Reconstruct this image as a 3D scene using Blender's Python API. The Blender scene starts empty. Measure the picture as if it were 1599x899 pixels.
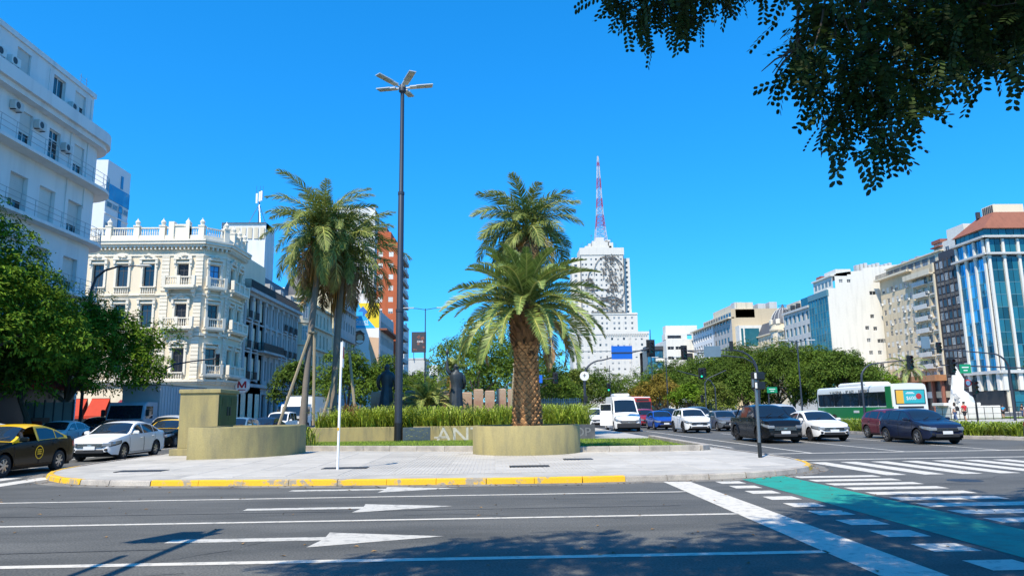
import bpy, bmesh, math, random
from math import sin, cos, pi, radians as rad, sqrt, atan2, hypot
from mathutils import Vector, Matrix
random.seed(7)
S = bpy.context.scene
COL = S.collection
# ------------------------------------------------------------------ camera
yaw, pit, rol = rad(1.5), rad(9.62), rad(0.8)
FW = Vector((sin(yaw)*cos(pit), cos(yaw)*cos(pit), sin(pit)))
R0 = Vector((cos(yaw), -sin(yaw), 0)); U0 = R0.cross(FW)
RT = R0*cos(rol) - U0*sin(rol); UP = R0*sin(rol) + U0*cos(rol)
cd = bpy.data.cameras.new('camera'); cam = bpy.data.objects.new('camera', cd); COL.objects.link(cam)
cd.sensor_width = 36; cd.lens = 36*1130/1599; cd.clip_start = .05; cd.clip_end = 4000
m = Matrix((RT, UP, -FW)).transposed().to_4x4(); m.translation = (0, 0, 1.65); cam.matrix_world = m
S.camera = cam
# ------------------------------------------------------------------ sky, sun, exposure
SUN_EL, SUN_DIR = rad(53), Vector((-.47, -.88, 0)).normalized()
w = bpy.data.worlds.new('World'); S.world = w; w.use_nodes = True
nt = w.node_tree; bg = nt.nodes['Background']
sk = nt.nodes.new('ShaderNodeTexSky'); sk.sky_type = 'NISHITA'; sk.sun_disc = False
sk.sun_elevation = SUN_EL; sk.sun_rotation = atan2(SUN_DIR.x, SUN_DIR.y) % (2*pi)
sk.air_density = 1.0; sk.dust_density = 0.2; sk.ozone_density = 2.0
mx = nt.nodes.new('ShaderNodeMix'); mx.data_type = 'RGBA'; mx.blend_type = 'MULTIPLY'; mx.inputs[0].default_value = 1
mx.inputs[7].default_value = (.62, 1.58, 2.6, 1)
hs = nt.nodes.new('ShaderNodeHueSaturation'); hs.inputs['Saturation'].default_value = 1.1
gm = nt.nodes.new('ShaderNodeGamma'); gm.inputs[1].default_value = .72   # evens out the sky's brightness like the camera did
nt.links.new(sk.outputs[0], gm.inputs[0]); nt.links.new(gm.outputs[0], mx.inputs[6]); nt.links.new(mx.outputs[2], hs.inputs['Color'])
nt.links.new(hs.outputs[0], bg.inputs[0]); bg.inputs[1].default_value = .115
sl = bpy.data.lights.new('sun', 'SUN'); sl.energy = 5.0; sl.angle = rad(.5); sl.color = (1, .90, .73)
so = bpy.data.objects.new('sun', sl); COL.objects.link(so)
to_sun = Vector((SUN_DIR.x*cos(SUN_EL), SUN_DIR.y*cos(SUN_EL), sin(SUN_EL)))
so.rotation_euler = to_sun.to_track_quat('Z', 'Y').to_euler(); so.location = (0, 0, 60)
S.view_settings.view_transform = 'Standard'; S.view_settings.look = 'None'
S.view_settings.exposure = 0.42; S.view_settings.gamma = 1
S.render.engine = 'CYCLES'
# ------------------------------------------------------------------ materials
MAT = {}
def M(name, col, rough=.6, metal=0., var=.12, scale=2., bump=0., bscale=30., coat=0., spec=.5, isl=0., ov=0., emit=0., dirt=0., trans=0., aniso=None):
    """principled material: colour x (noise, per-island, per-object variation), fine bump, optional drip dirt"""
    if name in MAT: return MAT[name]
    m = bpy.data.materials.new(name); m.use_nodes = True; MAT[name] = m
    t = m.node_tree; N = t.nodes; L = t.links; b = N['Principled BSDF']
    b.inputs['Roughness'].default_value = rough; b.inputs['Metallic'].default_value = metal
    b.inputs['Specular IOR Level'].default_value = spec
    if coat: b.inputs['Coat Weight'].default_value = coat; b.inputs['Coat Roughness'].default_value = .04
    tc = N.new('ShaderNodeTexCoord')
    no = N.new('ShaderNodeTexNoise'); no.inputs['Scale'].default_value = scale; no.inputs['Detail'].default_value = 6
    mp = N.new('ShaderNodeMapping'); L.new(tc.outputs['Object'], mp.inputs[0]); L.new(mp.outputs[0], no.inputs['Vector'])
    if aniso: mp.inputs['Scale'].default_value = aniso
    def math_(op, a, bb):
        n = N.new('ShaderNodeMath'); n.operation = op
        for i, v in enumerate((a, bb)):
            if isinstance(v, (int, float)): n.inputs[i].default_value = v
            else: L.new(v, n.inputs[i])
        return n.outputs[0]
    f = math_('MULTIPLY_ADD', no.outputs[0], 2*var); f.node.inputs[2].default_value = 1-var
    if isl:
        g = N.new('ShaderNodeNewGeometry')
        q = math_('MULTIPLY_ADD', g.outputs['Random Per Island'], 2*isl); q.node.inputs[2].default_value = 1-isl
        f = math_('MULTIPLY', f, q)
    if ov:
        oi = N.new('ShaderNodeObjectInfo')
        q = math_('MULTIPLY_ADD', oi.outputs['Random'], 2*ov); q.node.inputs[2].default_value = 1-ov
        f = math_('MULTIPLY', f, q)
    if dirt:
        n2 = N.new('ShaderNodeTexNoise'); n2.inputs['Scale'].default_value = 1.0; n2.inputs['Detail'].default_value = 5
        mp2 = N.new('ShaderNodeMapping'); mp2.inputs['Scale'].default_value = (1.2, 1.2, .12)
        L.new(tc.outputs['Object'], mp2.inputs[0]); L.new(mp2.outputs[0], n2.inputs['Vector'])
        mr = N.new('ShaderNodeMapRange'); mr.inputs[1].default_value = .5; mr.inputs[2].default_value = .75
        mr.inputs[3].default_value = 1; mr.inputs[4].default_value = 1-dirt; L.new(n2.outputs[0], mr.inputs[0])
        f = math_('MULTIPLY', f, mr.outputs[0])
    vm = N.new('ShaderNodeVectorMath'); vm.operation = 'SCALE'; vm.inputs[0].default_value = col[:3]
    L.new(f, vm.inputs['Scale']); L.new(vm.outputs[0], b.inputs['Base Color'])
    if bump:
        nb = N.new('ShaderNodeTexNoise'); nb.inputs['Scale'].default_value = bscale; nb.inputs['Detail'].default_value = 4
        L.new(tc.outputs['Object'], nb.inputs['Vector'])
        bp = N.new('ShaderNodeBump'); bp.inputs['Strength'].default_value = bump; bp.inputs['Distance'].default_value = .02
        L.new(nb.outputs[0], bp.inputs['Height']); L.new(bp.outputs[0], b.inputs['Normal'])
    if emit:
        L.new(vm.outputs[0], b.inputs['Emission Color']); b.inputs['Emission Strength'].default_value = emit
    if trans:
        tr = N.new('ShaderNodeBsdfTranslucent'); L.new(vm.outputs[0], tr.inputs[0])
        ms = N.new('ShaderNodeMixShader'); ms.inputs[0].default_value = trans
        L.new(b.outputs[0], ms.inputs[1]); L.new(tr.outputs[0], ms.inputs[2])
        L.new(ms.outputs[0], N['Material Output'].inputs[0])
    return m
def two_tone(name, c1, c2, scale, lo, hi, rough=.85, bump=.3, bscale=60, fine=.25, fscale=90, coords='Object', sc=(1, 1, 1), ov=0.):
    """worn paint / patchy stone: colour c1 wearing through to c2, with fine grain"""
    m = bpy.data.materials.new(name); m.use_nodes = True; MAT[name] = m
    t = m.node_tree; N = t.nodes; L = t.links; b = N['Principled BSDF']; b.inputs['Roughness'].default_value = rough
    tc = N.new('ShaderNodeTexCoord'); mp = N.new('ShaderNodeMapping'); mp.inputs['Scale'].default_value = sc
    L.new(tc.outputs[coords], mp.inputs[0])
    n1 = N.new('ShaderNodeTexNoise'); n1.inputs['Scale'].default_value = scale; n1.inputs['Detail'].default_value = 8; n1.inputs['Roughness'].default_value = .65
    n2 = N.new('ShaderNodeTexNoise'); n2.inputs['Scale'].default_value = fscale; n2.inputs['Detail'].default_value = 3
    L.new(mp.outputs[0], n1.inputs['Vector']); L.new(tc.outputs[coords], n2.inputs['Vector'])
    mr = N.new('ShaderNodeMapRange'); mr.inputs[1].default_value = lo; mr.inputs[2].default_value = hi; L.new(n1.outputs[0], mr.inputs[0])
    mx = N.new('ShaderNodeMix'); mx.data_type = 'RGBA'; mx.inputs[6].default_value = (*c1, 1); mx.inputs[7].default_value = (*c2, 1)
    L.new(mr.outputs[0], mx.inputs[0])
    m2 = N.new('ShaderNodeMapRange'); m2.inputs[1].default_value = .25; m2.inputs[2].default_value = .75
    m2.inputs[3].default_value = 1-fine; m2.inputs[4].default_value = 1+fine; L.new(n2.outputs[0], m2.inputs[0])
    vm = N.new('ShaderNodeVectorMath'); vm.operation = 'SCALE'; L.new(mx.outputs[2], vm.inputs[0]); fac = m2.outputs[0]
    if ov:
        oi = N.new('ShaderNodeObjectInfo'); m3 = N.new('ShaderNodeMapRange'); m3.inputs[3].default_value = 1-ov; m3.inputs[4].default_value = 1+ov; L.new(oi.outputs['Random'], m3.inputs[0])
        mm = N.new('ShaderNodeMath'); mm.operation = 'MULTIPLY'; L.new(fac, mm.inputs[0]); L.new(m3.outputs[0], mm.inputs[1]); fac = mm.outputs[0]
        ad = N.new('ShaderNodeVectorMath'); ad.operation = 'MULTIPLY_ADD'; ad.inputs[1].default_value = (7, 7, 7); L.new(oi.outputs['Location'], ad.inputs[0]); L.new(tc.outputs[coords], ad.inputs[2]); L.new(ad.outputs[0], mp.inputs[0])
    L.new(fac, vm.inputs['Scale'])
    L.new(vm.outputs[0], b.inputs['Base Color'])
    bp = N.new('ShaderNodeBump'); bp.inputs['Strength'].default_value = bump; bp.inputs['Distance'].default_value = .01
    L.new(n2.outputs[0], bp.inputs['Height']); L.new(bp.outputs[0], b.inputs['Normal'])
    return m
def glass(name, col, rough=.05, wav=.0, wscale=.3, ov=.3, metal=0., spec=.9):
    m = M(name, col, rough, metal, .15, .6, ov=ov, spec=spec)
    if wav:
        N = m.node_tree.nodes; L = m.node_tree.links; b = N['Principled BSDF']
        tc = N.new('ShaderNodeTexCoord'); nb = N.new('ShaderNodeTexNoise'); nb.inputs['Scale'].default_value = wscale; nb.inputs['Detail'].default_value = 1
        oi = N.new('ShaderNodeObjectInfo'); ad = N.new('ShaderNodeVectorMath'); ad.operation = 'MULTIPLY_ADD'
        L.new(oi.outputs['Location'], ad.inputs[0]); ad.inputs[1].default_value = (1, 1, 1); L.new(tc.outputs['Object'], ad.inputs[2])
        L.new(ad.outputs[0], nb.inputs['Vector'])
        bp = N.new('ShaderNodeBump'); bp.inputs['Strength'].default_value = wav; bp.inputs['Distance'].default_value = 1.
        L.new(nb.outputs[0], bp.inputs['Height']); L.new(bp.outputs[0], b.inputs['Normal'])
    return m
two_tone('asphalt', (.062, .063, .059), (.128, .127, .117), .55, .34, .70, .88, .6, 120, .55, 38, sc=(.4, 1.5, 1))
two_tone('road_paint', (.60, .565, .495), (.22, .22, .21), 7, .52, .74, .75, .3, 60, .1, 80)
two_tone('old_paint', (.52, .50, .45), (.20, .20, .19), 6, .5, .72, .8, .3, 60, .12, 80)
two_tone('green_paint', (.008, .29, .22), (.035, .15, .12), 2.2, .45, .75, .8, .3, 60, .16, 60)
two_tone('pavement_stone', (.44, .42, .375), (.32, .305, .28), 1.1, .4, .7, .9, .3, 60, .14, 40)
two_tone('slab_stone', (.465, .44, .395), (.355, .34, .31), 1.6, .46, .74, .9, .3, 60, .12, 45, ov=.09)
two_tone('kerb_stone', (.42, .38, .33), (.24, .22, .20), 2.2, .4, .7, .9, .4, 60, .16, 40, ov=.12)
two_tone('yellow_kerb', (.70, .40, .012), (.30, .26, .20), 2.2, .54, .60, .75, .3, 60, .12, 40)
two_tone('olive_plaster', (.345, .288, .125), (.20, .18, .105), 1.7, .40, .74, .9, .4, 40, .10, 24, sc=(1.6, 1.6, .35))
two_tone('concrete', (.36, .34, .31), (.25, .24, .22), 1.5, .4, .7, .9, .4, 50, .14, 40)
two_tone('soil', (.07, .045, .03), (.11, .08, .05), 4, .4, .7, 1, .6, 40, .3, 30)
two_tone('lawn_soil', (.05, .075, .02), (.10, .12, .03), 1.2, .4, .7, 1, .6, 40, .3, 30)
# ------------------------------------------------------------------ mesh collector
class MB:
    def __init__(s): s.v = []; s.f = []; s.m = []
    def add(s, vs, fs, mi=0):
        b = len(s.v); s.v += [tuple(v) for v in vs]; s.f += [tuple(i+b for i in f) for f in fs]; s.m += [mi]*len(fs); return s
    def box(s, x0, x1, y0, y1, z0, z1, mi=0):
        return s.add([(x0,y0,z0),(x1,y0,z0),(x1,y1,z0),(x0,y1,z0),(x0,y0,z1),(x1,y0,z1),(x1,y1,z1),(x0,y1,z1)],
            [(0,3,2,1),(4,5,6,7),(0,1,5,4),(1,2,6,5),(2,3,7,6),(3,0,4,7)], mi)
    def cbox(s, c, d, mi=0, rz=0., bev=0.):
        x, y, z = d[0]/2, d[1]/2, d[2]/2; vs = []
        if bev:
            pts = []
            for zz, ins in ((-z, bev), (-z+bev, 0), (z-bev, 0), (z, bev)):
                for px, py in ((-x, -y), (x, -y), (x, y), (-x, y)):
                    pts.append((px-math.copysign(ins, px), py-math.copysign(ins, py), zz))
            fs = [(3, 2, 1, 0), (12, 13, 14, 15)]
            for k in range(3):
                for i in range(4): fs.append((4*k+i, 4*k+(i+1) % 4, 4*k+4+(i+1) % 4, 4*k+4+i))
        else:
            pts = [(-x,-y,-z),(x,-y,-z),(x,y,-z),(-x,y,-z),(-x,-y,z),(x,-y,z),(x,y,z),(-x,y,z)]
            fs = [(0,3,2,1),(4,5,6,7),(0,1,5,4),(1,2,6,5),(2,3,7,6),(3,0,4,7)]
        cc, ss = cos(rz), sin(rz)
        for p in pts: vs.append((c[0]+p[0]*cc-p[1]*ss, c[1]+p[0]*ss+p[1]*cc, c[2]+p[2]))
        return s.add(vs, fs, mi)
    def tube(s, pts, rs, n=8, mi=0, cap=True, flat=1.):
        pts = [Vector(p) for p in pts]; k = len(pts)
        if isinstance(rs, (int, float)): rs = [rs]*k
        vs = []; ref = None
        for i, p in enumerate(pts):
            d = (pts[min(i+1, k-1)]-pts[max(i-1, 0)]).normalized()
            if ref is None: ref = Vector((1, 0, 0)) if abs(d.x) < .9 else Vector((0, 1, 0))
            a = d.cross(ref).normalized(); b2 = a.cross(d).normalized(); ref = b2
            for j in range(n):
                t = 2*pi*j/n; vs.append(p + (a*cos(t)*flat + b2*sin(t))*rs[i])
        fs = [(i*n+j, i*n+(j+1) % n, (i+1)*n+(j+1) % n, (i+1)*n+j) for i in range(k-1) for j in range(n)]
        if cap: fs += [tuple(range(n-1, -1, -1)), tuple(range((k-1)*n, k*n))]
        return s.add(vs, fs, mi)
    def lathe(s, prof, n=24, c=(0, 0, 0), mi=0, axis='z', a0=0., a1=2*pi):
        full = abs(a1-a0-2*pi) < 1e-6; nn = n if full else n+1; vs = []
        for r, z in prof:
            for j in range(nn):
                t = a0+(a1-a0)*j/n
                p = (r*cos(t), r*sin(t), z) if axis == 'z' else ((z, r*cos(t), r*sin(t)) if axis == 'x' else (r*cos(t), z, r*sin(t)))
                vs.append((c[0]+p[0], c[1]+p[1], c[2]+p[2]))
        fs = []
        for i in range(len(prof)-1):
            for j in range(n):
                j2 = (j+1) % nn if full else j+1
                q = (i*nn+j, i*nn+j2, (i+1)*nn+j2, (i+1)*nn+j); fs.append(q)
        return s.add(vs, fs, mi)
    def prism(s, poly, z0, z1, mi=0, side_mi=None):
        n = len(poly); vs = [(x, y, z0) for x, y in poly] + [(x, y, z1) for x, y in poly]
        s.add(vs, [tuple(range(n, 2*n)), tuple(range(n-1, -1, -1))], mi)
        return s.add(vs, [(i, (i+1) % n, n+(i+1) % n, n+i) for i in range(n)], mi if side_mi is None else side_mi)
    def build(s, name, mats, parent=None, loc=(0, 0, 0), rz=0., smooth=False, ang=40):
        me = bpy.data.meshes.new(name); me.from_pydata(s.v, [], s.f)
        mats = mats if isinstance(mats, (list, tuple)) else [mats]
        for q in mats: me.materials.append(MAT[q] if isinstance(q, str) else q)
        if len(mats) > 1: me.polygons.foreach_set('material_index', s.m)
        if smooth:
            me.polygons.foreach_set('use_smooth', [True]*len(me.polygons))
            try: me.set_sharp_from_angle(angle=rad(ang))
            except Exception: pass
        me.update()
        return place(name, me, parent, loc, rz)
def place(name, me, parent=None, loc=(0, 0, 0), rz=0., rot=None):
    o = bpy.data.objects.new(name, me); COL.objects.link(o)
    if parent: o.parent = parent
    o.location = loc; o.rotation_euler = rot if rot else (0, 0, rz); return o
def tag(o, label=None, cat=None, group=None, kind=None):
    if label: o['label'] = label
    if cat: o['category'] = cat
    if group: o['group'] = group
    if kind: o['kind'] = kind
    return o
def thing(name, label, cat, loc=(0, 0, 0), rz=0., group=None):
    return tag(place(name, None, None, loc, rz), label, cat, group)
def structure(o): o['kind'] = 'structure'; return o
def copy_tree(o, parent=None):
    c = o.copy(); COL.objects.link(c)
    if parent: c.parent = parent
    for ch in KIDS(o): copy_tree(ch, c)
    return c
def KIDS(o): return [x for x in o.children]
def text(name, s, size, mat, parent, loc, rot, ext=.004, align='CENTER', sx=1.):
    cu = bpy.data.curves.new(name, 'FONT'); cu.body = s; cu.size = size; cu.extrude = ext; cu.align_x = align; cu.align_y = 'CENTER'; cu.offset = .004*size
    t = bpy.data.objects.new(name, cu); COL.objects.link(t)
    dg = bpy.context.evaluated_depsgraph_get(); me = bpy.data.meshes.new_from_object(t.evaluated_get(dg))
    bpy.data.objects.remove(t); me.materials.clear(); me.materials.append(MAT[mat])
    o = place(name, me, parent, loc, rot=rot); o.scale = (sx, 1, 1); return o
def lerp(a, b, t): return a+(b-a)*t
def interp(t, pts):
    if t <= pts[0][0]: return pts[0][1]
    for (a, va), (b, vb) in zip(pts, pts[1:]):
        if t <= b: return lerp(va, vb, (t-a)/(b-a) if b > a else 1)
    return pts[-1][1]
def sinterp(t, pts):   # smooth monotone-ish interpolation
    n = len(pts)
    if t <= pts[0][0]: return pts[0][1]
    if t >= pts[-1][0]: return pts[-1][1]
    sl_ = [(pts[i+1][1]-pts[i][1])/max(1e-6, pts[i+1][0]-pts[i][0]) for i in range(n-1)]
    mm = [sl_[0]] + [0 if sl_[i-1]*sl_[i] <= 0 else 2*sl_[i-1]*sl_[i]/(sl_[i-1]+sl_[i]) for i in range(1, n-1)] + [sl_[-1]]
    for i in range(n-1):
        if t <= pts[i+1][0]:
            h = pts[i+1][0]-pts[i][0]; u = (t-pts[i][0])/h
            return ((1+2*u)*(1-u)**2*pts[i][1] + u*(1-u)**2*h*mm[i] + u*u*(3-2*u)*pts[i+1][1] + u*u*(u-1)*h*mm[i+1])
def inside(x, y, poly):
    r = False; n = len(poly)
    for i in range(n):
        x1, y1 = poly[i]; x2, y2 = poly[(i+1) % n]
        if (y1 > y) != (y2 > y) and x < (x2-x1)*(y-y1)/(y2-y1)+x1: r = not r
    return r
# ------------------------------------------------------------------ ground, road and its markings
structure(MB().add([(-1500, -60, -.02), (1500, -60, -.02), (1500, 2600, -.02), (-1500, 2600, -.02)], [(0, 1, 2, 3)]).build('ground', 'concrete'))
road = structure(MB().add([(-300, -40, 0), (300, -40, 0), (300, 900, 0), (-300, 900, 0)], [(0, 1, 2, 3)]).build('road', 'asphalt'))
def mark(name, polys, mat='road_paint', z=.004):
    for p in polys:
        MB().add([(x, y, z) for x, y in p], [tuple(range(len(p)))]).build(name, mat, road)
def rect(x0, x1, y0, y1): return [(x0, y0), (x1, y0), (x1, y1), (x0, y1)]
# cross street: lane lines and arrows
mark('lane_line', [rect(-60, 3.82, 8.56, 8.72), rect(-60, 3.82, 11.70, 11.83), rect(-60, 3.82, 14.88, 15.0)])
def arrow(y, x0): # shaft then long thin head, pointing +X
    return [(x0, y-.13), (x0+2.05, y-.13), (x0+1.98, y-.62), (x0+3.65, y+.02), (x0+2.02, y+.5), (x0+2.05, y+.13), (x0, y+.13)]
mark('road_arrow', [arrow(10.15, -4.35), arrow(13.3, -4.4), arrow(16.35, -4.45)], 'old_paint')
mark('stop_line', [[(3.75, 4), (4.42, 4), (4.45, 16.9), (3.85, 17.0)]])
mark('cycle_lane', [[(5.75, 17.25), (5.72, 5), (7.0, 5), (7.0, 17.95)]], 'green_paint')
mark('lane_dash', [rect(5.0, 5.55, y, y+.5) for y in [16.35-.98*i for i in range(13)]])
mark('crosswalk_stripe', [rect(7.16, 9.1, y-.22, y+.22) for y in [17.55-.86*i for i in range(16)]])
# crosswalk over the avenue, stop lines, lanes
mark('crosswalk_stripe', [rect(x, x+.5, 17.7, 22.05) for x in [9.42+.93*i for i in range(22)]])
mark('stop_line', [rect(8.95, 22.0, 26.25, 26.5), rect(9.2, 30, 22.9, 23.12)])
mark('lane_line', [rect(11.35, 11.48, 26.5, 180), rect(14.75, 14.87, 26.5, 44), rect(18.3, 18.42, 26.5, 40)])
mark('lane_dash', [rect(14.75, 14.87, y, y+2) for y in range(46, 150, 5)] + [rect(18.3, 18.42, y, y+2) for y in range(42, 150, 5)])
mark('lane_line', [rect(9.8, 9.95, 30.5, 39)])
# crosswalk over the western carriageway
mark('crosswalk_stripe', [rect(x, x+.55, 17.2, 21.0) for x in [-12.6-1.05*i for i in range(13)]])
mark('stop_line', [rect(-25, -13.6, 24.9, 25.15)])
mark('lane_line', [rect(x-.06, x+.06, 25.2, 34) for x in (-16.6, -19.6, -22.5)])
mark('lane_dash', [rect(x-.06, x+.06, y, y+2) for x in (-16.6, -19.6, -22.5) for y in range(37, 110, 5)])
# tar patches and covers in the asphalt
M('tar', (.022, .022, .024), .7, var=.2); M('iron', (.06, .06, .062), .5, .6, var=.3, bump=.4)
mark('tar_seam', [[(-40, 12.95), (-3, 12.8), (3.2, 12.86), (3.2, 12.89), (-3, 12.835), (-40, 12.98)], [(-9.2, 9.3), (-4.1, 9.55), (-4.1, 9.58), (-9.2, 9.33)]], 'tar', .003)
rc = random.Random(44)
for x0, y0, n_c, dr in ((-7.5, 8.0, 14, .25), (-1.5, 12.3, 12, -.1), (2.2, 9.2, 10, .9), (-11, 14, 12, .1), (9.5, 15.6, 9, .6), (-4.5, 7.6, 9, 1.2)):   # hairline cracks
    P_ = [(x0, y0)]; a = dr
    for i in range(n_c): a += rc.uniform(-.7, .7); a = lerp(a, dr, .4); P_.append((P_[-1][0]+.32*cos(a), P_[-1][1]+.32*sin(a)))
    mb = MB()
    for (ax, ay), (bx, by) in zip(P_, P_[1:]): w_ = rc.uniform(.004, .010); mb.add([(ax, ay-w_, .003), (bx, by-w_, .003), (bx, by+w_, .003), (ax, ay+w_, .003)], [(0, 1, 2, 3)])
    mb.build('crack', 'tar', road)
# ------------------------------------------------------------------ the plaza island in the middle of the avenue
PL = [(8.6, 96), (8.6, 29), (8.9, 25), (8.98, 22.6), (8.75, 20.9), (8.5, 20.0), (8.1, 19.3), (7.5, 18.65), (6.8, 18.15), (5.95, 17.75), (5.0, 17.5), (2.0, 17.2), (-.2, 17.22), (-2.5, 17.4),
      (-4.8, 17.62), (-7.0, 17.92), (-8.2, 18.12), (-9.3, 18.4), (-10.2, 18.8), (-11.0, 19.35), (-11.65, 20.05), (-12.2, 20.8), (-12.65, 21.7), (-12.95, 22.7), (-13.25, 25), (-13.3, 30), (-13.3, 96)]
plaza = structure(MB().prism(PL, 0, .118).build('pavement', 'pavement_stone'))
def resample(poly, step):
    out = []
    for a, b in zip(poly, poly[1:]):
        n = max(1, round(hypot(b[0]-a[0], b[1]-a[1])/step))
        for i in range(n): out.append((lerp(a[0], b[0], i/n), lerp(a[1], b[1], i/n)))
    return out+[poly[-1]]
ks = resample([p for p in PL if p[1] < 60 and (p[1] > 24 or abs(p[0]+1) < 8.5)], 1.0) if False else resample([p for p in PL if p[1] < 60], .98)
random.seed(3)
for (ax, ay), (bx, by) in zip(ks, ks[1:]):
    dx, dy = bx-ax, by-ay; l = hypot(dx, dy); dx /= l; dy /= l; nx, ny = -dy, dx   # outline runs clockwise: left normal points out
    mx_, my_ = (ax+bx)/2, (ay+by)/2
    ramp = (mx_ > 2.6 and my_ < 21.5) or (mx_ < -8.3 and my_ < 23.5)
    yel = -8.3 <= mx_ <= 2.6 and my_ < 18.5 or mx_ < -10.4 and my_ < 23.3 or mx_ > 8.0 and my_ < 22
    h = .124 if ramp else .135
    if nx*(mx_-(-2))+ny*(my_-40) < 0: nx, ny = -nx, -ny
    g = .005; q = random.uniform(-.008, .008); b = MB()
    o0, o1, w0 = .13, -.03, .02
    P = [(o0, 0), (o0-w0, h-.02), (o0-.05, h), (o1, h)]
    vs = []
    for t in (g, l-g):
        for o_, z_ in P: vs.append((ax+dx*t+nx*(o_+q), ay+dy*t+ny*(o_+q), z_+q*.5))
    fs = [(i, i+4, i+5, i+1) for i in range(3)]+[(0, 1, 2, 3), (7, 6, 5, 4)]
    b.add(vs, fs).build('kerbstone', 'yellow_kerb' if yel else 'kerb_stone', plaza)
# concrete gutter strip along the front kerb, with litter in it
fk = [p for p in resample(PL, .5) if p[1] < 26 and p[0] > -13.6]
go_ = MB()
for (ax, ay), (bx, by) in zip(fk, fk[1:]):
    def off(x, y, d):
        vx, vy = x+1.5, y-27.; l = hypot(vx*.45, vy); return (x+vx*.45/l*d, y+vy/l*d)
    p, q = off(ax, ay, .1), off(bx, by, .1); r, s = off(bx, by, .62), off(ax, ay, .62)
    go_.add([(*p, .003), (*q, .003), (*r, .003), (*s, .003)], [(0, 1, 2, 3)])
two_tone('gutter', (.24, .22, .185), (.12, .115, .105), 1.4, .38, .62, .9, .4, 60, .2, 50); go_.build('gutter', 'gutter', road)
M('dry_leaf', (.22, .13, .05), .9, isl=.6)
lt = MB(); rl = random.Random(19)
for i in range(340):
    if i < 220: k = rl.randrange(len(fk)-1); x, y = fk[k]; x, y = off(x+rl.uniform(-.3, .3), y, rl.uniform(.15, .5)+abs(rl.gauss(0, .12)))
    else: x, y = rl.uniform(-14, 9), rl.uniform(7.2, 17)
    a = rl.uniform(0, 6.3); s = rl.uniform(.02, .05); lt.add([(x+s*cos(a), y+s*sin(a), .008), (x-s*.5*sin(a), y+s*.5*cos(a), .02), (x-s*cos(a), y-s*sin(a), .008), (x+s*.5*sin(a), y-s*.5*cos(a), .014)], [(0, 1, 2, 3)])
tag(lt.build('leaf_litter', 'dry_leaf'), 'scattered dry leaves in the gutter below the yellow kerb', 'leaf litter', kind='stuff')
o = MB().lathe([(0, .004), (.33, .004), (.36, .002)], 20, (10.35, 16.2, 0)).build('manhole_cover', 'iron', road)
# paving slabs, each its own stone; the ribbed ones lie left of the palm planter
two_tone('ribbed_stone', (.46, .435, .39), (.375, .355, .325), 1.6, .46, .74, .9, .3, 60, .1, 45, ov=.09)
slab_cache = {}
def slab(ribbed, sx, sy):
    k = (ribbed, sx, sy)
    if k not in slab_cache:
        b = MB()
        if ribbed:
            n = 12; wv = (sx-.03)/n
            for i in range(n): b.box(.015+i*wv, .015+(i+.62)*wv, .015, sy-.015, 0, .006)
            b.add([(.01, .01, .001), (sx-.01, .01, .001), (sx-.01, sy-.01, .001), (.01, sy-.01, .001)], [(0, 1, 2, 3)])
        else: b.add([(.008, .008, .0), (sx-.008, .008, .0), (sx-.008, sy-.008, .0), (.008, sy-.008, .0), (.016, .016, .008), (sx-.016, .016, .008), (sx-.016, sy-.016, .008), (.016, sy-.016, .008)],
                  [(4, 5, 6, 7), (0, 1, 5, 4), (1, 2, 6, 5), (2, 3, 7, 6), (3, 0, 4, 7)])
        o = b.build('paving_slab', 'ribbed_stone' if ribbed else 'slab_stone', plaza); slab_cache[k] = o.data
        bpy.data.objects.remove(o)
    return slab_cache[k]
PLin = [(x*.985-.05, y+.3 if y < 40 else y) for x, y in PL]
for i in range(-11, 7):
    for j in range(0, 10):
        x, y = i*1.3, 17.55+j*1.1
        if all(inside(px, py, PLin) for px, py in ((x-.1, y-.15), (x+1.4, y-.15), (x+1.4, y+1.2), (x-.1, y+1.2))) and y < 28.5:
            if -8.4 < x < -.1 and y > 26.3 and False: continue
            rb = -4.6 < x+.6 < 2.0
            place('paving_slab', slab(rb, 1.3, 1.1), plaza, (x, y, .118+random.uniform(0, .003)))
for x, y, sx in ((-4.2, 21.0, 1.25), (.95, 20.6, 1.1), (-9.9, 21.1, 1.3), (2.6, 23.2, .9)):
    o = MB().box(-sx/2, sx/2, -.28, .28, .0, .014).build('cover_plate', 'iron', plaza, (x, y, .126))
# ------------------------------------------------------------------ other pavements and medians (raised islands)
def island(name, poly, top='pavement_stone', h=.13):
    o = structure(MB().prism(poly, 0, h).build(name, top)); return o
wp = island('pavement', [(-70, 24), (-26.4, 24), (-26.0, 25), (-26.0, 66), (-28, 70), (-70, 70)])
wp2 = island('pavement', [(-80, 79), (-28.4, 79), (-26.4, 81), (-26.4, 400), (-80, 400)])
med = island('median', [(21.9, 130), (21.7, 42), (22.2, 37.6), (23.1, 35.2), (24.2, 33.0), (25.5, 32.3), (26.7, 32.2), (26.7, 40), (25.4, 44), (25.4, 130)], 'kerb_stone', .14)
med2 = island('median', [(34.5, 150), (34.5, 60), (36, 57), (60, 57), (66, 60), (66, 150)], 'pavement_stone', .14)
epv = island('pavement', [(74, 420), (74, 130), (76, 128), (200, 128), (200, 420)])
structure(MB().prism([(36, 148), (36, 76), (38, 74), (58, 74), (60, 76), (60, 148)], .14, .2).build('lawn', 'lawn_soil'))
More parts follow.
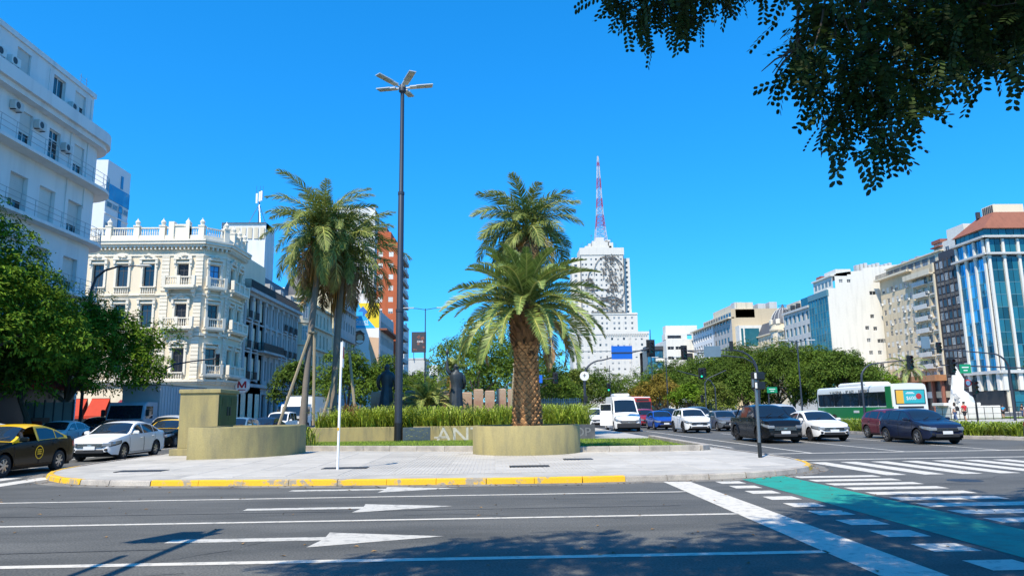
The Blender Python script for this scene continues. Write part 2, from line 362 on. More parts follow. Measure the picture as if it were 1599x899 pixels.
# ------------------------------------------------------------------ raised lawn on the plaza with its low kerb wall
LW = [(-8.7, 31.6), (-.8, 28.9), (3.1, 27.2), (7.5, 27.0), (7.9, 27.5), (8.0, 37.6), (-12.4, 41.5), (-12.4, 33.6)]
structure(MB().prism(LW, .1, .17).build('lawn', 'lawn_soil'))
kb = resample([LW[0], LW[1], LW[2], LW[3], LW[4], LW[5]], 1.25)
lk = thing('lawn_kerb', 'low grey stone kerb wall edging the raised lawn', 'kerb', (0, 0, 0))
for (ax, ay), (bx, by) in zip(kb, kb[1:]):
    dx, dy = bx-ax, by-ay; l = hypot(dx, dy); a = atan2(dy, dx)
    MB().cbox((l/2, 0, .20), (l-.012, .3, .24), 0, 0, .015).build('kerbstone', 'kerb_stone', lk, (ax, ay, 0), a)
def blades(name, mat, region, n, h0, h1, wd, z, parent=None, lean=.35, seed=1, seg=2, clumps=0):
    rr = random.Random(seed); v = []; f = []; cl = []
    x0 = min(p[0] for p in region); x1 = max(p[0] for p in region); y0 = min(p[1] for p in region); y1 = max(p[1] for p in region)
    k = 0
    while len(cl) < clumps:
        x, y = rr.uniform(x0, x1), rr.uniform(y0, y1)
        if inside(x, y, region): cl.append((x, y, rr.uniform(.62, 1.12), rr.uniform(.16, .34)))
    while k < n:
        if clumps:
            q = cl[rr.randrange(clumps)]; x, y = q[0]+rr.gauss(0, q[3]), q[1]+rr.gauss(0, q[3]); hm = q[2]; a = atan2(y-q[1], x-q[0])+rr.gauss(0, .5); lm = .25+min(1.6, hypot(x-q[0], y-q[1])/q[3]*.75)
        else: x, y = rr.uniform(x0, x1), rr.uniform(y0, y1); hm = 1; a = rr.uniform(0, 2*pi); lm = 1
        if not inside(x, y, region): continue
        k += 1; h = rr.uniform(h0, h1)*hm; w_ = wd*rr.uniform(.7, 1.2); ln = lean*h*lm*rr.uniform(.3, 1.3)
        ca, sa = cos(a), sin(a); tx, ty = -sa*w_/2, ca*w_/2; b = len(v)
        if seg == 1:
            v += [(x-tx, y-ty, z), (x+tx, y+ty, z), (x+ca*ln, y+sa*ln, z+h)]; f.append((b, b+1, b+2))
        else:
            v += [(x-tx, y-ty, z), (x+tx, y+ty, z), (x+ca*ln*.35-tx, y+sa*ln*.35-ty, z+h*.62), (x+ca*ln*.35+tx, y+sa*ln*.35+ty, z+h*.62),
                  (x+ca*ln*1.0-tx*.7, y+sa*ln*1.0-ty*.7, z+h*.93), (x+ca*ln*1.0+tx*.7, y+sa*ln*1.0+ty*.7, z+h*.93), (x+ca*ln*1.6, y+sa*ln*1.6, z+h*.86)]
            f += [(b, b+1, b+3, b+2), (b+2, b+3, b+5, b+4), (b+4, b+5, b+6)]
    mb = MB(); mb.v = v; mb.f = f; mb.m = [0]*len(f)
    return mb.build(name, mat, parent)
M('grass', (.24, .36, .03), .75, isl=.45, var=.2, trans=.25); M('strap_leaf', (.29, .36, .035), .55, isl=.6, var=.2, trans=.25)
M('hedge_leaf', (.22, .29, .02), .5, isl=.45, var=.2, trans=.25)
tag(blades('grass', 'grass', [(-8.5, 31.8), (-.8, 29.1), (3.1, 27.4), (7.4, 27.2), (7.8, 27.6), (7.9, 37.4), (-9.8, 39)], 42000, .03, .09, .014, .17, seg=1, lean=.8),
    'short bright green lawn in front of the graffiti wall', 'grass', kind='stuff')
# ------------------------------------------------------------------ plaza furniture: planters, walls, plants
M('graffiti_white', (.46, .45, .38), .9, var=.35, scale=7); M('graffiti_grey', (.17, .18, .19), .9, var=.35, scale=7)
two_tone('dark_plaster', (.06, .07, .085), (.14, .14, .14), 1.5, .4, .7, .9, .35, 40, .1, 30)
# oval planter with the date palm
def planter(name, label, poly, wall_t, h, loc, mat='olive_plaster', soil_z=None):
    t = thing(name, label, 'planter', loc)
    n = len(poly); cx = sum(p[0] for p in poly)/n; cy = sum(p[1] for p in poly)/n
    inn = [(cx+(x-cx)*(1-wall_t/max(.1, hypot(x-cx, y-cy))), cy+(y-cy)*(1-wall_t/max(.1, hypot(x-cx, y-cy)))) for x, y in poly]
    vs = [(x, y, 0) for x, y in poly]+[(x, y, h-.03) for x, y in poly]
    mid = [(lerp(a[0], b[0], .12), lerp(a[1], b[1], .12)) for a, b in zip(poly, inn)]
    vs += [(x, y, h) for x, y in mid]+[(x, y, h) for x, y in inn]+[(x, y, h-.3) for x, y in inn]
    fs = [(k*n+i, k*n+(i+1) % n, (k+1)*n+(i+1) % n, (k+1)*n+i) for k in range(4) for i in range(n)]
    MB().add(vs, fs).build('planter_wall', mat, t, smooth=True, ang=35)
    MB().prism(inn, .0, soil_z or h-.12).build('soil', 'soil', t)
    return t
ov = [(1.98*cos(2*pi*i/64)*1.0, 1.75*sin(2*pi*i/64)) for i in range(64)]
planter('oval_planter', 'olive oval planter with the date palm growing from it', ov, .16, 1.0, (1.17, 27.3, .126))
dl = [(-1.8, -1.35)]+[(-1.8+3.1*sin(a), 1.6-2.95*cos(a)) for a in [pi/2*i/24 for i in range(2, 25)]]+[(1.3, 2.6), (-1.8, 2.6)]
dl = resample(dl+[dl[0]], .22)[:-1]
lp = planter('curved_planter', 'olive curved planter with a squared left end in front of the utility box', dl, .2, 1.1, (-8.9, 27.35, .126))
# utility box
ub = thing('utility_box', 'tall olive utility box with green metal doors behind the curved planter', 'utility box', (-11.6, 30.1, .118))
b = MB(); b.cbox((0, 0, 1.32), (1.5, 2.0, 2.15), 0, 0, .02); b.build('cabinet', 'olive_plaster', ub)
MB().cbox((0, 0, .12), (1.95, 2.4, .26), 0, 0, .02).build('plinth', 'olive_plaster', ub)
MB().cbox((.02, 0, 2.46), (1.62, 2.12, .16), 0, 0, .02).build('cap', 'olive_plaster', ub)
M('door_green', (.042, .085, .022), .5, var=.2, scale=2, dirt=.3, bump=.15)
for k in (-1, 1):
    d = MB().box(0, .045, -.92 if k < 0 else .01, -.01 if k < 0 else .92, .42, 2.3).build('door', 'door_green', ub, (.752, 0, 0))
    MB().box(0, .03, k*.14-.05, k*.14+.05, 1.5, 1.85).build('handle', 'iron', d, (.046, 0, 0))
    v_ = MB()
    for i in range(6): v_.box(0, .014, k*.48-.25, k*.48+.25, 1.9+i*.055, 1.93+i*.055)
    v_.build('vent', 'door_green', d, (.046, 0, 0))
# long retaining wall of the flower bed, in two stretches with a gap, and a dark painted end
def bed_wall(label, x0, x1, y0, y1, h, mat):
    l = hypot(x1-x0, y1-y0); a = atan2(y1-y0, x1-x0)
    t = thing('bed_wall', label, 'wall', (x0, y0, -.1), a)
    MB().cbox((l/2, .15, h/2), (l, .3, h), 0, 0, .015).build('plaster_wall', mat, t)
    return t, a
w1, a1 = bed_wall('olive retaining wall left of the tall lamp post below strap leaves', -9.9, -5.12, 39.3, 39.0, 1.0, 'olive_plaster')
w2, a2 = bed_wall('olive retaining wall with white painted graffiti letters behind the palm planter', -4.3, 3.05, 39.0, 38.35, 1.0, 'olive_plaster')
w3, a3 = bed_wall('dark grey end of the retaining wall with pale graffiti right of the palm planter', 3.06, 5.2, 38.35, 38.1, 1.0, 'dark_plaster')
w4, a4 = bed_wall('low olive wall at the left end of the flower bed, below wooden props', -13.0, -9.95, 40.6, 39.3, 1.0, 'olive_plaster')
text('graffiti', 'ANTI', 1.12, 'graffiti_white', w2, (2.65, -.004, .5), (pi/2, 0, 0), .002, 'CENTER', 1.12)
MB().box(1.12, 1.75, -.006, -.002, .38, .47).build('graffiti', 'graffiti_white', w2)
text('graffiti', 'PHOP', .62, 'graffiti_grey', w3, (1.1, -.004, .6), (pi/2, 0, 0), .002, 'CENTER', 1.05)
b = MB(); b.tube([(.3+1.5*i/16, -.006, .2+.07*sin(i*.8)) for i in range(17)], .035, 4, flat=.1); b.build('graffiti', 'graffiti_grey', w3)
# bronze plaque block in front of the wall
pq = thing('plaque', 'small dark slate plaque block leaning on the retaining wall by the lamp post', 'plaque', (-4.05, 38.35, .16))
M('slate', (.06, .085, .10), .45, var=.5, scale=5, bump=.4, bscale=14); M('moss', (.17, .19, .09), .8, var=.5, scale=8)
MB().cbox((0, .05, .36), (1.42, .14, .7), 0, 0, .02).build('plaque_block', 'slate', pq)
MB().cbox((0, -.025, .36), (1.28, .02, .56), 0, 0, .004).build('plaque_face', 'slate', pq)
b = MB(); rr = random.Random(5)
for i in range(26):
    x, z = rr.uniform(-.55, .55), rr.uniform(.14, .6); l = rr.uniform(.03, .12); b.box(x, x+l, -.043, -.036, z, z+.02+rr.random()*.03)
tag(b.build('relief', 'moss', pq), kind='stuff')
# strap leaved plants filling the bed
BED = [(-9.7, 39.7), (-4.9, 39.4), (-4.6, 39.3), (2.9, 38.8), (5.0, 38.5), (5.2, 43), (-9.5, 44)]
tag(blades('bed_plants', 'strap_leaf', BED, 10000, .7, 1.4, .05, .68, lean=.5, seed=3, clumps=190), 'dense strap leaved green plants filling the long flower bed', 'plants', kind='stuff')
tag(blades('bed_plants', 'strap_leaf', [(-9.75, 33.6), (-8.6, 33.3), (-8.6, 36.5), (-9.75, 36.8)], 160, .5, .95, .06, .17, lean=.5, seed=9),
    'clump of bright strap leaves beside the curved planter', 'plants', kind='stuff')
structure(MB().prism([(-12.9, 40.9), (-9.9, 39.6), (-4.5, 39.35), (5.1, 38.45), (5.3, 50), (-13, 50)], .1, .74).build('flower_bed', 'soil'))
tag(blades('hedge', 'hedge_leaf', [(21.9, 62), (21.95, 42.4), (22.5, 38.2), (23.4, 35.8), (24.4, 33.7), (25.6, 32.9), (26.4, 32.9), (26.4, 40), (25.2, 44), (25.2, 62)], 11500, .35, .75, .07, .14, lean=.6, seed=5, clumps=170),
    'bright green strap leaf hedge along the median beside the bus', 'hedge', kind='stuff')
M('brown_plant', (.20, .09, .03), .7, isl=.5, var=.2, trans=.2)
tag(blades('dry_plants', 'brown_plant', [(-8.6, 41), (-7.6, 41), (-7.6, 42), (-8.6, 42)], 90, .5, 1.3, .05, 1.0, lean=.3, seed=11), 'reddish dry spiky plant at the foot of a palm prop', 'plant', kind='stuff')
# stone wall of upright pillars behind the statues and picket fences
two_tone('pink_stone', (.33, .19, .13), (.42, .33, .24), 1.3, .4, .65, .9, .4, 40, .12, 30); M('pale_stone', (.5, .47, .4), .9, dirt=.3, bump=.2)
M('picket_grey', (.22, .23, .22), .7, var=.25, ov=.3); M('picket_rust', (.20, .10, .05), .8, var=.3)
pw = thing('pillar_wall', 'low pale wall with reddish stone pillars behind the two statues', 'wall', (-8, 48.5, 1.0))
MB().box(0, 11.2, .25, .5, 0, 1.25).build('back_wall', 'pale_stone', pw)
pil = None
for i in range(15):
    if i in (5,): continue
    x = .2+i*.75
    if pil is None: pil = MB().cbox((0, 0, 1.0), (.63, .42, 2.0), 0, 0, .06).build('pillar', 'pink_stone', pw, (x, 0, 0)); continue
    place('pillar', pil.data, pw, (x, random.uniform(-.05, .05), random.uniform(-.1, .12)))
def picket_fence(label, x0, x1, y, z, h, n):
    t = thing('picket_fence', label, 'fence', (x0, y, z)); L_ = x1-x0; me = None
    for i in range(n):
        x = L_*i/(n-1)
        if me is None: me = MB().cbox((0, 0, h/2), (L_/n*.62, .03, h), 0, 0, .008).build('picket', 'picket_grey', t).data; continue
        place('picket', me, t, (x, 0, random.uniform(-.04, .04)))
    for zz in (.3, h-.25): MB().box(-.05, L_+.05, .017, .06, zz, zz+.07).build('rail', 'picket_grey', t)
picket_fence('grey wooden picket fence right of the palm trunk', 2.4, 5.6, 47.5, .95, 1.45, 24)
picket_fence('pale grey picket fence left of the statue', -11.3, -7.7, 48, .95, 1.05, 22)
# ------------------------------------------------------------------ tall lamp, poles and signs on the plaza
M('lamp_grey', (.045, .055, .075), .45, .3, var=.1, spec=.4); M('lamp_head', (.60, .60, .58), .4, .2, var=.08); M('led', (.42, .40, .34), .3, 0, var=.12, scale=14)
M('black_metal', (.02, .022, .024), .4, .3); M('steel', (.25, .26, .27), .35, .8); M('white_paint', (.78, .78, .76), .45, var=.06, dirt=.15)
M('red_paint', (.5, .03, .03), .45, var=.1); M('sign_blue', (.01, .12, .55), .4, var=.06); M('sign_green', (.01, .26, .12), .4, var=.06)
M('sign_back', (.16, .23, .28), .5, .3, var=.12); M('signal_black', (.012, .013, .014), .5, var=.1)
M('lens_green', (.02, .7, .4), .2, emit=1.2, var=0); M('lens_dark_red', (.12, .01, .01), .2); M('lens_dark_amber', (.12, .06, .01), .2); M('lens_dark_green', (.01, .08, .05), .2)
tl = thing('street_lamp', 'very tall dark lamp post with five radiating flat heads', 'street lamp', (-5.02, 38.55, .16))
MB().lathe([(.25, 0), (.25, .05), (.225, .06), (.215, .95)], 16).build('base_sleeve', 'black_metal', tl, smooth=True)
MB().lathe([(.205, .95), (.195, 6.8), (.17, 6.9), (.16, 13.3), (.125, 13.4), (.105, 19.1), (.10, 19.3)], 16).build('pole', 'lamp_grey', tl, smooth=True)
for z, r in ((6.85, .215), (13.35, .18)): MB().lathe([(r-.03, z-.1), (r, z-.08), (r, z+.08), (r-.04, z+.1)], 16).build('collar', 'lamp_grey', tl, smooth=True)
MB().lathe([(0, 19.75), (.16, 19.7), (.2, 19.55), (.2, 19.3), (.1, 19.2)], 16).build('hub', 'lamp_grey', tl, smooth=True)
for k in range(5):
    b = MB(); b.tube([(.15, 0, 0), (.42, 0, .02)], .05, 8)
    b.cbox((.62, 0, .03), (.42, .34, .1), 0, 0, .02); b.cbox((1.25, 0, .05), (.95, .4, .07), 0, 0, .02)
    hd = b.build('lamp_head', 'lamp_head', tl, (0, 0, 19.5), 0); hd.rotation_euler = (0, rad(-8), rad(8+72*k))
    for sx, wx in ((.62, .34), (1.03, .40), (1.47, .40)): MB().cbox((sx, 0, -.0), (wx, .32, .036), 0, 0, .004).build('led_panel', 'led', hd)
wpole = thing('no_parking_post', 'leaning white sign post with a thin red and white sign seen edge on', 'sign', (-4.32, 20.52, .126))
MB().tube([(0, 0, 0), (.02, 0, 2.55), (.03, 0, 3.5)], .035, 10).build('pole', 'white_paint', wpole, smooth=True)
MB().tube([(.0, 0, 1.05), (0, 0, 1.13)], .038, 10).build('band', 'yellow_kerb', wpole)
pn = MB().cbox((.075, .0, 3.15), (.012, .45, .72), 0, rad(6), .003).build('sign_panel', 'white_paint', wpole)
MB().cbox((.083, .0, 3.2), (.006, .32, .32), 0, rad(6)).build('sign_face', 'red_paint', pn)
MB().cbox((.05, 0, 3.22), (.05, .05, .06), 0).build('clamp', 'steel', wpole)
# pedestrian signal post on the right corner
pp = thing('pedestrian_signal', 'grey pedestrian signal post with two pale backed heads on the right corner', 'traffic signal', (8.22, 22.8, .126))
MB().tube([(0, 0, 0), (.0, 0, .45)], .062, 12).build('base_sleeve', 'black_metal', pp, smooth=True)
MB().tube([(0, 0, .45), (.02, 0, 2.62)], .05, 12).build('pole', 'steel', pp, smooth=True)
for z in (2.2, 2.5):
    hd = MB().cbox((.12, .06, z), (.34, .26, .25), 0, rad(28), .03).build('signal_head', 'signal_black', pp)
    MB().cbox((.035, -.085, z), (.14, .05, .18), 0, rad(28), .01).build('lens', 'white_paint', hd)
    MB().cbox((.3, .15, z+.08), (.08, .26, .02), 0, rad(28)).build('visor', 'signal_black', hd)
MB().tube([(-.08, -.03, 2.15), (-.08, -.03, 2.4)], .05, 8).build('push_button', 'steel', pp)
def signal_head(parent, loc, rz=0., lit=None, s=1., back=False):
    hd = MB().cbox((0, 0, 0), (.32*s, .22*s, .95*s), 0, 0, .03*s).build('signal_head', 'signal_black', parent, loc, rz)
    if back: return hd
    for k, q in enumerate(('lens_dark_red', 'lens_dark_amber', 'lens_dark_green')):
        z = (.3-.3*k)*s
        mt = 'lens_green' if lit == 'green' and k == 2 else q
        MB().lathe([(0, -.125*s), (.105*s, -.118*s), (.11*s, -.1*s)], 12, (0, 0, z), axis='y').build('lens', mt, hd, smooth=True)
        MB().lathe([(.125*s, -.10*s), (.13*s, -.27*s)], 10, (0, 0, z), axis='y', a0=-.2, a1=pi+.2).build('visor', 'signal_black', hd, smooth=True)
    return hd
def backplate(parent, loc, wv=.7, h=1.3, rz=0.): return MB().cbox((0, .14, 0), (wv, .02, h), 0, 0, .005).build('backing_board', 'signal_black', parent, loc, rz)
def mast(name, label, loc, pts, r0, r1, mat='lamp_grey', group=None, cat='traffic signal'):
    t = thing(name, label, cat, loc, 0, group)
    MB().tube(pts, [lerp(r0, r1, i/(len(pts)-1)) for i in range(len(pts))], 10).build('mast', mat, t, smooth=True); return t
def bend(h, r, reach, rise=.5, side=1, n=7):   # vertical pole, quarter bend, rising arm along +-X
    P = [(0, 0, 0), (0, 0, h*.5), (0, 0, h-r)]
    for i in range(1, n+1):
        a = pi/2*i/n; P.append((side*(r-r*cos(a)), 0, h-r+r*sin(a)*.9))
    P.append((side*reach, 0, h+rise)); return P
# mast with the blue road sign over the near carriageway
bm = mast('sign_mast', 'grey curved mast carrying a blue road sign and a black signal above the white van', (6.45, 52, .12), bend(5.15, 1.3, 5.0, .75), .1, .045, 'lamp_grey', None, 'traffic signal')
bs = MB().cbox((2.75, -.08, 5.55), (1.5, .04, .95), 0, 0, .008).build('sign_panel', 'sign_blue', bm)
o = MB().cbox((2.75, -.11, 5.53), (1.54, .03, .09)).build('sign_rail', 'lamp_grey', bm); o.rotation_euler.y = 0
MB().lathe([(0, -.02), (.32, -.02), (.33, 0), (.32, .02), (0, .02)], 24, (0, -.12, 3.9), axis='y').build('round_sign', 'white_paint', bm)
text('sign_symbol', '+', .5, 'signal_black', bm, (0, -.145, 3.92), (pi/2, 0, 0), .002)
backplate(bm, (4.9, 0, 5.85), .62, 1.25); signal_head(bm, (4.9, 0, 5.85), 0, None, .95)
MB().tube([(4.9, .1, 3.6), (4.9, .1, 7.2)], .03, 6).build('drop_pole', 'lamp_grey', bm)
for z, sz in ((1.6, .5), (2.3, .42)): MB().cbox((.05, -.02, z), (.24, .2, sz), 0, 0, .02).build('control_box', 'signal_black', bm)
# second, smaller blue sign further back, by the palm trunk
b2 = mast('sign_mast', 'slim mast with a small blue road sign deep in the plaza right of the palm', (1.0, 70, .12), bend(4.3, .9, 5.0, .3), .08, .04)
MB().cbox((3.1, -.06, 4.5), (1.05, .04, .75), 0, 0, .005).build('sign_panel', 'sign_blue', b2)
signal_head(b2, (4.9, 0, 4.6), 0, None, .9); backplate(b2, (4.9, 0, 4.6), .5, 1.1)
wb = thing('notice_board', 'small white notice board beyond the bed right of the palm trunk', 'sign', (3.3, 62, .12)); MB().box(-.5, .5, -.03, .03, 1.3, 2.6).build('board', 'white_paint', wb); MB().tube([(0, .06, 0), (0, .06, 2)], .05, 6).build('pole', 'steel', wb)
# twin arm mast on the median
tm = mast('signal_mast', 'twin arm grey signal mast on the median with a grey sign back over the lanes', (22.6, 62, .14), bend(6.6, 2.0, 6.4, -.2, -1), .12, .05)
MB().tube([(0, 0, 4.6), (-.3, 0, 5.3), (-1.1, 0, 5.75), (-3.4, 0, 6.0), (-5.9, 0, 6.35)], [.06, .06, .05, .05, .045], 8).build('brace_arm', 'lamp_grey', tm, smooth=True)
MB().cbox((-3.8, -.07, 6.3), (1.45, .04, .95), 0, 0, .008).build('sign_panel', 'sign_back', tm)
backplate(tm, (-6.2, 0, 6.25), .55, 1.25); signal_head(tm, (-6.2, 0, 6.25), 0, None, 1.0); signal_head(tm, (-3.0+.9, 0, 6.75), 0, None, .9, True)
for z in (3.2, 3.9): signal_head(tm, (-.32, -.05, z), .3, None, .75)
gs = mast('signal_post', 'signal showing green on an arm in front of the far trees', (14.0, 71, .0), [(7.6, 0, 0), (7.6, 0, 3.6), (7.2, 0, 4.3), (6.2, 0, 4.7), (4.0, 0, 5.3)], .07, .04)
signal_head(gs, (6.3, -.1, 5.0), 0, 'green', .95); backplate(gs, (6.3, -.1, 5.0), .5, 1.1)
sp_ = mast('signal_post', 'slim signal post left of the twin arm mast with a rising arm', (14.9, 75, 0), [(6.9, 0, 0), (6.9, 0, 4.2), (7.3, 0, 4.7), (9.2, 0, 5.5)], .07, .04)
signal_head(sp_, (6.9, -.1, 5.3), 0, None, .95); signal_head(sp_, (6.5, -.1, 2.6), 0, None, .8)
g3 = mast('signal_post', 'green lit signal on a post in front of the trees beyond the van', (15.3, 96, 0), [(0, 0, 0), (0, 0, 7.4)], .07, .04); signal_head(g3, (-.25, -.1, 4.5), 0, 'green', 1.1)
# right hand masts by the monument
def green_sign(parent, c, wv, h):
    o = MB().cbox(c, (wv, .05, h), 0, 0, .006).build('sign_panel', 'sign_green', parent)
    b = MB()
    for k, (q, r_) in enumerate(((.62, .09), (.36, .09))): b.cbox((c[0], c[1]-.03, c[2]+h*(.16-.34*k)), (wv*q, .006, h*r_*1.3))
    b.build('sign_lettering', 'white_paint', o)
rm = mast('sign_mast', 'long grey overhead mast with a green street sign near the white monument', (45.5, 60, .14), bend(4.6, 1.3, 8.2, .2, -1), .12, .05)
green_sign(rm, (-6.1, -.1, 4.45), .95, .75); signal_head(rm, (-7.2, -.1, 4.7), 0, None, 1.25); backplate(rm, (-7.2, -.1, 4.7), .6, 1.5)
r3 = mast('signal_mast', 'overhead mast with a grey sign back in front of the blue glass building', (47.5, 66, .14), bend(6.3, 1.6, 8.6, .5, -1), .12, .05)
MB().cbox((-7.6, -.1, 7.2), (.8, .05, 1.1), 0, 0, .006).build('sign_panel', 'sign_back', r3); signal_head(r3, (-6.4, -.1, 6.7), 0, None, 1.1)
r4 = mast('signal_post', 'black signal post with a round red sign beside the monument', (40.7, 61, .14), [(0, 0, 0), (0, 0, 3.6)], .08, .07, 'black_metal')
signal_head(r4, (0, -.1, 2.9), 0, None, 1.2)
MB().lathe([(0, -.03), (.3, -.03), (.3, .0), (0, .0)], 20, (-.55, -.1, 3.3), axis='y').build('round_sign', 'red_paint', r4)
MB().lathe([(0, -.036), (.2, -.036), (.2, -.032)], 20, (-.55, -.1, 3.3), axis='y').build('sign_face', 'white_paint', r4)
MB().tube([(-.6, 0, 3.3), (0, 0, 3.3)], .03, 6).build('bracket', 'black_metal', r4)
r5 = mast('signal_mast', 'signal on a curved arm in front of the beige apartment block', (26.0, 51, .14), bend(4.6, 1.2, 3.6, .1, 1), .08, .04)
signal_head(r5, (3.55, -.1, 4.5), 0, None, 1.05)
r6 = mast('sign_mast', 'slim post with a small green street sign left of the long bus', (24.2, 64, .14), [(0, 0, 0), (0, 0, 3.4)], .06, .05)
green_sign(r6, (.3, -.1, 3.0), .9, .5); signal_head(r6, (-.9, -.1, 3.1), 0, None, .9)
# street lamps, twin headed
def twin_lamp(label, loc, h, arm=1.9, heads=2, group='slim twin headed street lamps'):
    t = thing('street_lamp', label, 'street lamp', loc, 0, group)
    MB().tube([(0, 0, 0), (0, 0, h)], [.11, .06], 10).build('pole', 'lamp_grey', t, smooth=True)
    for s_ in (-1, 1):
        MB().tube([(0, 0, h-.15), (s_*arm*.4, 0, h+.02), (s_*arm*.6, 0, h+.06)], .04, 6).build('arm', 'lamp_grey', t)
        MB().cbox((s_*arm*.85, 0, h+.1), (arm*.55, .32, .12), 0, 0, .03).build('lamp_head', 'lamp_head', t)
    return t
twin_lamp('slim two armed street lamp before the big round trees, left of the bus', (36, 85, .14), 9.2)
twin_lamp('slim street lamp with two arms between the tower and the yellowish tree', (25, 105, .14), 8.8)
twin_lamp('slim street lamp with two arms before the white party wall', (50, 104, .14), 8.5)
twin_lamp('tall twin headed street lamp against the sky right of the brick tower', (-9, 95, .1), 15.0, 2.6)
def arm_lamp(label, loc, pts, head):
    t = thing('street_lamp', label, 'street lamp', loc)
    MB().tube(pts, [lerp(.1, .05, i/(len(pts)-1)) for i in range(len(pts))], 10).build('pole', 'lamp_grey', t, smooth=True)
    MB().cbox(head, (.9, .3, .12), 0, 0, .03).build('lamp_head', 'lamp_head', t); return t
arm_lamp('street lamp with a long curved arm over the trees before the ornate white building', (-26.4, 47.5, .13),
         [(0, 0, 0), (0, 0, 9.6), (.25, 0, 10.5), (.8, 0, 11.0), (1.6, 0, 11.25), (2.9, 0, 11.3)], (3.3, 0, 11.3))
lm = mast('signal_mast', 'curved arm mast with a dark signal in front of the white corner building', (-25.9, 57, .13), [(0, 0, 0), (0, 0, 4.4), (.3, 0, 5.0), (1.0, 0, 5.4), (2.4, 0, 5.65), (4.4, 0, 5.85)], .08, .05)
signal_head(lm, (4.4, -.05, 5.75), .4, None, .95)
# mast behind the photographer, left: its arms throw the shadow on the road
lm2 = mast('signal_mast', 'twin arm signal mast standing outside the picture on the near left corner', (-6.1, -.5, 0), [(0, 0, 0), (0, 0, 4.6), (.0, .5, 5.2), (.05, 1.6, 5.4), (.1, 8.0, 5.5)], .1, .06)
MB().tube([(0, 0, 4.0), (-.15, .5, 4.8), (-.25, 1.6, 5.1), (-.25, 6.2, 5.3)], .05, 8).build('brace_arm', 'lamp_grey', lm2, smooth=True)
signal_head(lm2, (-.35, 7.4, 5.45), 0, None, 1.1); backplate(lm2, (-.25, 7.2, 5.45), .75, 1.0)
# ------------------------------------------------------------------ buildings
M('white_wall', (.70, .70, .69), .85, var=.06, scale=.6, dirt=.16, bump=.1); M('white_trim', (.76, .75, .72), .8, var=.06, dirt=.1)
M('cream_wall', (.72, .62, .46), .85, var=.07, scale=.7, dirt=.12, bump=.15, bscale=12); M('cream_trim', (.73, .67, .55), .8, var=.08, dirt=.12)
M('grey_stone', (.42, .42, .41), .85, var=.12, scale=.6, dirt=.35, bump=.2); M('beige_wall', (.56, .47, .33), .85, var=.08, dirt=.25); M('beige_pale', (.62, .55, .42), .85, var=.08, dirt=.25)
M('party_wall', (.78, .70, .48), .9, var=.06, dirt=.1); M('brick_red', (.42, .10, .035), .85, var=.12, scale=1.5, dirt=.15); M('brick_dark', (.26, .10, .07), .85, var=.15)
M('glass_white_tower', (.60, .62, .64), .6, var=.05); M('dark_facade', (.045, .045, .055), .6, var=.25, dirt=.2); M('dark_panel', (.13, .12, .11), .7, var=.2, ov=.5)
M('brown_roof', (.26, .095, .055), .75, var=.1, dirt=.2, bump=.2); M('slate_roof', (.09, .095, .11), .6, var=.25, bump=.3); M('rail_iron', (.03, .032, .035), .5, .4)
M('rail_pale', (.35, .37, .38), .5, .3); M('frame_dark', (.05, .05, .055), .5); M('frame_white', (.6, .6, .58), .5); M('frame_teal', (.10, .22, .26), .4)
M('shutter', (.60, .59, .55), .7, var=.08, ov=.12); M('awning_red', (.55, .05, .02), .8, var=.12, trans=.2); M('awning_maroon', (.22, .02, .03), .8, var=.15); M('ac_white', (.60, .60, .57), .5, var=.12, ov=.15)
M('shop_dark', (.02, .02, .025), .3, spec=.7); M('tan_wall', (.50, .41, .28), .9, var=.06, dirt=.1); M('steel_relief', (.13, .12, .11), .6, var=.3)
M('concrete_panel', (.52, .52, .5), .85, var=.08, dirt=.2); M('rust_canopy', (.36, .17, .08), .7, var=.15, dirt=.3); M('white_bright', (.68, .66, .60), .8, var=.06, dirt=.16)
M('mast_red', (.36, .06, .08), .6); M('mast_white', (.50, .50, .53), .6)
glass('pane_dark', (.018, .022, .028), .06, ov=.6); glass('pane_sky', (.05, .22, .5), .05, ov=.3, spec=1.); glass('pane_teal', (.012, .09, .12), .05, .5, .2, ov=.7, spec=1.)
glass('pane_blue', (.03, .16, .26), .06, .3, .35, ov=.35, metal=.35); glass('pane_mirror', (.05, .26, .42), .04, .9, .16, ov=.6, metal=.55); glass('pane_grey', (.16, .17, .18), .15, ov=.6)
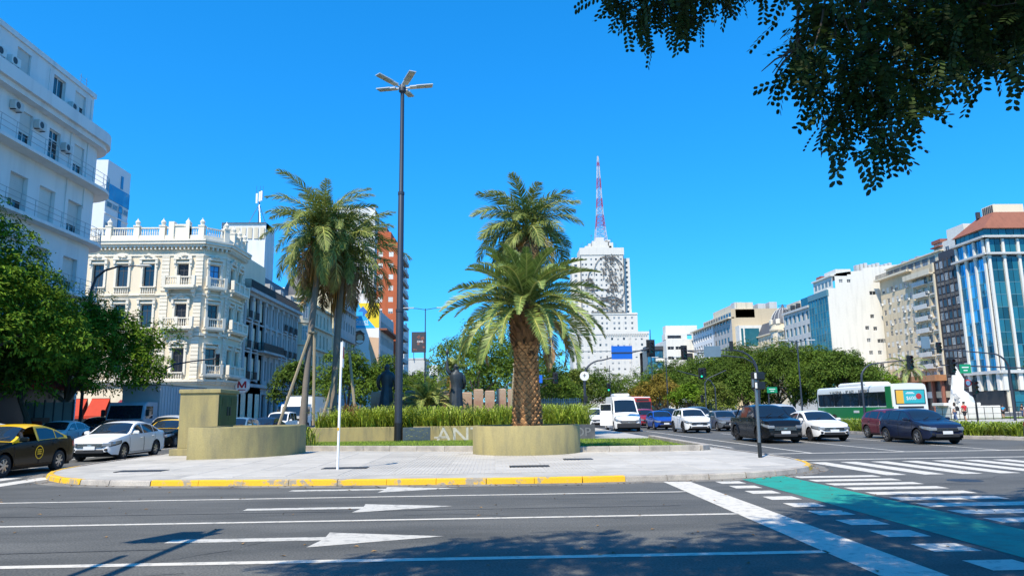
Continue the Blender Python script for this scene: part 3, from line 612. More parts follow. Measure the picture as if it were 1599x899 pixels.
class Fac:
    """a facade plane: u along d, z up, outward normal n"""
    def __init__(s, parent, o, d, origin=(0, 0)):
        l = hypot(*d); s.p = parent; s.o = o; s.d = (d[0]/l, d[1]/l); s.n = (s.d[1], -s.d[0]); s.a = atan2(s.d[1], s.d[0])
        s.org = parent.location if parent else Vector((0, 0, 0)); s.holes = []
    def P(s, u, y, z): return (s.o[0]+s.d[0]*u+s.n[0]*y-s.org[0], s.o[1]+s.d[1]*u+s.n[1]*y-s.org[1], z-s.org[2])
    def box(s, mb, u0, u1, y0, y1, z0, z1, mi=0):
        vs = [s.P(u, y, z) for z in (z0, z1) for u, y in ((u0, y1), (u1, y1), (u1, y0), (u0, y0))]
        return mb.add(vs, [(3,2,1,0),(4,5,6,7),(0,1,5,4),(1,2,6,5),(2,3,7,6),(3,0,4,7)], mi)
    def wall(s, mb, W, z0, z1, depth=.25, mi=0, u0=0.):
        H = [h for h in s.holes if h[0] < W and h[1] > u0 and h[2] < z1 and h[3] > z0]
        us = sorted({u0, W, *[h[0] for h in H], *[h[1] for h in H]}); zs = sorted({z0, z1, *[h[2] for h in H], *[h[3] for h in H]})
        hs_ = set()
        for i in range(len(us)-1):
            for j in range(len(zs)-1):
                cu, cz = (us[i]+us[i+1])/2, (zs[j]+zs[j+1])/2
                if any(h[0] < cu < h[1] and h[2] < cz < h[3] for h in H): continue
                mb.add([s.P(us[i], 0, zs[j]), s.P(us[i+1], 0, zs[j]), s.P(us[i+1], 0, zs[j+1]), s.P(us[i], 0, zs[j+1])], [(0, 1, 2, 3)], mi)
        for a, b_, c, d in H:
            q = [(a, c), (b_, c), (b_, d), (a, d)]
            for k in range(4):
                (u1, z1_), (u2, z2_) = q[k], q[(k+1) % 4]
                mb.add([s.P(u1, 0, z1_), s.P(u1, -depth, z1_), s.P(u2, -depth, z2_), s.P(u2, 0, z2_)], [(0, 1, 2, 3)], mi)
        return mb
    def place(s, name, me, u, y, z, parent=None, rx=0):
        return place(name, me, parent or s.p, s.P(u, y, z), s.a)
WC = {}
def win_mesh(w, h, kind, fm, pm):
    k = (round(w, 3), round(h, 3), kind, fm, pm)
    if k in WC: return WC[k]
    b = MB(); t = .07 if w > .7 else .05; B_ = lambda x0, x1, z0, z1, y0=-.03, y1=.03: b.box(x0, x1, y0, y1, z0, z1)
    B_(-w/2, -w/2+t, 0, h); B_(w/2-t, w/2, 0, h); B_(-w/2+t, w/2-t, 0, t); B_(-w/2+t, w/2-t, h-t, h)
    if 'm' in kind: B_(-t/2, t/2, t, h-t, -.025, .025)
    if 'M' in kind:
        for q in (1/3, 2/3): B_(-w/2+w*q-t/2, -w/2+w*q+t/2, t, h-t, -.025, .025)
    if 't' in kind: B_(-w/2+t, w/2-t, h*.72, h*.72+t, -.022, .022)
    if 's' in kind: b.box(-w/2+t, w/2-t, -.045, -.02, h*.55, h-t)
    o = b.build('window', fm); p = MB().box(-w/2+t*.6, w/2-t*.6, .0, .016, t*.6, h-t*.6).build('pane', pm)
    WC[k] = (o.data, p.data); bpy.data.objects.remove(o); bpy.data.objects.remove(p); return WC[k]
def window(F, u, z, w, h, kind='mt', fm='frame_dark', pm='pane_dark', depth=.22, hole=True, shut=0.):
    """u,z = bottom centre"""
    if hole: F.holes.append((u-w/2, u+w/2, z, z+h))
    a, p = win_mesh(w, h, kind, fm, pm)
    o = F.place('window', a, u, -depth+.05, z); place('pane', p, o)
    if shut:
        k = ('sh', round(w, 2), round(h*shut, 2))
        if k not in WC:
            b = MB(); n = max(3, int(h*shut/.14))
            for i in range(n): b.box(-w/2+.03, w/2-.03, -.07, -.04, -h*shut*(i+1)/n+.006, -h*shut*i/n)
            q = b.build('shutter', 'shutter'); WC[k] = q.data; bpy.data.objects.remove(q)
        place('shutter', WC[k], o, (0, 0, h))
    return o
def ac_unit(F, u, z):
    if 'ac' not in WC:
        b = MB(); b.cbox((0, -.2, .3), (.82, .34, .56), 0, 0, .03); b.lathe([(.2, -.39), (.22, -.375)], 12, (-.1, 0, .3), 1, 'y'); b.lathe([(0, -.378), (.2, -.374)], 12, (-.1, 0, .3), 1, 'y')
        b.box(-.3, -.26, -.34, 0, -.03, .02, 1); b.box(.26, .3, -.34, 0, -.03, .02, 1)
        o = b.build('air_conditioner', ['ac_white', 'frame_dark']); WC['ac'] = o.data; bpy.data.objects.remove(o)
    return F.place('air_conditioner', WC['ac'], u, 0, z)
def railing(F, u0, u1, y0, y1, z, h, mat='rail_iron', step=.16, r=.014, top=.03, name='railing'):
    b = MB(); pts = [(u0, y0), (u0, y1), (u1, y1), (u1, y0)]
    for (a, ya), (c, yc) in zip(pts, pts[1:]):
        l = hypot(c-a, yc-ya); n = max(1, int(l/step))
        for i in range(n+1):
            u, y = lerp(a, c, i/n), lerp(ya, yc, i/n); F.box(b, u-r, u+r, y-r, y+r, z, z+h)
        for zz in (z+.05, z+h):
            F.box(b, min(a, c)-top, max(a, c)+top, min(ya, yc)-top, max(ya, yc)+top, zz, zz+top*1.4)
    return b.build(name, mat, F.p)
def bars_railing(F, u0, u1, y, z, h, mat, n=3, post=1.6):
    b = MB()
    for i in range(n): F.box(b, u0, u1, y-.015, y+.015, z+h*(i+1)/n-.03, z+h*(i+1)/n)
    k = max(1, int((u1-u0)/post))
    for i in range(k+1): u = lerp(u0, u1, i/k); F.box(b, u-.02, u+.02, y-.024, y+.024, z, z+h)
    return b.build('railing', mat, F.p)
def balustrade(F, u0, u1, y, z, h, mat, step=.24, name='balustrade'):
    b = MB(); n = max(1, int((u1-u0)/step))
    for i in range(n):
        u = u0+(i+.5)*(u1-u0)/n; c = F.P(u, y, z)
        b.lathe([(.06, .08), (.045, .15), (.085, .3), (.05, h*.62), (.06, h-.12)], 6, c)
    F.box(b, u0, u1, y-.13, y+.13, z, z+.09); F.box(b, u0, u1, y-.14, y+.14, z+h-.13, z+h)
    return b.build(name, mat, F.p)
def building(label, loc, name='apartment_building', cat='building', group=None): return thing(name, label, cat, (*loc, 0), 0, group)
def shell(B, x0, x1, y0, y1, z0, z1, mat, skip=(), name='wall', roof='concrete'):
    """other faces of a block (world coords); skip any of 'W E S N'"""
    L_ = B.location; b = MB(); X0, X1, Y0, Y1 = x0-L_[0], x1-L_[0], y0-L_[1], y1-L_[1]
    fc = {'S': [(X0, Y0), (X1, Y0)], 'E': [(X1, Y0), (X1, Y1)], 'N': [(X1, Y1), (X0, Y1)], 'W': [(X0, Y1), (X0, Y0)]}
    for k, (p, q) in fc.items():
        if k in skip: continue
        b.add([(*p, z0), (*q, z0), (*q, z1), (*p, z1)], [(0, 1, 2, 3)])
    if b.v: b.build(name, mat, B)
    MB().add([(X0, Y0, z1-.01), (X1, Y0, z1-.01), (X1, Y1, z1-.01), (X0, Y1, z1-.01)], [(0, 1, 2, 3)]).build('roof', roof, B)
random.seed(11)
# ---- 1 white rounded building on the left
B = building('white rounded modern apartment building at the left edge with wrapping balconies', (-35, 40), 'corner_building')
F = Fac(B, (-29.5, 14), (0, 1))      # u = Y-14
U = lambda y: y-14
for y in (24, 28, 31.5, 35, 38, 40.3, 43.4, 47.2, 49.7): window(F, U(y), 22.65, 1.35, 1.85, 'm', 'frame_white', 'pane_dark', .25, True, random.choice((0, .95, .95, .5)))
for y in (25, 29, 33, 37, 40.6, 44.2, 47.2, 50.1): window(F, U(y), 18.4, 1.25, 2.3, 'mt', 'frame_white', 'pane_dark', .25, True, random.choice((0, .9, .6)))
for zf in (14.3, 10.3, 6.4):
    for y in (25, 29, 33, 37, 40.9, 44.1, 47.0, 50.2): window(F, U(y), zf, 1.7, 2.3, 'm', 'frame_white', 'pane_dark', .4, True, random.choice((.95, .95, .7)))
b = MB(); F.wall(b, 37.8, 0, 21.7, .4); F.wall(b, 37.4, 21.7, 24.9, .3); b.build('wall', 'white_wall', B)
def rounded(off, y1=54.0, r=2.2, xe=-36):   # plan outline of the rounded corner, offset outward
    x = -29.5+off; y = y1+off; rr_ = r+off
    return [(x, 14)]+[(x-rr_+rr_*cos(a), y-rr_+rr_*sin(a)) for a in [pi/2*i/10 for i in range(11)]]+[(xe, y), (xe, 14)]
def pr_(mb, off, z0, z1, mi=0, y0=None):
    pts = rounded(off)
    if y0: pts = [(x, max(y, y0)) for x, y in pts]
    return mb.prism([(x-B.location[0], y-B.location[1]) for x, y in pts], z0, z1, mi)
b = MB(); pts = rounded(0)
seg = pts[1:13]
n = len(seg)
b.add([(x-B.location[0], y-B.location[1], z) for z in (0, 21.7) for x, y in seg], [(i, i+1, n+i+1, n+i) for i in range(n-1)])
b.build('rounded_corner', 'white_wall', B, smooth=True)
b = MB(); pr_(b, .85, 21.65, 22.5); pr_(b, .6, 21.3, 21.65); b.build('cornice', 'white_wall', B, smooth=True, ang=30)
for zz in (18.15, 14.1, 10.1): b = MB(); pr_(b, 1.0 if zz > 18 else .75, zz-.22, zz); b.build('balcony_slab', 'white_wall', B, smooth=True, ang=30)
F2 = Fac(B, (-29.5, 51.4), (-1, 0)); b = MB(); F2.wall(b, 6, 22.4, 24.9, .2); F.box(b, -.1, 37.5, -.3, .12, 24.9, 25.25)
F.box(b, 30, 37.4, -6, -.3, 24.5, 24.8); b.build('parapet', 'white_wall', B)
for zz, off in ((18.15, .95), (14.1, .7), (10.1, .7)):
    b = MB(); pts = [(x-B.location[0], y-B.location[1]) for x, y in rounded(off)][:-2]
    for q in (.35, .7, 1.05): b.tube([(*p, zz+q) for p in pts], .018, 4)
    for p in resample(pts, 1.4): b.tube([(*p, zz), (*p, zz+1.05)], .02, 4)
    b.build('railing', 'rail_pale', B)
for y, z in ((42.2, 22.9), (48.6, 22.7), (40.9, 22.9), (45.3, 20.0), (48.3, 19.6), (42.9, 20.3), (36, 22.8), (39.5, 19.8)): ac_unit(F, U(y), z)
b = MB(); F.box(b, U(51.0), U(51.12), 0, .09, 16.4, 24.6); F.box(b, U(48.9), U(49.0), 0, .08, 14.5, 21.5); F.box(b, U(46), U(46.06), 0, .05, 22.5, 24.6); b.build('downpipe', 'white_wall', B)
b = MB()
for y in (50.2, 50.9): b.tube([F.P(U(y), -.4, 25), F.P(U(y), -.4, 26.3)], .02, 5)
for i in range(3): b.tube([F.P(U(50.0), -.4, 25.6+.25*i), F.P(U(51.1), -.4, 25.6+.25*i)], .012, 4)
b.build('roof_aerial', 'steel', B)
b = MB(); F.box(b, 8, 38.2, .0, .35, 4.5, 5.6); b.build('fascia', 'awning_red', B)
b = MB(); F.box(b, 8, 38.0, .02, .06, .1, 4.3); b.build('shop_front', 'shop_dark', B)
aw = MB(); aw.add([F.P(20, .05, 4.4), F.P(37, .05, 4.4), F.P(37, 1.5, 3.6), F.P(20, 1.5, 3.6), F.P(20, 1.5, 3.35), F.P(37, 1.5, 3.35)], [(0, 1, 2, 3), (3, 2, 5, 4)]); aw.build('awning', 'awning_red', B)
shell(B, -48, -29.55, 14, 51.4, 0, 24.7, 'white_wall', skip=('E',))
# ---- 2 tower of white panels and glass bands behind it
B = building('pale glass and panel high rise behind the white building at upper left', (-66, 119), 'office_tower')
F = Fac(B, (-63, 115.3), (0, 1)); W_ = 7.4; b = MB(); F.wall(b, W_, 0, 43.2); b.build('wall', 'glass_white_tower', B)
for z in [3+3.6*i for i in range(11)]:
    if 36 < z < 39.5: continue
    for u in (1.1, 2.9, 4.7, 6.4): window(F, u, z, 1.6, 1.0, '', 'frame_white', 'pane_grey', -.02, False)
b = MB(); F.box(b, 0, W_, 0, .08, 36.8, 39.4); b.build('glass_band', 'pane_blue', B)
b = MB(); F.box(b, 4.2, 5.2, 0, .1, 12, 36.6); F.box(b, 4.3, 5.0, 0, .1, 39.6, 41.8); b.build('glass_strip', 'pane_blue', B)
b = MB()
for z in [5.4+3.6*i for i in range(9)]: F.box(b, 0, W_, 0, .16, z, z+.22)
b.build('panel_band', 'glass_white_tower', B); shell(B, -74, -63.01, 115.3, 122.7, 0, 43.2, 'glass_white_tower', skip=('E',))
# ---- 3 ornate white corner building
B = building('ornate cream white corner building with balustrade, pediments and balconies', (-38, 86), 'corner_building')
FS = Fac(B, (-46, 80), (1, 0)); FC = Fac(B, (-32.3, 80), (1.8, 2.0)); FE = Fac(B, (-30.5, 82), (0, 1))
WS, WCc, WE = 13.7, hypot(1.8, 2.0), 6.0
xs = [2.4-.2, 4.85, 7.75, 11.5]
flo = [(6.1, 2.75), (11.2, 2.55), (15.75, 2.5)]
for z, h in flo:
    for u in xs: window(FS, u, z, 1.2, h, 'mt', 'frame_dark', 'pane_dark', .28)
    window(FC, WCc/2, z, 1.15, h, 'mt', 'frame_dark', 'pane_sky' if z > 15 else 'pane_dark', .28)
    for u in (1.7, 4.3): window(FE, u, z, 1.0, h, 'mt', 'frame_dark', 'pane_dark', .28)
for u in (1.2, 3.6): FS.holes.append((u-1, u+1, .3, 3.6))
b = MB()
for F, W_ in ((FS, WS), (FC, WCc), (FE, WE)): F.wall(b, W_, 0, 20.2, .28)
b.build('wall', 'cream_wall', B)
def trim(F, W_, us, ends=(0, 0), center=None):
    b = MB()
    for z0, z1, y in ((20.2, 20.45, .5), (20.45, 20.75, .75), (20.75, 20.95, .85), (19.2, 19.4, .12), (14.75, 14.95, .18), (10.25, 10.55, .25), (5.0, 5.25, .2), (5.25, 5.5, .45)):
        F.box(b, -y*ends[0], W_+y*ends[1], -.3, y, z0, z1); b.build('cornice_band', 'cream_trim', B); b = MB()
    n = int(W_/.45)
    for i in range(n): u = (i+.5)*W_/n; F.box(b, u-.09, u+.09, 0, .45, 19.88, 20.2)
    tag(b.build('modillions', 'cream_trim', B), kind='stuff'); b = MB(); F.box(b, 0, W_, -.25, .12, 20.95, 21.55)
    b.build('parapet', 'cream_trim', B)
    for z, h in flo:
        for u in us:
            b = MB(); w_ = 1.2
            F.box(b, u-w_/2-.28, u-w_/2-.04, 0, .14, z-.1, z+h+.1); F.box(b, u+w_/2+.04, u+w_/2+.28, 0, .14, z-.1, z+h+.1)
            F.box(b, u-w_/2-.28, u+w_/2+.28, 0, .18, z+h+.1, z+h+.32); F.box(b, u-w_/2-.42, u+w_/2+.42, 0, .36, z+h+.5, z+h+.62)
            b.build('window_surround', 'cream_trim', B)
            for s_ in (-1, 1):
                b = MB(); F.box(b, u+s_*(w_/2+.27)-.13, u+s_*(w_/2+.27)+.13, .0, .32, z+h+.05, z+h+.5); F.box(b, u+s_*(w_/2+.27)-.1, u+s_*(w_/2+.27)+.1, .0, .2, z+h-.35, z+h+.05); b.build('bracket', 'cream_trim', B)
            if z > 15 or u == center:
                b = MB(); q = z+h+.62; pts = [(-1.05, 0), (1.05, 0)]
                if (us.index(u)+(z > 15)) % 2: top = [(0, .62)]; inn = [(0, .42)]
                else: top = [(.8*cos(a)*1.25, .1+.55*sin(a)) for a in [pi*i/10 for i in range(11)]]
                prof = [(-1.05, 0), (1.05, 0)]+top
                n = len(prof)
                b.add([F.P(u+pu, y, q+pz) for y in (.05, .34) for pu, pz in prof], [tuple(range(n, 2*n))]+[(i, (i+1) % n, n+(i+1) % n, n+i) for i in range(n)])
                pr2 = [(pu*.72, pz*.62+.09) for pu, pz in prof]
                b.add([F.P(u+pu, .345, q+pz) for pu, pz in pr2]+[F.P(u+pu, .2, q+pz) for pu, pz in pr2], [(i, (i+1) % n, n+(i+1) % n, n+i) for i in range(n)])
                b.build('pediment', 'cream_trim', B)
                b = MB(); rr_ = random.Random(int(u*10))
                for i in range(9): b.lathe([(0, -.07), (.12, -.05), (.15, 0)], 6, F.P(u+rr_.uniform(-.45, .45), .36, q+rr_.uniform(.08, .35)), axis='z')
                b.build('carved_ornament', 'cream_trim', B)
trim(FS, WS, xs, (0, .5), 11.5); trim(FC, WCc, [WCc/2], (.3, .3)); trim(FE, WE, [1.7, 4.3], (.5, 0))
# rusticated strips (separate courses) and balconies
b = MB()
for F, us in ((FS, (9.55, 13.25, .35)), (FE, (.35, 5.6))):
    for u in us:
        for i in range(33):
            z = 5.6+i*.42
            if 10.1 < z < 10.5 or 14.6 < z < 15: continue
            F.box(b, u-.42, u+.42, 0, .1, z, z+.36)
b.build('quoin_courses', 'cream_trim', B)
def balcony(F, u0, u1, z, y=.95, solid=False):
    b = MB(); F.box(b, u0-.1, u1+.1, 0, y+.2, z-.28, z-.04); F.box(b, u0, u1, 0, y+.05, z-.42, z-.28); b.build('balcony_slab', 'cream_trim', B)
    n = max(1, round((u1-u0)/1.5))
    for i in range(n+1):
        u = lerp(u0, u1, i/n); b = MB(); F.box(b, u-.19, u+.19, y-.19, y+.19, z-.04, z+1.05); b.build('pedestal', 'cream_trim', B)
        if i < n: balustrade(F, u+.19, lerp(u0, u1, (i+1)/n)-.19, y, z-.04, 1.0, 'cream_trim', .22)
    for s_ in (u0+.2, u1-.2):
        b = MB(); F.box(b, s_-.16, s_+.16, 0, y*.8, z-.75, z-.42); F.box(b, s_-.13, s_+.13, 0, y*.4, z-1.15, z-.75); b.build('bracket', 'cream_trim', B)
for z in (15.75, 11.2):
    balcony(FS, 9.9, 13.1, z); balcony(FC, .35, WCc-.35, z, .6); balcony(FE, .5, 5.5, z, .7)
    for u in xs[:3]: balustrade(FS, u-.85, u+.85, .12, z-1.0+.05, .95, 'cream_trim', .22)
for u in (5, 8, 11): balustrade(FS, u-1.2, u+1.2, .25, 5.5, .8, 'cream_trim', .25)
balcony(FC, .35, WCc-.35, 6.1, .6); balcony(FE, .5, 5.5, 6.1, .6)
# roof balustrade with pedestals and urns
def roofline(F, W_, us):
    for u in us:
        b = MB(); F.box(b, u-.3, u+.3, -.35, .2, 20.95, 22.55); F.box(b, u-.36, u+.36, -.4, .26, 22.55, 22.7); b.build('pedestal', 'cream_trim', B)
        MB().lathe([(.05, 0), (.2, .05), (.24, .25), (.3, .4), (.16, .6), (.06, .72), (.08, .8), (0, .88)], 8, F.P(u, -.07, 22.7)).build('urn', 'cream_trim', B, smooth=True)
    for a, c in zip(us, us[1:]):
        if c-a > .8: balustrade(F, a+.3, c-.3, -.1, 21.5, 1.0, 'cream_trim', .24)
roofline(FS, WS, [.3, 3.0, 6.1, 8.95]); roofline(FS, WS, [11.7, 13.3]); roofline(FC, WCc, [WCc-.2]); roofline(FE, WE, [1.9, 3.9, 5.7])
balustrade(FC, .2, WCc-.5, -.1, 21.5, 1.0, 'cream_trim', .24); balustrade(FS, 9.2, 10.0, -.1, 21.5, 1.0, 'cream_trim', .24); balustrade(FS, 11.0, 11.6, -.1, 21.5, 1., 'cream_trim', .24)
b = MB(); FS.box(b, 9.7, 10.3, -.4, .3, 20.95, 23.1); FS.box(b, 11.6, 12.0, -.4, .3, 20.95, 23.1); FS.box(b, 10.3, 11.6, -.35, .15, 20.95, 22.6); FS.box(b, 10.2, 11.7, -.4, .25, 22.6, 22.8); b.build('parapet', 'cream_trim', B)
# ground floor: red awnings and doors
for u in (1.2, 3.6):
    MB().add([FS.P(u-1, -.2, .3), FS.P(u+1, -.2, .3), FS.P(u+1, -.2, 3.6), FS.P(u-1, -.2, 3.6)], [(0, 1, 2, 3)]).build('shop_window', 'shop_dark', B)
    MB().add([FS.P(u-.95, .02, 3.55), FS.P(u+.95, .02, 3.55), FS.P(u+1.0, 1.3, 1.75), FS.P(u-1.0, 1.3, 1.75), FS.P(u+1.0, 1.3, 1.45), FS.P(u-1.0, 1.3, 1.45)], [(0, 1, 2, 3), (3, 2, 4, 5)]).build('awning', 'awning_red', B)
shell(B, -46, -32.4, 80.1, 96, 0, 20.9, 'cream_wall', skip=('S',)); shell(B, -40, -30.5, 88, 96, 0, 20.9, 'cream_wall', skip=('W', 'S'))
# white rooftop block behind with its aerial
B = building('plain white rooftop block with a phone aerial behind the ornate corner building', (-38, 114), 'apartment_building')
F = Fac(B, (-42, 110), (1, 0)); b = MB(); window(F, 1.2, 26, 1.2, 1.4, 'm'); F.wall(b, 6.8, 0, 30); F.box(b, 0, 6.8, -3, -.3, 30, 31); b.build('wall', 'white_wall', B); shell(B, -42, -35.2, 110, 114.5, 0, 31, 'white_wall', skip=('S',))
b = MB()
for i in range(7): F.box(b, .3+i*.95, .95+i*.95, .02, .12, 28.4, 30.2)
b.build('water_tank_panels', 'beige_pale', B)
b = MB(); c = F.P(5.3, -1, 31)
b.tube([c, (c[0], c[1], c[2]+5.4)], .09, 6)
for q in ((-1.6, 0), (1.0, .6), (.6, -1)): b.tube([(c[0]+q[0], c[1]+q[1], c[2]), (c[0], c[1], c[2]+3.2)], .05, 5)
for dx in (-.35, .35, .1): b.cbox((c[0]+dx, c[1]-.2, c[2]+4.3+dx*.6), (.28, .16, 1.6), 1, 0, .03)
for dx in (-.5, .1, .5): b.tube([(c[0]+dx, c[1], c[2]+4), (c[0]+dx, c[1], c[2]+6.2)], .025, 4)
b.build('phone_aerial', ['steel', 'white_paint'], B)
# ---- 5 shaded ornate facade along the avenue
B = building('grey ornate apartment building in shade with iron balconies, right of the corner building', (-38, 100))
F = Fac(B, (-30.5, 88.0), (0, 1)); W_ = 24.0; us = [1.6+2.6*i for i in range(9)]
for z, h in ((6.0, 2.6), (9.8, 2.6), (13.5, 2.5)):
    for u in us: window(F, u, z, 1.05, h, 'mt', 'frame_dark', 'pane_dark', .35)
for u in us: F.holes.append((u-.85, u+.85, .2, 4.2))
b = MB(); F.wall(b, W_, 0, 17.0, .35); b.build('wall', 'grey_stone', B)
for u in us: MB().add([F.P(u-.85, -.3, .2), F.P(u+.85, -.3, .2), F.P(u+.85, -.3, 4.2), F.P(u-.85, -.3, 4.2)], [(0, 1, 2, 3)]).build('shop_window', 'shop_dark', B)
for i in range(10):
    u = .3+2.6*i
    if u < W_: b = MB(); F.box(b, u-.28, u+.28, 0, .28, 5.6, 16.2); F.box(b, u-.4, u+.4, 0, .4, 15.7, 16.2); b.build('pilaster', 'grey_stone', B)
b = MB()
for z0, z1, y in ((16.2, 16.6, .5), (16.6, 17.0, .95), (5.0, 5.4, .5), (9.2, 9.4, .25), (12.9, 13.1, .25)): F.box(b, 0, W_, -.2, y, z0, z1)
b.build('cornice', 'grey_stone', B)
for z in (9.7, 13.4, 5.9):
    for u in us[:2]+us[6:]:
        b = MB(); F.box(b, u-.75, u+.75, 0, .5, z-.15, z); b.build('balcony_slab', 'grey_stone', B); railing(F, u-.7, u+.7, 0, .45, z, .95, 'rail_iron', .12, .018)
z = 9.7; b = MB(); F.box(b, 5.4, 14.6, 0, 1.1, z-.25, z); b.build('balcony_slab', 'grey_stone', B); railing(F, 5.5, 14.5, 0, 1.0, z, 1.0, 'rail_iron', .1, .02)
railing(F, .2, W_-.2, 0, .85, 17.0, 1.0, 'rail_iron', .12, .02)
b = MB(); b.add([F.P(0, -.5, 17), F.P(W_, -.5, 17), F.P(W_, -1.6, 20.6), F.P(0, -1.6, 20.6), F.P(0, -8, 20.6), F.P(W_, -8, 20.6), F.P(0, -8, 17), F.P(W_, -8, 17)], [(0, 1, 2, 3), (3, 2, 5, 4), (0, 3, 4, 6), (2, 1, 7, 5)]); b.build('roof', 'slate_roof', B)
for u in us[::2]:
    b = MB(); F.box(b, u-.7, u+.7, -1.6, -.35, 17.1, 19.4); b.build('dormer', 'grey_stone', B); window(F, u, 17.4, .95, 1.7, 'm', 'frame_white', 'pane_dark', .28, False)
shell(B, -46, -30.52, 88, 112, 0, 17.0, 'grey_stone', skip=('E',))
o = thing('metro_sign', 'round white sign with a red letter M on the shaded facade', 'sign', (-29.6, 86.4, 5.0))
MB().lathe([(0, -.06), (.82, -.06), (.88, 0), (.82, .06), (0, .06)], 28, axis='y').build('sign_disc', 'white_paint', o)
M('deep_red', (.38, .01, .03), .5); b = MB(); q = [(-.52, -.32), (-.34, -.32), (-.34, .12), (-.08, -.32), (.08, -.32), (.34, .12), (.34, -.32), (.52, -.32), (.52, .46), (.30, .46), (0, -.06), (-.30, .46), (-.52, .46)]
b.add([(x, -.075, z+.05) for x, z in q], [(0, 1, 2, 11, 12), (2, 3, 10, 11), (3, 4, 10), (4, 5, 9, 10), (5, 6, 7, 8, 9)]); b.build('sign_letter', 'deep_red', o)
b = MB(); b.lathe([(.86, -.05), (.95, -.03), (.95, .03), (.86, .05)], 28, axis='y'); b.build('sign_rim', 'frame_white', o)
b = MB(); b.box(-.45, .45, -.075, -.066, -.55, -.45); b.build('sign_lettering', 'deep_red', o); MB().box(-.95, -.8, .07, .2, -.1, .1).build('bracket', 'steel', o)
o = thing('shop_sign', 'pale blue shop sign at street level near the delivery truck', 'sign', (-28.2, 100, 3.05)); M('sign_cyan', (.06, .45, .75), .4); MB().box(-1.1, 1.1, -.1, .1, -.38, .42).build('sign_box', 'sign_cyan', o); MB().box(-2.2, -1.1, -.05, .05, -.05, .05).build('bracket', 'steel', o)
# ---- 6 beige domed corner building
B = building('weathered beige corner building with a round bay behind the palm trunks', (-38, 124), 'corner_building')
F = Fac(B, (-31, 117), (0, 1)); W_ = 22; FS = Fac(B, (-42, 116), (1, 0))
for z in (5.5, 9.3, 13.1, 16.6):
    for u in [2+2.7*i for i in range(7)]: window(F, u, z, 1.05, 2.3, 'mt', 'frame_white', 'pane_dark', .3)
    for u in (6.0, 8.5): window(FS, u, z, 1.0, 2.3, 'mt', 'frame_white', 'pane_dark', .3)
b = MB(); F.wall(b, W_, 0, 20, .3); FS.wall(b, 10.2, 0, 20, .3); b.build('wall', 'beige_pale', B)
b = MB()
for z in (4.8, 8.7, 12.5, 16.2, 19.8): F.box(b, 0, W_, 0, .5, z, z+.3); FS.box(b, 0, 10.6, 0, .5, z, z+.3)
b.build('cornice', 'beige_pale', B)
bay = MB(); c = (-31.6+38, 116.8-124); bay.lathe([(2.0, 3.5), (2.3, 4.6), (2.3, 19.5), (2.7, 19.8), (2.7, 20.2)], 20, (*c, 0)); bay.build('round_bay', 'beige_pale', B, smooth=True)
MB().lathe([(2.4, 20.2), (2.3, 21.5), (1.7, 22.9), (.7, 23.7), (.3, 24.3), (0, 25.2)], 20, (*c, 0)).build('dome', 'slate_roof', B, smooth=True)
for z in (5.5, 9.3, 13.1, 16.6):
    for a in (-2.2, -1.5, -.8):
        o = place('window', win_mesh(.95, 2.3, 'mt', 'frame_white', 'pane_grey')[0], B, (c[0]+2.31*cos(a), c[1]+2.31*sin(a), z), a+pi/2); place('pane', win_mesh(.95, 2.3, 'mt', 'frame_white', 'pane_grey')[1], o, (0, -.02, 0))
    o = MB().lathe([(2.35, z-.9), (2.8, z-.75), (2.8, z-.5)], 20, (*c, 0)).build('balcony_slab', 'beige_pale', B)
shell(B, -42, -31.02, 116.05, 139, 0, 20, 'beige_pale', skip=('E', 'S'))
# ---- 7 tall block with a bare cream party wall
B = building('apartment block showing a bare bright cream party wall between the palm trunks', (-38, 148))
F = Fac(B, (-31, 140.5), (0, 1))
for z in [5+3.4*i for i in range(6)]:
    for u in [1.8+2.6*i for i in range(8)]: window(F, u, z, 1.2, 1.9, 'm', 'frame_white', 'pane_dark', .2)
b = MB(); F.wall(b, 22, 0, 26, .2); b.build('wall', 'grey_stone', B)
b = MB(); FS = Fac(B, (-44, 140.4), (1, 0)); FS.wall(b, 13, 0, 26, .2); FS.box(b, 9.3, 12.6, -.3, 0, 26, 27.2); b.build('party_wall', 'party_wall', B)
b = MB()
for z in (16.5, 22.6): F.box(b, 0, 22, 0, .6, z, z+.25)
b.build('cornice', 'grey_stone', B); shell(B, -44, -31.03, 140.5, 163, 0, 26, 'grey_stone', skip=('E', 'S'))
# ---- 8 building with the big advertising wall
B = building('shaded apartment building behind the blue and yellow billboard, with a brown eave', (-34, 172))
F = Fac(B, (-25.9, 165.2), (0, 1))
for z in [4+3.3*i for i in range(6)]:
    for u in [1.4+2.1*i for i in range(10)]: window(F, u, z, 1.3, 1.9, 'm', 'frame_white', 'pane_dark', .2)
b = MB(); F.wall(b, 22, 0, 24.6, .2); b.build('wall', 'concrete_panel', B)
b = MB(); F.box(b, -.3, 22.3, -.3, 1.6, 20.2, 20.6); b.build('eave', 'brown_roof', B)
FS = Fac(B, (-36, 165), (1, 0)); b = MB(); FS.wall(b, 10.1, 0, 24.6); b.build('party_wall', 'white_wall', B); shell(B, -36, -25.95, 165.2, 187, 0, 24.6, 'concrete_panel', skip=('E', 'S'))
o = thing('billboard', 'huge wall advertisement, blue with yellow corner and a brown bearded head', 'billboard', (-29.1, 164.9, 11))
M('ad_white', (.78, .76, .72), .6, var=.04); M('ad_cyan', (.02, .42, .75), .6, var=.05); M('ad_blue', (.02, .16, .52), .6, var=.05); M('ad_yellow', (.82, .60, .02), .6, var=.05); M('ad_tan', (.62, .42, .27), .6, var=.1); M('ad_brown', (.30, .12, .06), .7, var=.2); M('ad_dark', (.12, .08, .06), .7)
MB().box(-3.0, 3.0, -.2, 0, 0, 16.2).build('board', 'ad_white', o)
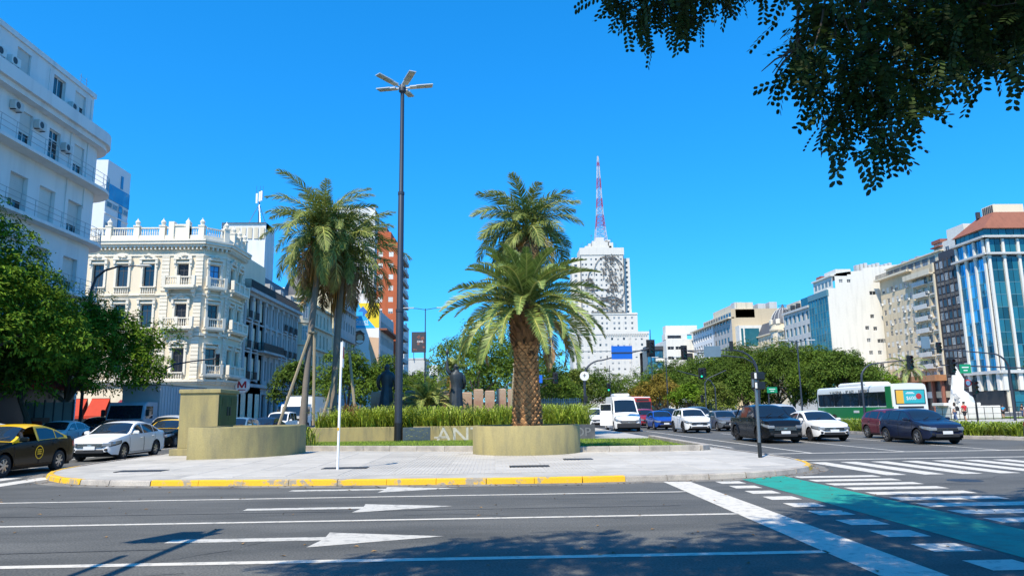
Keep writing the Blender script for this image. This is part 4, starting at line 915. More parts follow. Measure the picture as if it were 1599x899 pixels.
def flat(name, pts, mat, y=-.21): MB().add([(x, y, z) for x, z in pts]+[(x, y+.006, z) for x, z in pts], [tuple(range(len(pts)))]).build(name, mat, o)
flat('print', [(-3, 9.6), (2.2, 9.6), (.0, 12.2), (-1.9, 15.4), (-3, 15.4)], 'ad_cyan'); flat('print', [(-1.9, 15.4), (3, 15.4), (3, 9.7), (2.2, 9.7), (.0, 12.2)], 'ad_yellow', -.212)
flat('print', [(-1.9, 13.4), (-.75, 12.1), (.3, 13.4), (-.75, 14.7)], 'ad_blue', -.218); flat('print', [(-1.9, 13.4), (-.75, 12.1), (-.75, 13.4)], 'ad_cyan', -.222)
text('print', 'casci', 1.25, 'ad_white', o, (-.9, -.22, 11.15), (pi/2, 0, 0), .004, 'CENTER', 1.15); MB().box(-2.4, .6, -.224, -.216, 10.35, 10.55).build('print', 'ad_white', o)
flat('print', [(-1.35+1.15*cos(a), 7.4+1.45*sin(a)) for a in [2*pi*i/20 for i in range(20)]], 'ad_brown'); flat('print', [(-1.3+.75*cos(a), 7.5+.7*sin(a)) for a in [2*pi*i/16 for i in range(16)]], 'ad_tan', -.216)
flat('print', [(-1.3+.85*cos(a), 6.75+.55*sin(a)*(1 if sin(a) < 0 else .3)) for a in [2*pi*i/16 for i in range(16)]], 'ad_white', -.22)
flat('print', [(-2.5, 8.4), (-1.5, 8.75), (-.3, 8.5), (-.1, 8.2), (-1.2, 9.2), (-2.2, 8.9)], 'ad_dark', -.219); flat('print', [(.6, 0), (3, 0), (3, 7.4), (.8, 7.6)], 'ad_tan', -.214)
flat('print', [(-3, 5.2), (-1.9, 6.0), (-.6, 6.0), (.9, 4.6), (1.6, 0), (-3, 0)], 'ad_white', -.217)
# ---- 9 red brick tower
B = building('tall red brick apartment tower with white shuttered windows and side balconies', (-28, 197), 'apartment_tower')
FS = Fac(B, (-31, 190), (1, 0)); FE = Fac(B, (-25.4, 190), (0, 1)); b = MB(); zs = [3+3.05*i for i in range(14)]
for z in zs:
    for u in (1.0, 3.8): window(FS, u, z, 1.25, 1.3, 'm', 'frame_white', 'pane_dark', .15, True, random.choice((1, .7, .35)))
FS.wall(b, 5.6, 0, 46.5, .15); FE.wall(b, 14, 0, 46.5, .15); b.build('wall', 'brick_red', B)
for z in zs:
    b = MB(); FE.box(b, .8, 13.5, 0, 1.4, z-.45, z-.2); FE.box(b, .8, 13.5, 1.32, 1.4, z-.2, z+.55); b.build('balcony', 'grey_stone', B)
    for u in (3, 7, 11): window(FE, u, z-.2, 2.2, 2.0, 'M', 'frame_white', 'pane_dark', -.02, False)
    b = MB(); FE.box(b, random.uniform(1, 9), random.uniform(10, 13), 1.3, 1.36, z+.55, z+1.5); b.build('awning', 'white_trim', B)
b = MB(); FS.box(b, 0, 3.6, -8, -.6, 46.5, 49.6); FS.box(b, 3.6, 4.6, -6, -1.2, 46.5, 48); b.build('roof_house', 'brick_red', B)
b = MB(); FS.box(b, 0, 2.4, -7, -1, 49.6, 51); b.build('water_tank', 'brick_dark', B); shell(B, -31, -25.42, 190.02, 204, 0, 46.5, 'brick_red', skip=('E', 'S'))
# ---- 10 white tower behind the palms
B = building('white high rise with strip windows, partly hidden by the left palm crowns', (-39, 216), 'apartment_tower')
FS = Fac(B, (-50, 210), (1, 0)); FE = Fac(B, (-35, 210), (0, 1))
for z in [3+3.3*i for i in range(18)]:
    for u in (5.0, 8.2): window(FS, u, z, 2.6, 1.3, 'm', 'frame_white', 'pane_dark', .15)
    window(FS, 12.2, z, 1.7, 1.5, 'm', 'frame_white', 'pane_dark', .15, True, random.choice((0, .5)))
    for u in (2, 5.5): window(FE, u, z, 2.2, 1.4, 'm', 'frame_white', 'pane_dark', .15)
b = MB(); FS.wall(b, 15, 0, 62, .15); FE.wall(b, 8, 0, 58, .15); FS.box(b, 9.8, 10.3, 0, .4, 0, 62); b.build('wall', 'white_wall', B); shell(B, -50, -35.02, 210.02, 218, 0, 61.5, 'white_wall', skip=('S', 'E'))
FE2 = Fac(B, (-34.9, 218), (0, 1)); b = MB(); FE2.box(b, 0, 6, -1.4, .2, 46, 54); b.build('dark_side', 'frame_dark', B)
b = MB(); FS.box(b, 1, 7, .6, 6, 0, 30); FS.box(b, .8, 7.2, .4, 6.2, 26, 26.5); b.build('low_block', 'beige_pale', B)
# ---- distant left row
def simple_block(label, x0, x1, y0, y1, h, mat, faces=('S', 'E'), fl=3.3, bay=2.6, ww=1.3, wh=1.4, pm='pane_dark', fm='frame_white', name='apartment_building', shut=False, z0=3.5, roof='concrete', kind='m'):
    B = building(label, ((x0+x1)/2, (y0+y1)/2), name)
    b = MB()
    for f in faces:
        F, W_ = {'S': (Fac(B, (x0, y0), (1, 0)), x1-x0), 'E': (Fac(B, (x1, y0), (0, 1)), y1-y0), 'W': (Fac(B, (x0, y1), (0, -1)), y1-y0)}[f]
        n = max(1, int(W_/bay)); z = z0
        while z+wh < h-.8:
            for i in range(n): window(F, (i+.5)*W_/n, z, ww, wh, kind, fm, pm, .18, True, random.choice((0, 0, .5, .95)) if shut else 0)
            z += fl
        F.wall(b, W_, 0, h, .18); F.box(b, 0, W_, -.3, .15, h, h+.5)
    b.build('wall', mat, B); shell(B, x0+.02, x1-.02, y0+.02, y1, 0, h, mat, skip=faces, roof=roof); return B
simple_block('white stepped block directly right of the tall lamp post, far down the avenue', -40, -32.4, 262, 276, 32.5, 'white_bright', fl=4.5, bay=4)
simple_block('pale block with a dark screen on its roof, far down the avenue', -40, -27.5, 292, 310, 22.5, 'concrete_panel', fl=4.2, bay=3)
o = thing('billboard', 'dark rooftop screen on the far buildings right of the lamp post', 'billboard', (-29.8, 291, 25.2)); MB().box(-3.2, 2.6, -.2, .2, 0, 8.2).build('screen', 'frame_dark', o)
b = MB(); rr_ = random.Random(2)
for i in range(14): x, z = rr_.uniform(-2.6, 1.4), rr_.uniform(.8, 6.4); b.box(x, x+rr_.uniform(.3, 1.0), -.22, -.205, z, z+rr_.uniform(.3, .9))
b.build('print', 'brick_dark', o); text('print', 'ONE', 1.2, 'ad_white', o, (.2, -.23, 4.3), (pi/2, 0, 0), .004)
for x in (-2.4, 1.8): MB().tube([(x, .5, -3.2), (x, .5, 7)], .15, 6).build('strut', 'steel', o)
simple_block('bluish white office row in shade under the dark screen', -36, -24.8, 330, 380, 22, 'white_wall', fl=4.2, bay=5, pm='pane_blue', ww=3, wh=2)
simple_block('far pinkish brick block at the end of the left row', -30, -23.2, 420, 440, 21, 'brick_red', fl=4.5, bay=3.4)
# ------------------------------------------------------------------ right hand row of the avenue
random.seed(21)
# 9 blue glass office with white columns and brown hip roof
B = building('blue glass office block with white vertical columns and a brown hipped roof', (112, 146), 'office_building')
FW_ = Fac(B, (100, 150.6), (0, -1)); FS = Fac(B, (100, 141), (1, 0)); WW, WS = 9.6, 26.0
b = MB()
for F, W_ in ((FW_, WW), (FS, WS)):
    F.box(b, 0, W_, -.5, -.12, 0, 35); 
b.build('core_wall', 'shop_dark', B)
cols_w = [.3+2.9*i for i in range(4)]; cols_s = [.25+3.1*i for i in range(9)]
b = MB()
for F, us, W_ in ((FW_, cols_w, WW), (FS, cols_s, WS)):
    for u in us:
        c = MB(); F.box(c, u-.24, u+.24, -.1, .36, 8.2, 30.9); F.box(c, u-.42, u+.42, -.1, .3, 30.9, 31.4); F.box(c, u-.24, u+.24, -.1, .36, 31.9, 34.7); F.box(c, u-.42, u+.42, -.1, .55, 4.3, 7.6)
        c.build('column', 'white_bright', B)
    for z0, z1 in ((7.6, 8.2), (31.4, 31.8), (34.9, 35.3)): b = MB(); F.box(b, -.7, W_+.7, -.2, .95, z0, z1); b.build('ledge', 'concrete_panel', B)
def pane_grid(F, us, zs, mat, y, name='pane', gap=.05, frame='frame_teal'):
    for a, c in zip(us, us[1:]):
        for z0, z1 in zip(zs, zs[1:]):
            k = ('pg', round(c-a, 2), round(z1-z0, 2), mat)
            if k not in WC:
                q = MB().box(gap, c-a-gap, -.02, .02, gap, z1-z0-gap).build(name, mat); WC[k] = q.data; bpy.data.objects.remove(q)
            F.place(name, WC[k], a, y, z0)
zrow = [8.2+2.52*i for i in range(10)]
for F, us, pm in ((FW_, cols_w, 'pane_mirror'), (FS, cols_s, 'pane_teal')):
    for a, c in zip(us, us[1:]):
        m_ = (a+c)/2
        pane_grid(F, [a+.24, m_, c-.24], zrow, pm, .0); pane_grid(F, [a+.24, m_, c-.24], [31.9, 34.7], pm, 0); pane_grid(F, [a+.42, m_, c-.42], [4.4, 7.5], 'pane_teal', 0)
    W_ = us[-1]; k = int(W_/1.5); pane_grid(F, [W_*i/k for i in range(k+1)], [35.3, 37.0], 'pane_teal', -.3)
b = MB()
for F, us in ((FW_, cols_w), (FS, cols_s)):
    for z in zrow[::1]: F.box(b, 0, us[-1], -.1, .05, z-.06, z+.06)
b.build('floor_band', 'frame_teal', B)
x0, x1, y0, y1 = 99.6, 126.4, 140.6, 151; ix0, ix1, iy0, iy1 = 104.2, 122, 143.4, 148.5; L_ = B.location
vs = [(x-L_[0], y-L_[1], z) for x, y, z in ((x0, y0, 36.9), (x1, y0, 36.9), (x1, y1, 36.9), (x0, y1, 36.9), (ix0, iy0, 41.0), (ix1, iy0, 41.0), (ix1, iy1, 41.0), (ix0, iy1, 41.0))]
MB().add(vs, [(0, 1, 5, 4), (1, 2, 6, 5), (2, 3, 7, 6), (3, 0, 4, 7), (4, 5, 6, 7), (3, 2, 1, 0)]).build('roof', 'brown_roof', B)
MB().box(105-L_[0], 111.5-L_[0], 144.5-L_[1], 148-L_[1], 40.9, 43.0).build('roof_house', 'cream_wall', B)
b = MB()
for i in range(6): b.box(104.9-L_[0], 104.98-L_[0], 144.6-L_[1]+i*.55, 144.9-L_[1]+i*.55, 41.3, 42.8)
b.build('louvre', 'frame_dark', B); MB().box(103.2-L_[0], 103.9-L_[0], 147.0-L_[1], 147.6-L_[1], 40.6, 42.0).build('roof_vent', 'frame_dark', B)
shell(B, 100.1, 126, 141.1, 150.6, 0, 36.9, 'shop_dark', skip=('W', 'S'))
for i in range(6):
    b = MB(); FS.box(b, .4+4.2*i, 1.2+4.2*i, 0, .3, 0, 4.2); b.build('pier', 'beige_pale', B)
pane_grid(FS, [2+3.4*i for i in range(7)], [.2, 2.0, 4.1], 'pane_teal', -.05)
# 8 dark narrow building
B = building('narrow dark facade with grey spandrel panels between the beige block and the blue glass office', (106, 154.5), 'office_building')
F = Fac(B, (100, 158.4), (0, -1)); b = MB(); F.wall(b, 7.8, 0, 33.6); F.box(b, 0, 7.8, -4, -1.0, 33.6, 35.5); b.build('wall', 'dark_facade', B)
for i in range(10):
    z = 5.0+2.85*i
    for j in range(5): window(F, .85+1.5*j, z+.95, 1.0, 1.5, 'm', 'frame_white' if (i+j) % 5 == 0 else 'frame_dark', random.choice(('pane_grey', 'pane_dark', 'pane_grey')), -.02, False)
    for j in range(3): q = MB(); F.box(q, .3+2.45*j, 2.5+2.45*j, 0, .1, z, z+.72); q.build('spandrel_panel', 'dark_panel', B)
for j in range(6): q = MB(); F.box(q, .02+1.52*j, .12+1.52*j, 0, .22, 4.8, 33.6); q.build('mullion', 'dark_facade', B)
shell(B, 100.05, 114, 150.65, 158.4, 0, 33.6, 'dark_facade', skip=('W',))
B = building('bright white stair block rising behind the dark narrow facade', (108, 160), 'apartment_building')
F = Fac(B, (102.5, 162), (0, -1)); b = MB(); F.wall(b, 10, 0, 38.2); F.box(b, 4, 10, -6, -.8, 38.2, 40.8); b.build('wall', 'white_bright', B); shell(B, 102.5, 116, 152, 162, 20, 38.2, 'white_bright', skip=('W',))
window(F, 2, 35.4, 1.8, 1.5, 'm', 'frame_white', 'pane_dark', -.02, False); window(F, 5, 35.4, 1.4, 1.5, 'm', 'frame_white', 'pane_dark', -.02, False)
b = MB(); F.box(b, 0, 3.4, -1.6, .9, 37.2, 37.5); F.box(b, 0, 3.4, -1.6, .5, 38.2, 39.0); b.build('terrace', 'brick_dark', B)
# 7 beige apartment block with air conditioners
B = building('beige apartment block with many air conditioners and set back balconies', (108, 170))
F = Fac(B, (100, 182.2), (0, -1)); W_ = 23.7; b = MB()
cu = [1.4+2.0*i for i in range(7)]; cr = [16.6, 19.2, 21.9]
for i in range(9):
    z = 4.6+2.75*i+3.2
    for j, u in enumerate(cu):
        window(F, u, z, 1.15, 1.3, 'm', 'frame_white', random.choice(('pane_dark', 'pane_grey')), .15, True, random.choice((0, 1, .95, .5)))
        if random.random() < .4: ac_unit(F, u+random.choice((-.95, .85)), z-.55+random.choice((0, .3)))
    for u in cr:
        window(F, u, z-.4, 1.9, 1.9, 'M', 'frame_white', 'pane_grey', .5, True, random.choice((0, .3, .5)))
        if random.random() < .5: ac_unit(F, u+1.3, z-.2)
    q = MB(); F.box(q, 15.3, 20.4, .0, .85, z-.75, z-.55); F.box(q, 15.3, 20.4, .78, .85, z-.55, z+.3); F.box(q, 21.0, 23.2, 0, .3, z-.7, z-.45); q.build('balcony', 'concrete_panel', B)
F.wall(b, W_, 0, 33.4, .5); b.build('wall', 'beige_wall', B)
b = MB(); F.box(b, 14.6, 15.0, 0, .3, 5, 31); F.box(b, 23.3, 23.7, 0, .5, 5, 33.4); F.box(b, -.5, 14.6, 0, 1.3, 33.2, 33.7); F.box(b, 13.0, W_, 0, 1.5, 30.9, 31.2); F.box(b, 13.0, W_, 1.42, 1.5, 31.2, 32.1); b.build('ledge', 'beige_pale', B)
F3 = Fac(B, (102.0, 182.2), (0, -1)); b = MB()
for u in [2+3*i for i in range(7)]: window(F3, u, 33.9, 2.2, 1.7, 'M', 'frame_dark', 'pane_grey', .1)
F3.wall(b, W_, 33.4, 36.2, .1); F3.box(b, 0, W_, -5, .4, 36.2, 36.5); b.build('attic', 'beige_pale', B); railing(F, .3, W_-.3, -.2, 1.1, 33.7, .9, 'rail_iron', .3, .03)
b = MB()
for u in (3, 6.5, 9, 17): F3.box(b, u, u+1.3, -4, -2.4, 36.5, 37.6+.2*(u % 2))
b.build('roof_plant', 'rail_pale', B)
shell(B, 100.05, 118, 158.5, 182.2, 0, 33.4, 'beige_pale', skip=('W',))
B = building('low shop podium with a rusty brown canopy below the beige block', (98, 170), 'shop_podium')
F = Fac(B, (97, 184), (0, -1)); b = MB(); F.box(b, 0, 26, -2.5, 0, 6.9, 8.2); b.build('canopy', 'rust_canopy', B); b = MB(); F.box(b, 0, 26, -3, -2.4, 0, 6.9); b.build('shop_front', 'shop_dark', B)
for i in range(8):
    q = MB(); F.box(q, .2+3.5*i, .7+3.5*i, -2.4, -1.8, 0, 6.9); q.build('pier', 'brick_dark', B)
    q = MB(); F.box(q, 1.0+3.5*i, 3.3+3.5*i, -2.42, -2.3, 3.2, 4.6); q.build('shop_sign', random.choice(('brick_dark', 'ac_white', 'beige_wall')), B)
# 6 white block with a blank party wall and a teal curtain wall
B = building('white block with a huge blank party wall facing the viewer and a teal glass front', (96, 190), 'office_building')
FS = Fac(B, (87, 184), (1, 0)); FW_ = Fac(B, (87, 195.5), (0, -1)); X = lambda px: (px-800)/1130*184+4.8-87
for px, z, sh in ((1383-20, 37-1.9, 0),): pass
hol = [(11.9, 30.7), (15.6, 34.0), (16.4, 30.9), (11.2, 24.6), (15.6, 24.4), (9.6, 21.6), (11.7, 21.4), (17.6, 21.3), (9.7, 18.4), (12.8, 18.2), (13.7, 18.2), (17.7, 18.3), (10.0, 15.2), (12.3, 15.2), (12.6, 11.9), (3.8, 34.0), (5.9, 34.0)]
prof = [(0, 0), (20.2, 0), (20.2, 38.2), (9.8, 37.2), (9.8, 36.6), (5.8, 36.3), (2.2, 35.8), (2.2, 32.2), (0, 32.0)]
FS.holes = []
wl = []
for u, z in hol:
    wd = 1.0 if (u, z) not in ((11.9, 30.7), (12.8, 18.2)) else 1.7
    wl.append(window(FS, u, z-.6, wd, 1.0 if z < 33 else .9, 'm', 'frame_white', 'pane_dark' if z > 19 and z < 31 or z < 13 else 'pane_grey', .2))
b = MB(); FS.wall(b, 20.2, 0, 32.0, .2); FS.wall(b, 20.2, 32.0, 35.8, .2, 0, 2.2); b.add([FS.P(u, 0, z) for u, z in ((2.2, 35.8), (20.2, 35.8), (20.2, 38.2), (9.8, 37.2), (9.8, 36.6), (5.8, 36.3))], [(0, 1, 2, 3, 4, 5)]); b.build('party_wall', 'white_bright', B)
ac_unit(FS, 16.6, 14.8); ac_unit(FS, 16.6, 14.0)
k = [FW_]; b = MB(); FW_.wall(b, 11.5, 0, 30.0); b.build('core_wall', 'shop_dark', B)
pane_grid(FW_, [11.5*i/7 for i in range(8)], [3+1.93*i for i in range(15)], 'pane_teal', .06)
b = MB()
for i in range(8): FW_.box(b, 11.5*i/7-.05, 11.5*i/7+.05, .05, .16, 3, 30)
for i in range(15): FW_.box(b, 0, 11.5, .05, .12, 2.94+1.93*i, 3.06+1.93*i)
FW_.box(b, 0, 11.6, -.2, .3, 30, 31.6); b.build('mullion', 'frame_teal', B)
F3 = Fac(B, (88.6, 195.5), (0, -1)); b = MB()
for i in range(5): window(F3, 1.4+2.1*i, 32.7, 1.4, 1.6, 'm', 'frame_white', 'pane_teal', .1)
F3.wall(b, 11.5, 31.6, 35.2, .1); F3.box(b, -.2, 11.5, -4, .4, 35.2, 35.6); F3.box(b, 5, 11.5, -5, -1, 35.6, 37.0); b.build('attic', 'white_bright', B)
b = MB(); F3.box(b, 1, 4, -3, -.5, 35.6, 36.6); b.build('roof_house', 'brick_dark', B); shell(B, 87.02, 107, 184.02, 195.5, 0, 31.6, 'white_bright', skip=('W', 'S'))
b = MB()
for i in range(9): FS.box(b, 9.5+1.1*i, 10.3+1.1*i, -4, -2.5, 36.5, 38.6+.25*(i % 3))
b.build('roof_plant', 'concrete_panel', B)
shell(B, 98.5, 107, 184.05, 195.4, 31.6, 37.2, 'white_bright', skip=('S',))
# 5 pale office with teal windows
B = building('pale concrete office with a regular grid of teal windows', (95, 204), 'office_building')
F = Fac(B, (87, 213.5), (0, -1)); W_ = 18.0
for i in range(7):
    for j in range(6): window(F, 1.7+2.95*j, 3.6+3.65*i, 1.75, 2.3, '', 'frame_teal', 'pane_teal', .3)
b = MB(); F.wall(b, W_, 0, 28.6, .3); F.box(b, -.3, W_, -.3, .5, 28.6, 29.2); b.build('wall', 'concrete_panel', B)
b = MB(); F.box(b, 10, 17.5, -6, -1.2, 29.2, 32.0); b.build('roof_house', 'pane_teal', B); railing(F, .3, 10, -1, .2, 29.2, .9, 'rail_iron', .5, .04); shell(B, 87.05, 105, 195.6, 213.5, 0, 28.6, 'concrete_panel', skip=('W',))
b = MB()
for u in (1.5, 5.5): F.box(b, u, u+1, -2.6, -1.6, 29.2, 31.4)
b.build('roof_plant', 'frame_dark', B)
# 4 cream house with slate dome
B = building('cream classical house with a dark slate mansard and corner dome', (95, 225), 'town_house')
F = Fac(B, (87, 236), (0, -1)); W_ = 22
for z in (4, 8.5, 13, 17.5, 21.4):
    for j in range(8): window(F, 1.6+2.7*j, z, 1.2, 2.4 if z < 20 else 1.9, 'mt', 'frame_white', 'pane_grey', .25)
b = MB(); F.wall(b, W_, 0, 24.6, .25)
for z in (8, 16.9, 20.9, 24.2): F.box(b, 0, W_, 0, .5, z, z+.35)
b.build('wall', 'cream_wall', B)
b = MB(); b.add([F.P(0, 0, 24.6), F.P(11, 0, 24.6), F.P(11, -1.8, 28.6), F.P(0, -1.8, 28.6), F.P(0, -8, 28.6), F.P(11, -8, 28.6), F.P(11, -8, 24.6), F.P(0, -8, 24.6)], [(0, 1, 2, 3), (3, 2, 5, 4), (1, 6, 5, 2), (7, 0, 3, 4)]); b.build('mansard_roof', 'slate_roof', B)
c = F.P(15.8, -2.6, 0); b = MB(); b.lathe([(3.9, 18), (3.9, 24.4), (4.4, 24.8), (4.4, 25.4), (4.0, 25.5), (4.0, 26.6), (4.2, 26.8)], 20, c); b.build('round_bay', 'cream_wall', B, smooth=True)
MB().lathe([(3.9, 26.8), (3.75, 28), (3.2, 29.6), (2.2, 31), (1.1, 31.7), (1.0, 32.0), (.5, 32.1), (.2, 33)], 16, c).build('dome', 'slate_roof', B, smooth=True, ang=20)
b = MB()
for i in range(16):
    a = 2*pi*i/16; b.tube([(c[0]+r*cos(a), c[1]+r*sin(a), z) for r, z in ((3.95, 26.8), (3.8, 28), (3.25, 29.6), (2.25, 31), (1.1, 31.75))], .09, 4)
b.build('dome_rib', 'concrete_panel', B); b = MB(); b.tube([(c[0]+1.3*cos(2*pi*i/12), c[1]+1.3*sin(2*pi*i/12), 32.6) for i in range(13)], .05, 4); b.build('railing', 'rail_iron', B)
for a in (pi*.75, pi*1.0, pi*1.25, pi*1.5):
    me = win_mesh(1.1, 2.4, 'mt', 'frame_white', 'pane_grey')
    for z in (18.6, 21.6): o = place('window', me[0], B, (c[0]+3.92*cos(a), c[1]+3.92*sin(a), z), a+pi/2); place('pane', me[1], o, (0, -.02, 0))
    MB().cbox((c[0]+3.7*cos(a), c[1]+3.7*sin(a), 27.4), (1.3, 1.2, 1.5), 0, a+pi/2, .1).build('dormer', 'cream_trim', B)
shell(B, 87.05, 105, 213.6, 236, 0, 24.5, 'cream_wall', skip=('W',)); FS = Fac(B, (88, 213.4), (1, 0))
b = MB(); FS.box(b, 5, 12, -12, -2, 24, 33.5); b.build('rear_block', 'beige_pale', B)
# 3 tan block with projecting window box
B = building('tan party wall block with a white projecting window box and pale gridded front', (90, 262), 'office_building')
FS = Fac(B, (80, 240), (1, 0)); FW_ = Fac(B, (80, 288), (0, -1)); b = MB(); FS.wall(b, 22, 0, 34.5); b.build('party_wall', 'tan_wall', B)
for z in [3+3.4*i for i in range(9)]:
    for j in range(8):
        u = 2+3.1*j; window(FW_, u, z, 1.8, 1.9, '', 'frame_white', 'pane_grey', .35)
    for j in range(5): window(FW_, 30+3.4*j, z, 2.0, 1.9, 'm', 'frame_dark', 'pane_dark', .15)
b = MB(); FW_.wall(b, 27, 0, 31.5, .35); b.build('wall', 'white_wall', B); b = MB(); FW_.wall(b, 48, 0, 31.5, .15, 0, 27.0); b.build('wall', 'grey_stone', B)
b = MB(); FW_.box(b, 10, 48, -8, -1.5, 31.5, 34.3); FW_.box(b, 20, 47, -8, -2.5, 34.3, 36.8); FW_.box(b, 0, 48, -1, 1.2, 31.3, 31.7); b.build('attic', 'beige_pale', B)
b = MB()
for u in range(11, 46, 3): FW_.box(b, u, u+2.2, -1.5, -1.45, 32.1, 33.9)
b.build('attic_window', 'pane_dark', B)
b = MB(); FS.box(b, 1.0, 13.5, 0, 4, 20.0, 28.4); b.build('window_box', 'white_bright', B); b = MB(); FS.box(b, 2.8, 7.6, 4.0, 4.1, 21.6, 27.4); FS.box(b, 1.6, 2.3, 4.0, 4.1, 21.6, 27.4); b.build('box_window', 'pane_teal', B)
b = MB(); FS.box(b, 4.6, 13.5, 0, 3.6, 12, 20.0); b.build('lower_box', 'concrete_panel', B); b = MB(); FS.box(b, 1.6, 4.6, 0, .3, 14, 19.8); b.build('dark_opening', 'shop_dark', B)
b = MB()
for u in (2, 6, 10, 14): FS.box(b, u, u+2.6, -6, -2, 34.5, 36.0+.5*(u % 3))
b.build('roof_plant', 'concrete_panel', B); shell(B, 80.05, 102, 240.05, 288, 0, 31.4, 'tan_wall', skip=('W', 'S'))
# 2 stepped white block, 1 teal glass block
B = building('stepped bright white modern block beyond the tree canopy', (84, 300), 'office_building')
FS = Fac(B, (69.5, 290), (1, 0)); b = MB()
for u, z in ((1.8, 25), (5, 25), (1.8, 21), (1.8, 17), (5, 17), (5, 21)): window(FS, u, z, 2.6, 1.3, 'm', 'frame_white', 'pane_dark', .2)
FS.wall(b, 10.5, 0, 29.2, .2); FS.wall(b, 17.5, 0, 31.0, .2, 0, 10.5); b.build('wall', 'white_bright', B)
b = MB(); FS.box(b, 0, 9, -7, -1.5, 29.2, 31.6); FS.box(b, 1.0, 14, -9, -4, 31.6, 35.2); FS.box(b, 11, 17.3, .02, .8, 12, 27); b.build('upper_block', 'white_bright', B)
b = MB(); FS.box(b, 8.0, 10.4, .02, .35, 18.5, 23.5); FS.box(b, 1.0, 6.5, -1.48, -1.4, 29.8, 30.9); b.build('dark_opening', 'shop_dark', B); shell(B, 69.55, 87, 290.05, 310, 0, 29, 'white_bright', skip=('S',))
B = building('small teal glass office between the mural tower and the stepped white block', (69, 305), 'office_building')
FS = Fac(B, (63.0, 296), (1, 0)); FW_ = Fac(B, (63.0, 306), (0, -1)); b = MB(); FS.wall(b, 6.4, 0, 25.5); FW_.wall(b, 10, 0, 25.5); b.build('core_wall', 'shop_dark', B)
pane_grid(FS, [.1+1.24*i for i in range(6)], [2+2.3*i for i in range(11)], 'pane_blue', .06); b = MB(); FS.box(b, -.6, 7.0, -6, .5, 25.5, 27); b.build('roof_slab', 'frame_dark', B)
b = MB()
for i in range(3): FS.box(b, 3.2, 7.4, .1, 1.2, 12+4.4*i, 13.2+4.4*i)
b.build('balcony', 'white_bright', B); shell(B, 63.05, 72, 296.05, 312, 0, 25.4, 'shop_dark', skip=('S', 'W'))
# ------------------------------------------------------------------ the white ministry tower standing in the avenue
B = building('tall white tower with an abstract dark steel relief and a red and white mast', (59, 395), 'ministry_tower')
M('tower_white', (.62, .59, .535), .85, var=.05, dirt=.1)
FT = Fac(B, (47.2, 383), (1, 0)); F1 = Fac(B, (42.3, 381.5), (1, 0)); FB = Fac(B, (41.6, 380), (1, 0)); FR = Fac(B, (70.9, 383), (0, 1))
b = MB()
for i in range(11):
    z = 52.8+2.85*i
    for u in ([1.2, 3.1] if i % 2 else [1.2, 3.1])+[6.0, 8.6, 11.2, 13.8, 16.4, 19.0, 22.2]: window(FT, u, z, 1.0, 1.1, '', 'frame_white', 'pane_grey' if (i+int(u)) % 3 else 'pane_dark', .2)
    for u in (2, 5.5, 9): window(FR, u, z, 1.3, 1.4, '', 'frame_white', 'pane_dark', .2)
FT.wall(b, 23.7, 42, 88, .2); FR.wall(b, 12, 42, 88, .2); FT.box(b, -.2, 23.9, -.4, .35, 84.3, 88.2); b.build('wall', 'tower_white', B)
for i in range(4):
    z = 43.4+2.85*i*.98
    if z > 51: continue
    for u in (1.6, 4.1, 8.5, 11, 15.5, 18, 22, 24.5, 28.0, 31.5): window(F1, u, z, 1.1, 1.2, '', 'frame_white', 'pane_grey', .2)
for i in range(12):
    z = 3+3.15*i
    for u in [2+3.15*j for j in range(13)]: 
        if u < 39.5: window(FB, u, z, 1.15, 1.3, '', 'frame_white', random.choice(('pane_dark', 'pane_grey')), .2, True, random.choice((0, .5, .6, .95)))
b = MB(); F1.wall(b, 34.4, 41, 52, .2); F1.box(b, -.2, 34.6, -.3, .3, 51.4, 52); F1.box(b, 28.9, 34.4, -8, 0, 52, 52.4); b.build('shoulder_wall', 'tower_white', B)
b = MB(); FB.wall(b, 40.4, 0, 41.6, .2); FB.box(b, -.2, 40.6, -.3, .35, 40.8, 42.1); FB.box(b, 17, 17.6, 0, .3, 2, 30); FB.box(b, 30, 30.6, 0, .3, 2, 40); FB.box(b, 0, 40.4, 0, .25, 32.0, 32.4); b.build('base_wall', 'tower_white', B)
n_ = 18; b = MB()
for i in range(n_): FB.box(b, 17.5+i*1.25, 18.0+i*1.25, .25, .5, 40.0, 40.8)
b.build('dentils', 'tower_white', B)
shell(B, 42.3, 76.7, 381.7, 400, 0, 51.9, 'tower_white', skip=('S',)); shell(B, 41.6, 82, 380.2, 398, 0, 41.5, 'tower_white', skip=('S',)); shell(B, 47.2, 70.85, 383.2, 397, 50, 88, 'tower_white', skip=('S', 'E'))
FL = Fac(B, (42.8, 386), (1, 0)); b = MB()
for i in range(11): 
    window(FL, 2.2, 52.8+2.85*i, 1.6, 1.3, '', 'frame_white', 'pane_grey', .2)
    window(FL, 30.0, 52.8+2.7*i, 1.3, 1.3, '', 'frame_white', 'pane_dark', .2)
FL.wall(b, 4.6, 50, 83.5, .2); b.build('wing_wall', 'tower_white', B); b = MB(); FL.wall(b, 31.8, 50, 83, .2, 0, 28.0); b.build('wing_wall', 'tower_white', B); shell(B, 42.8, 74.6, 386.2, 396, 50, 83, 'tower_white', skip=('S',))
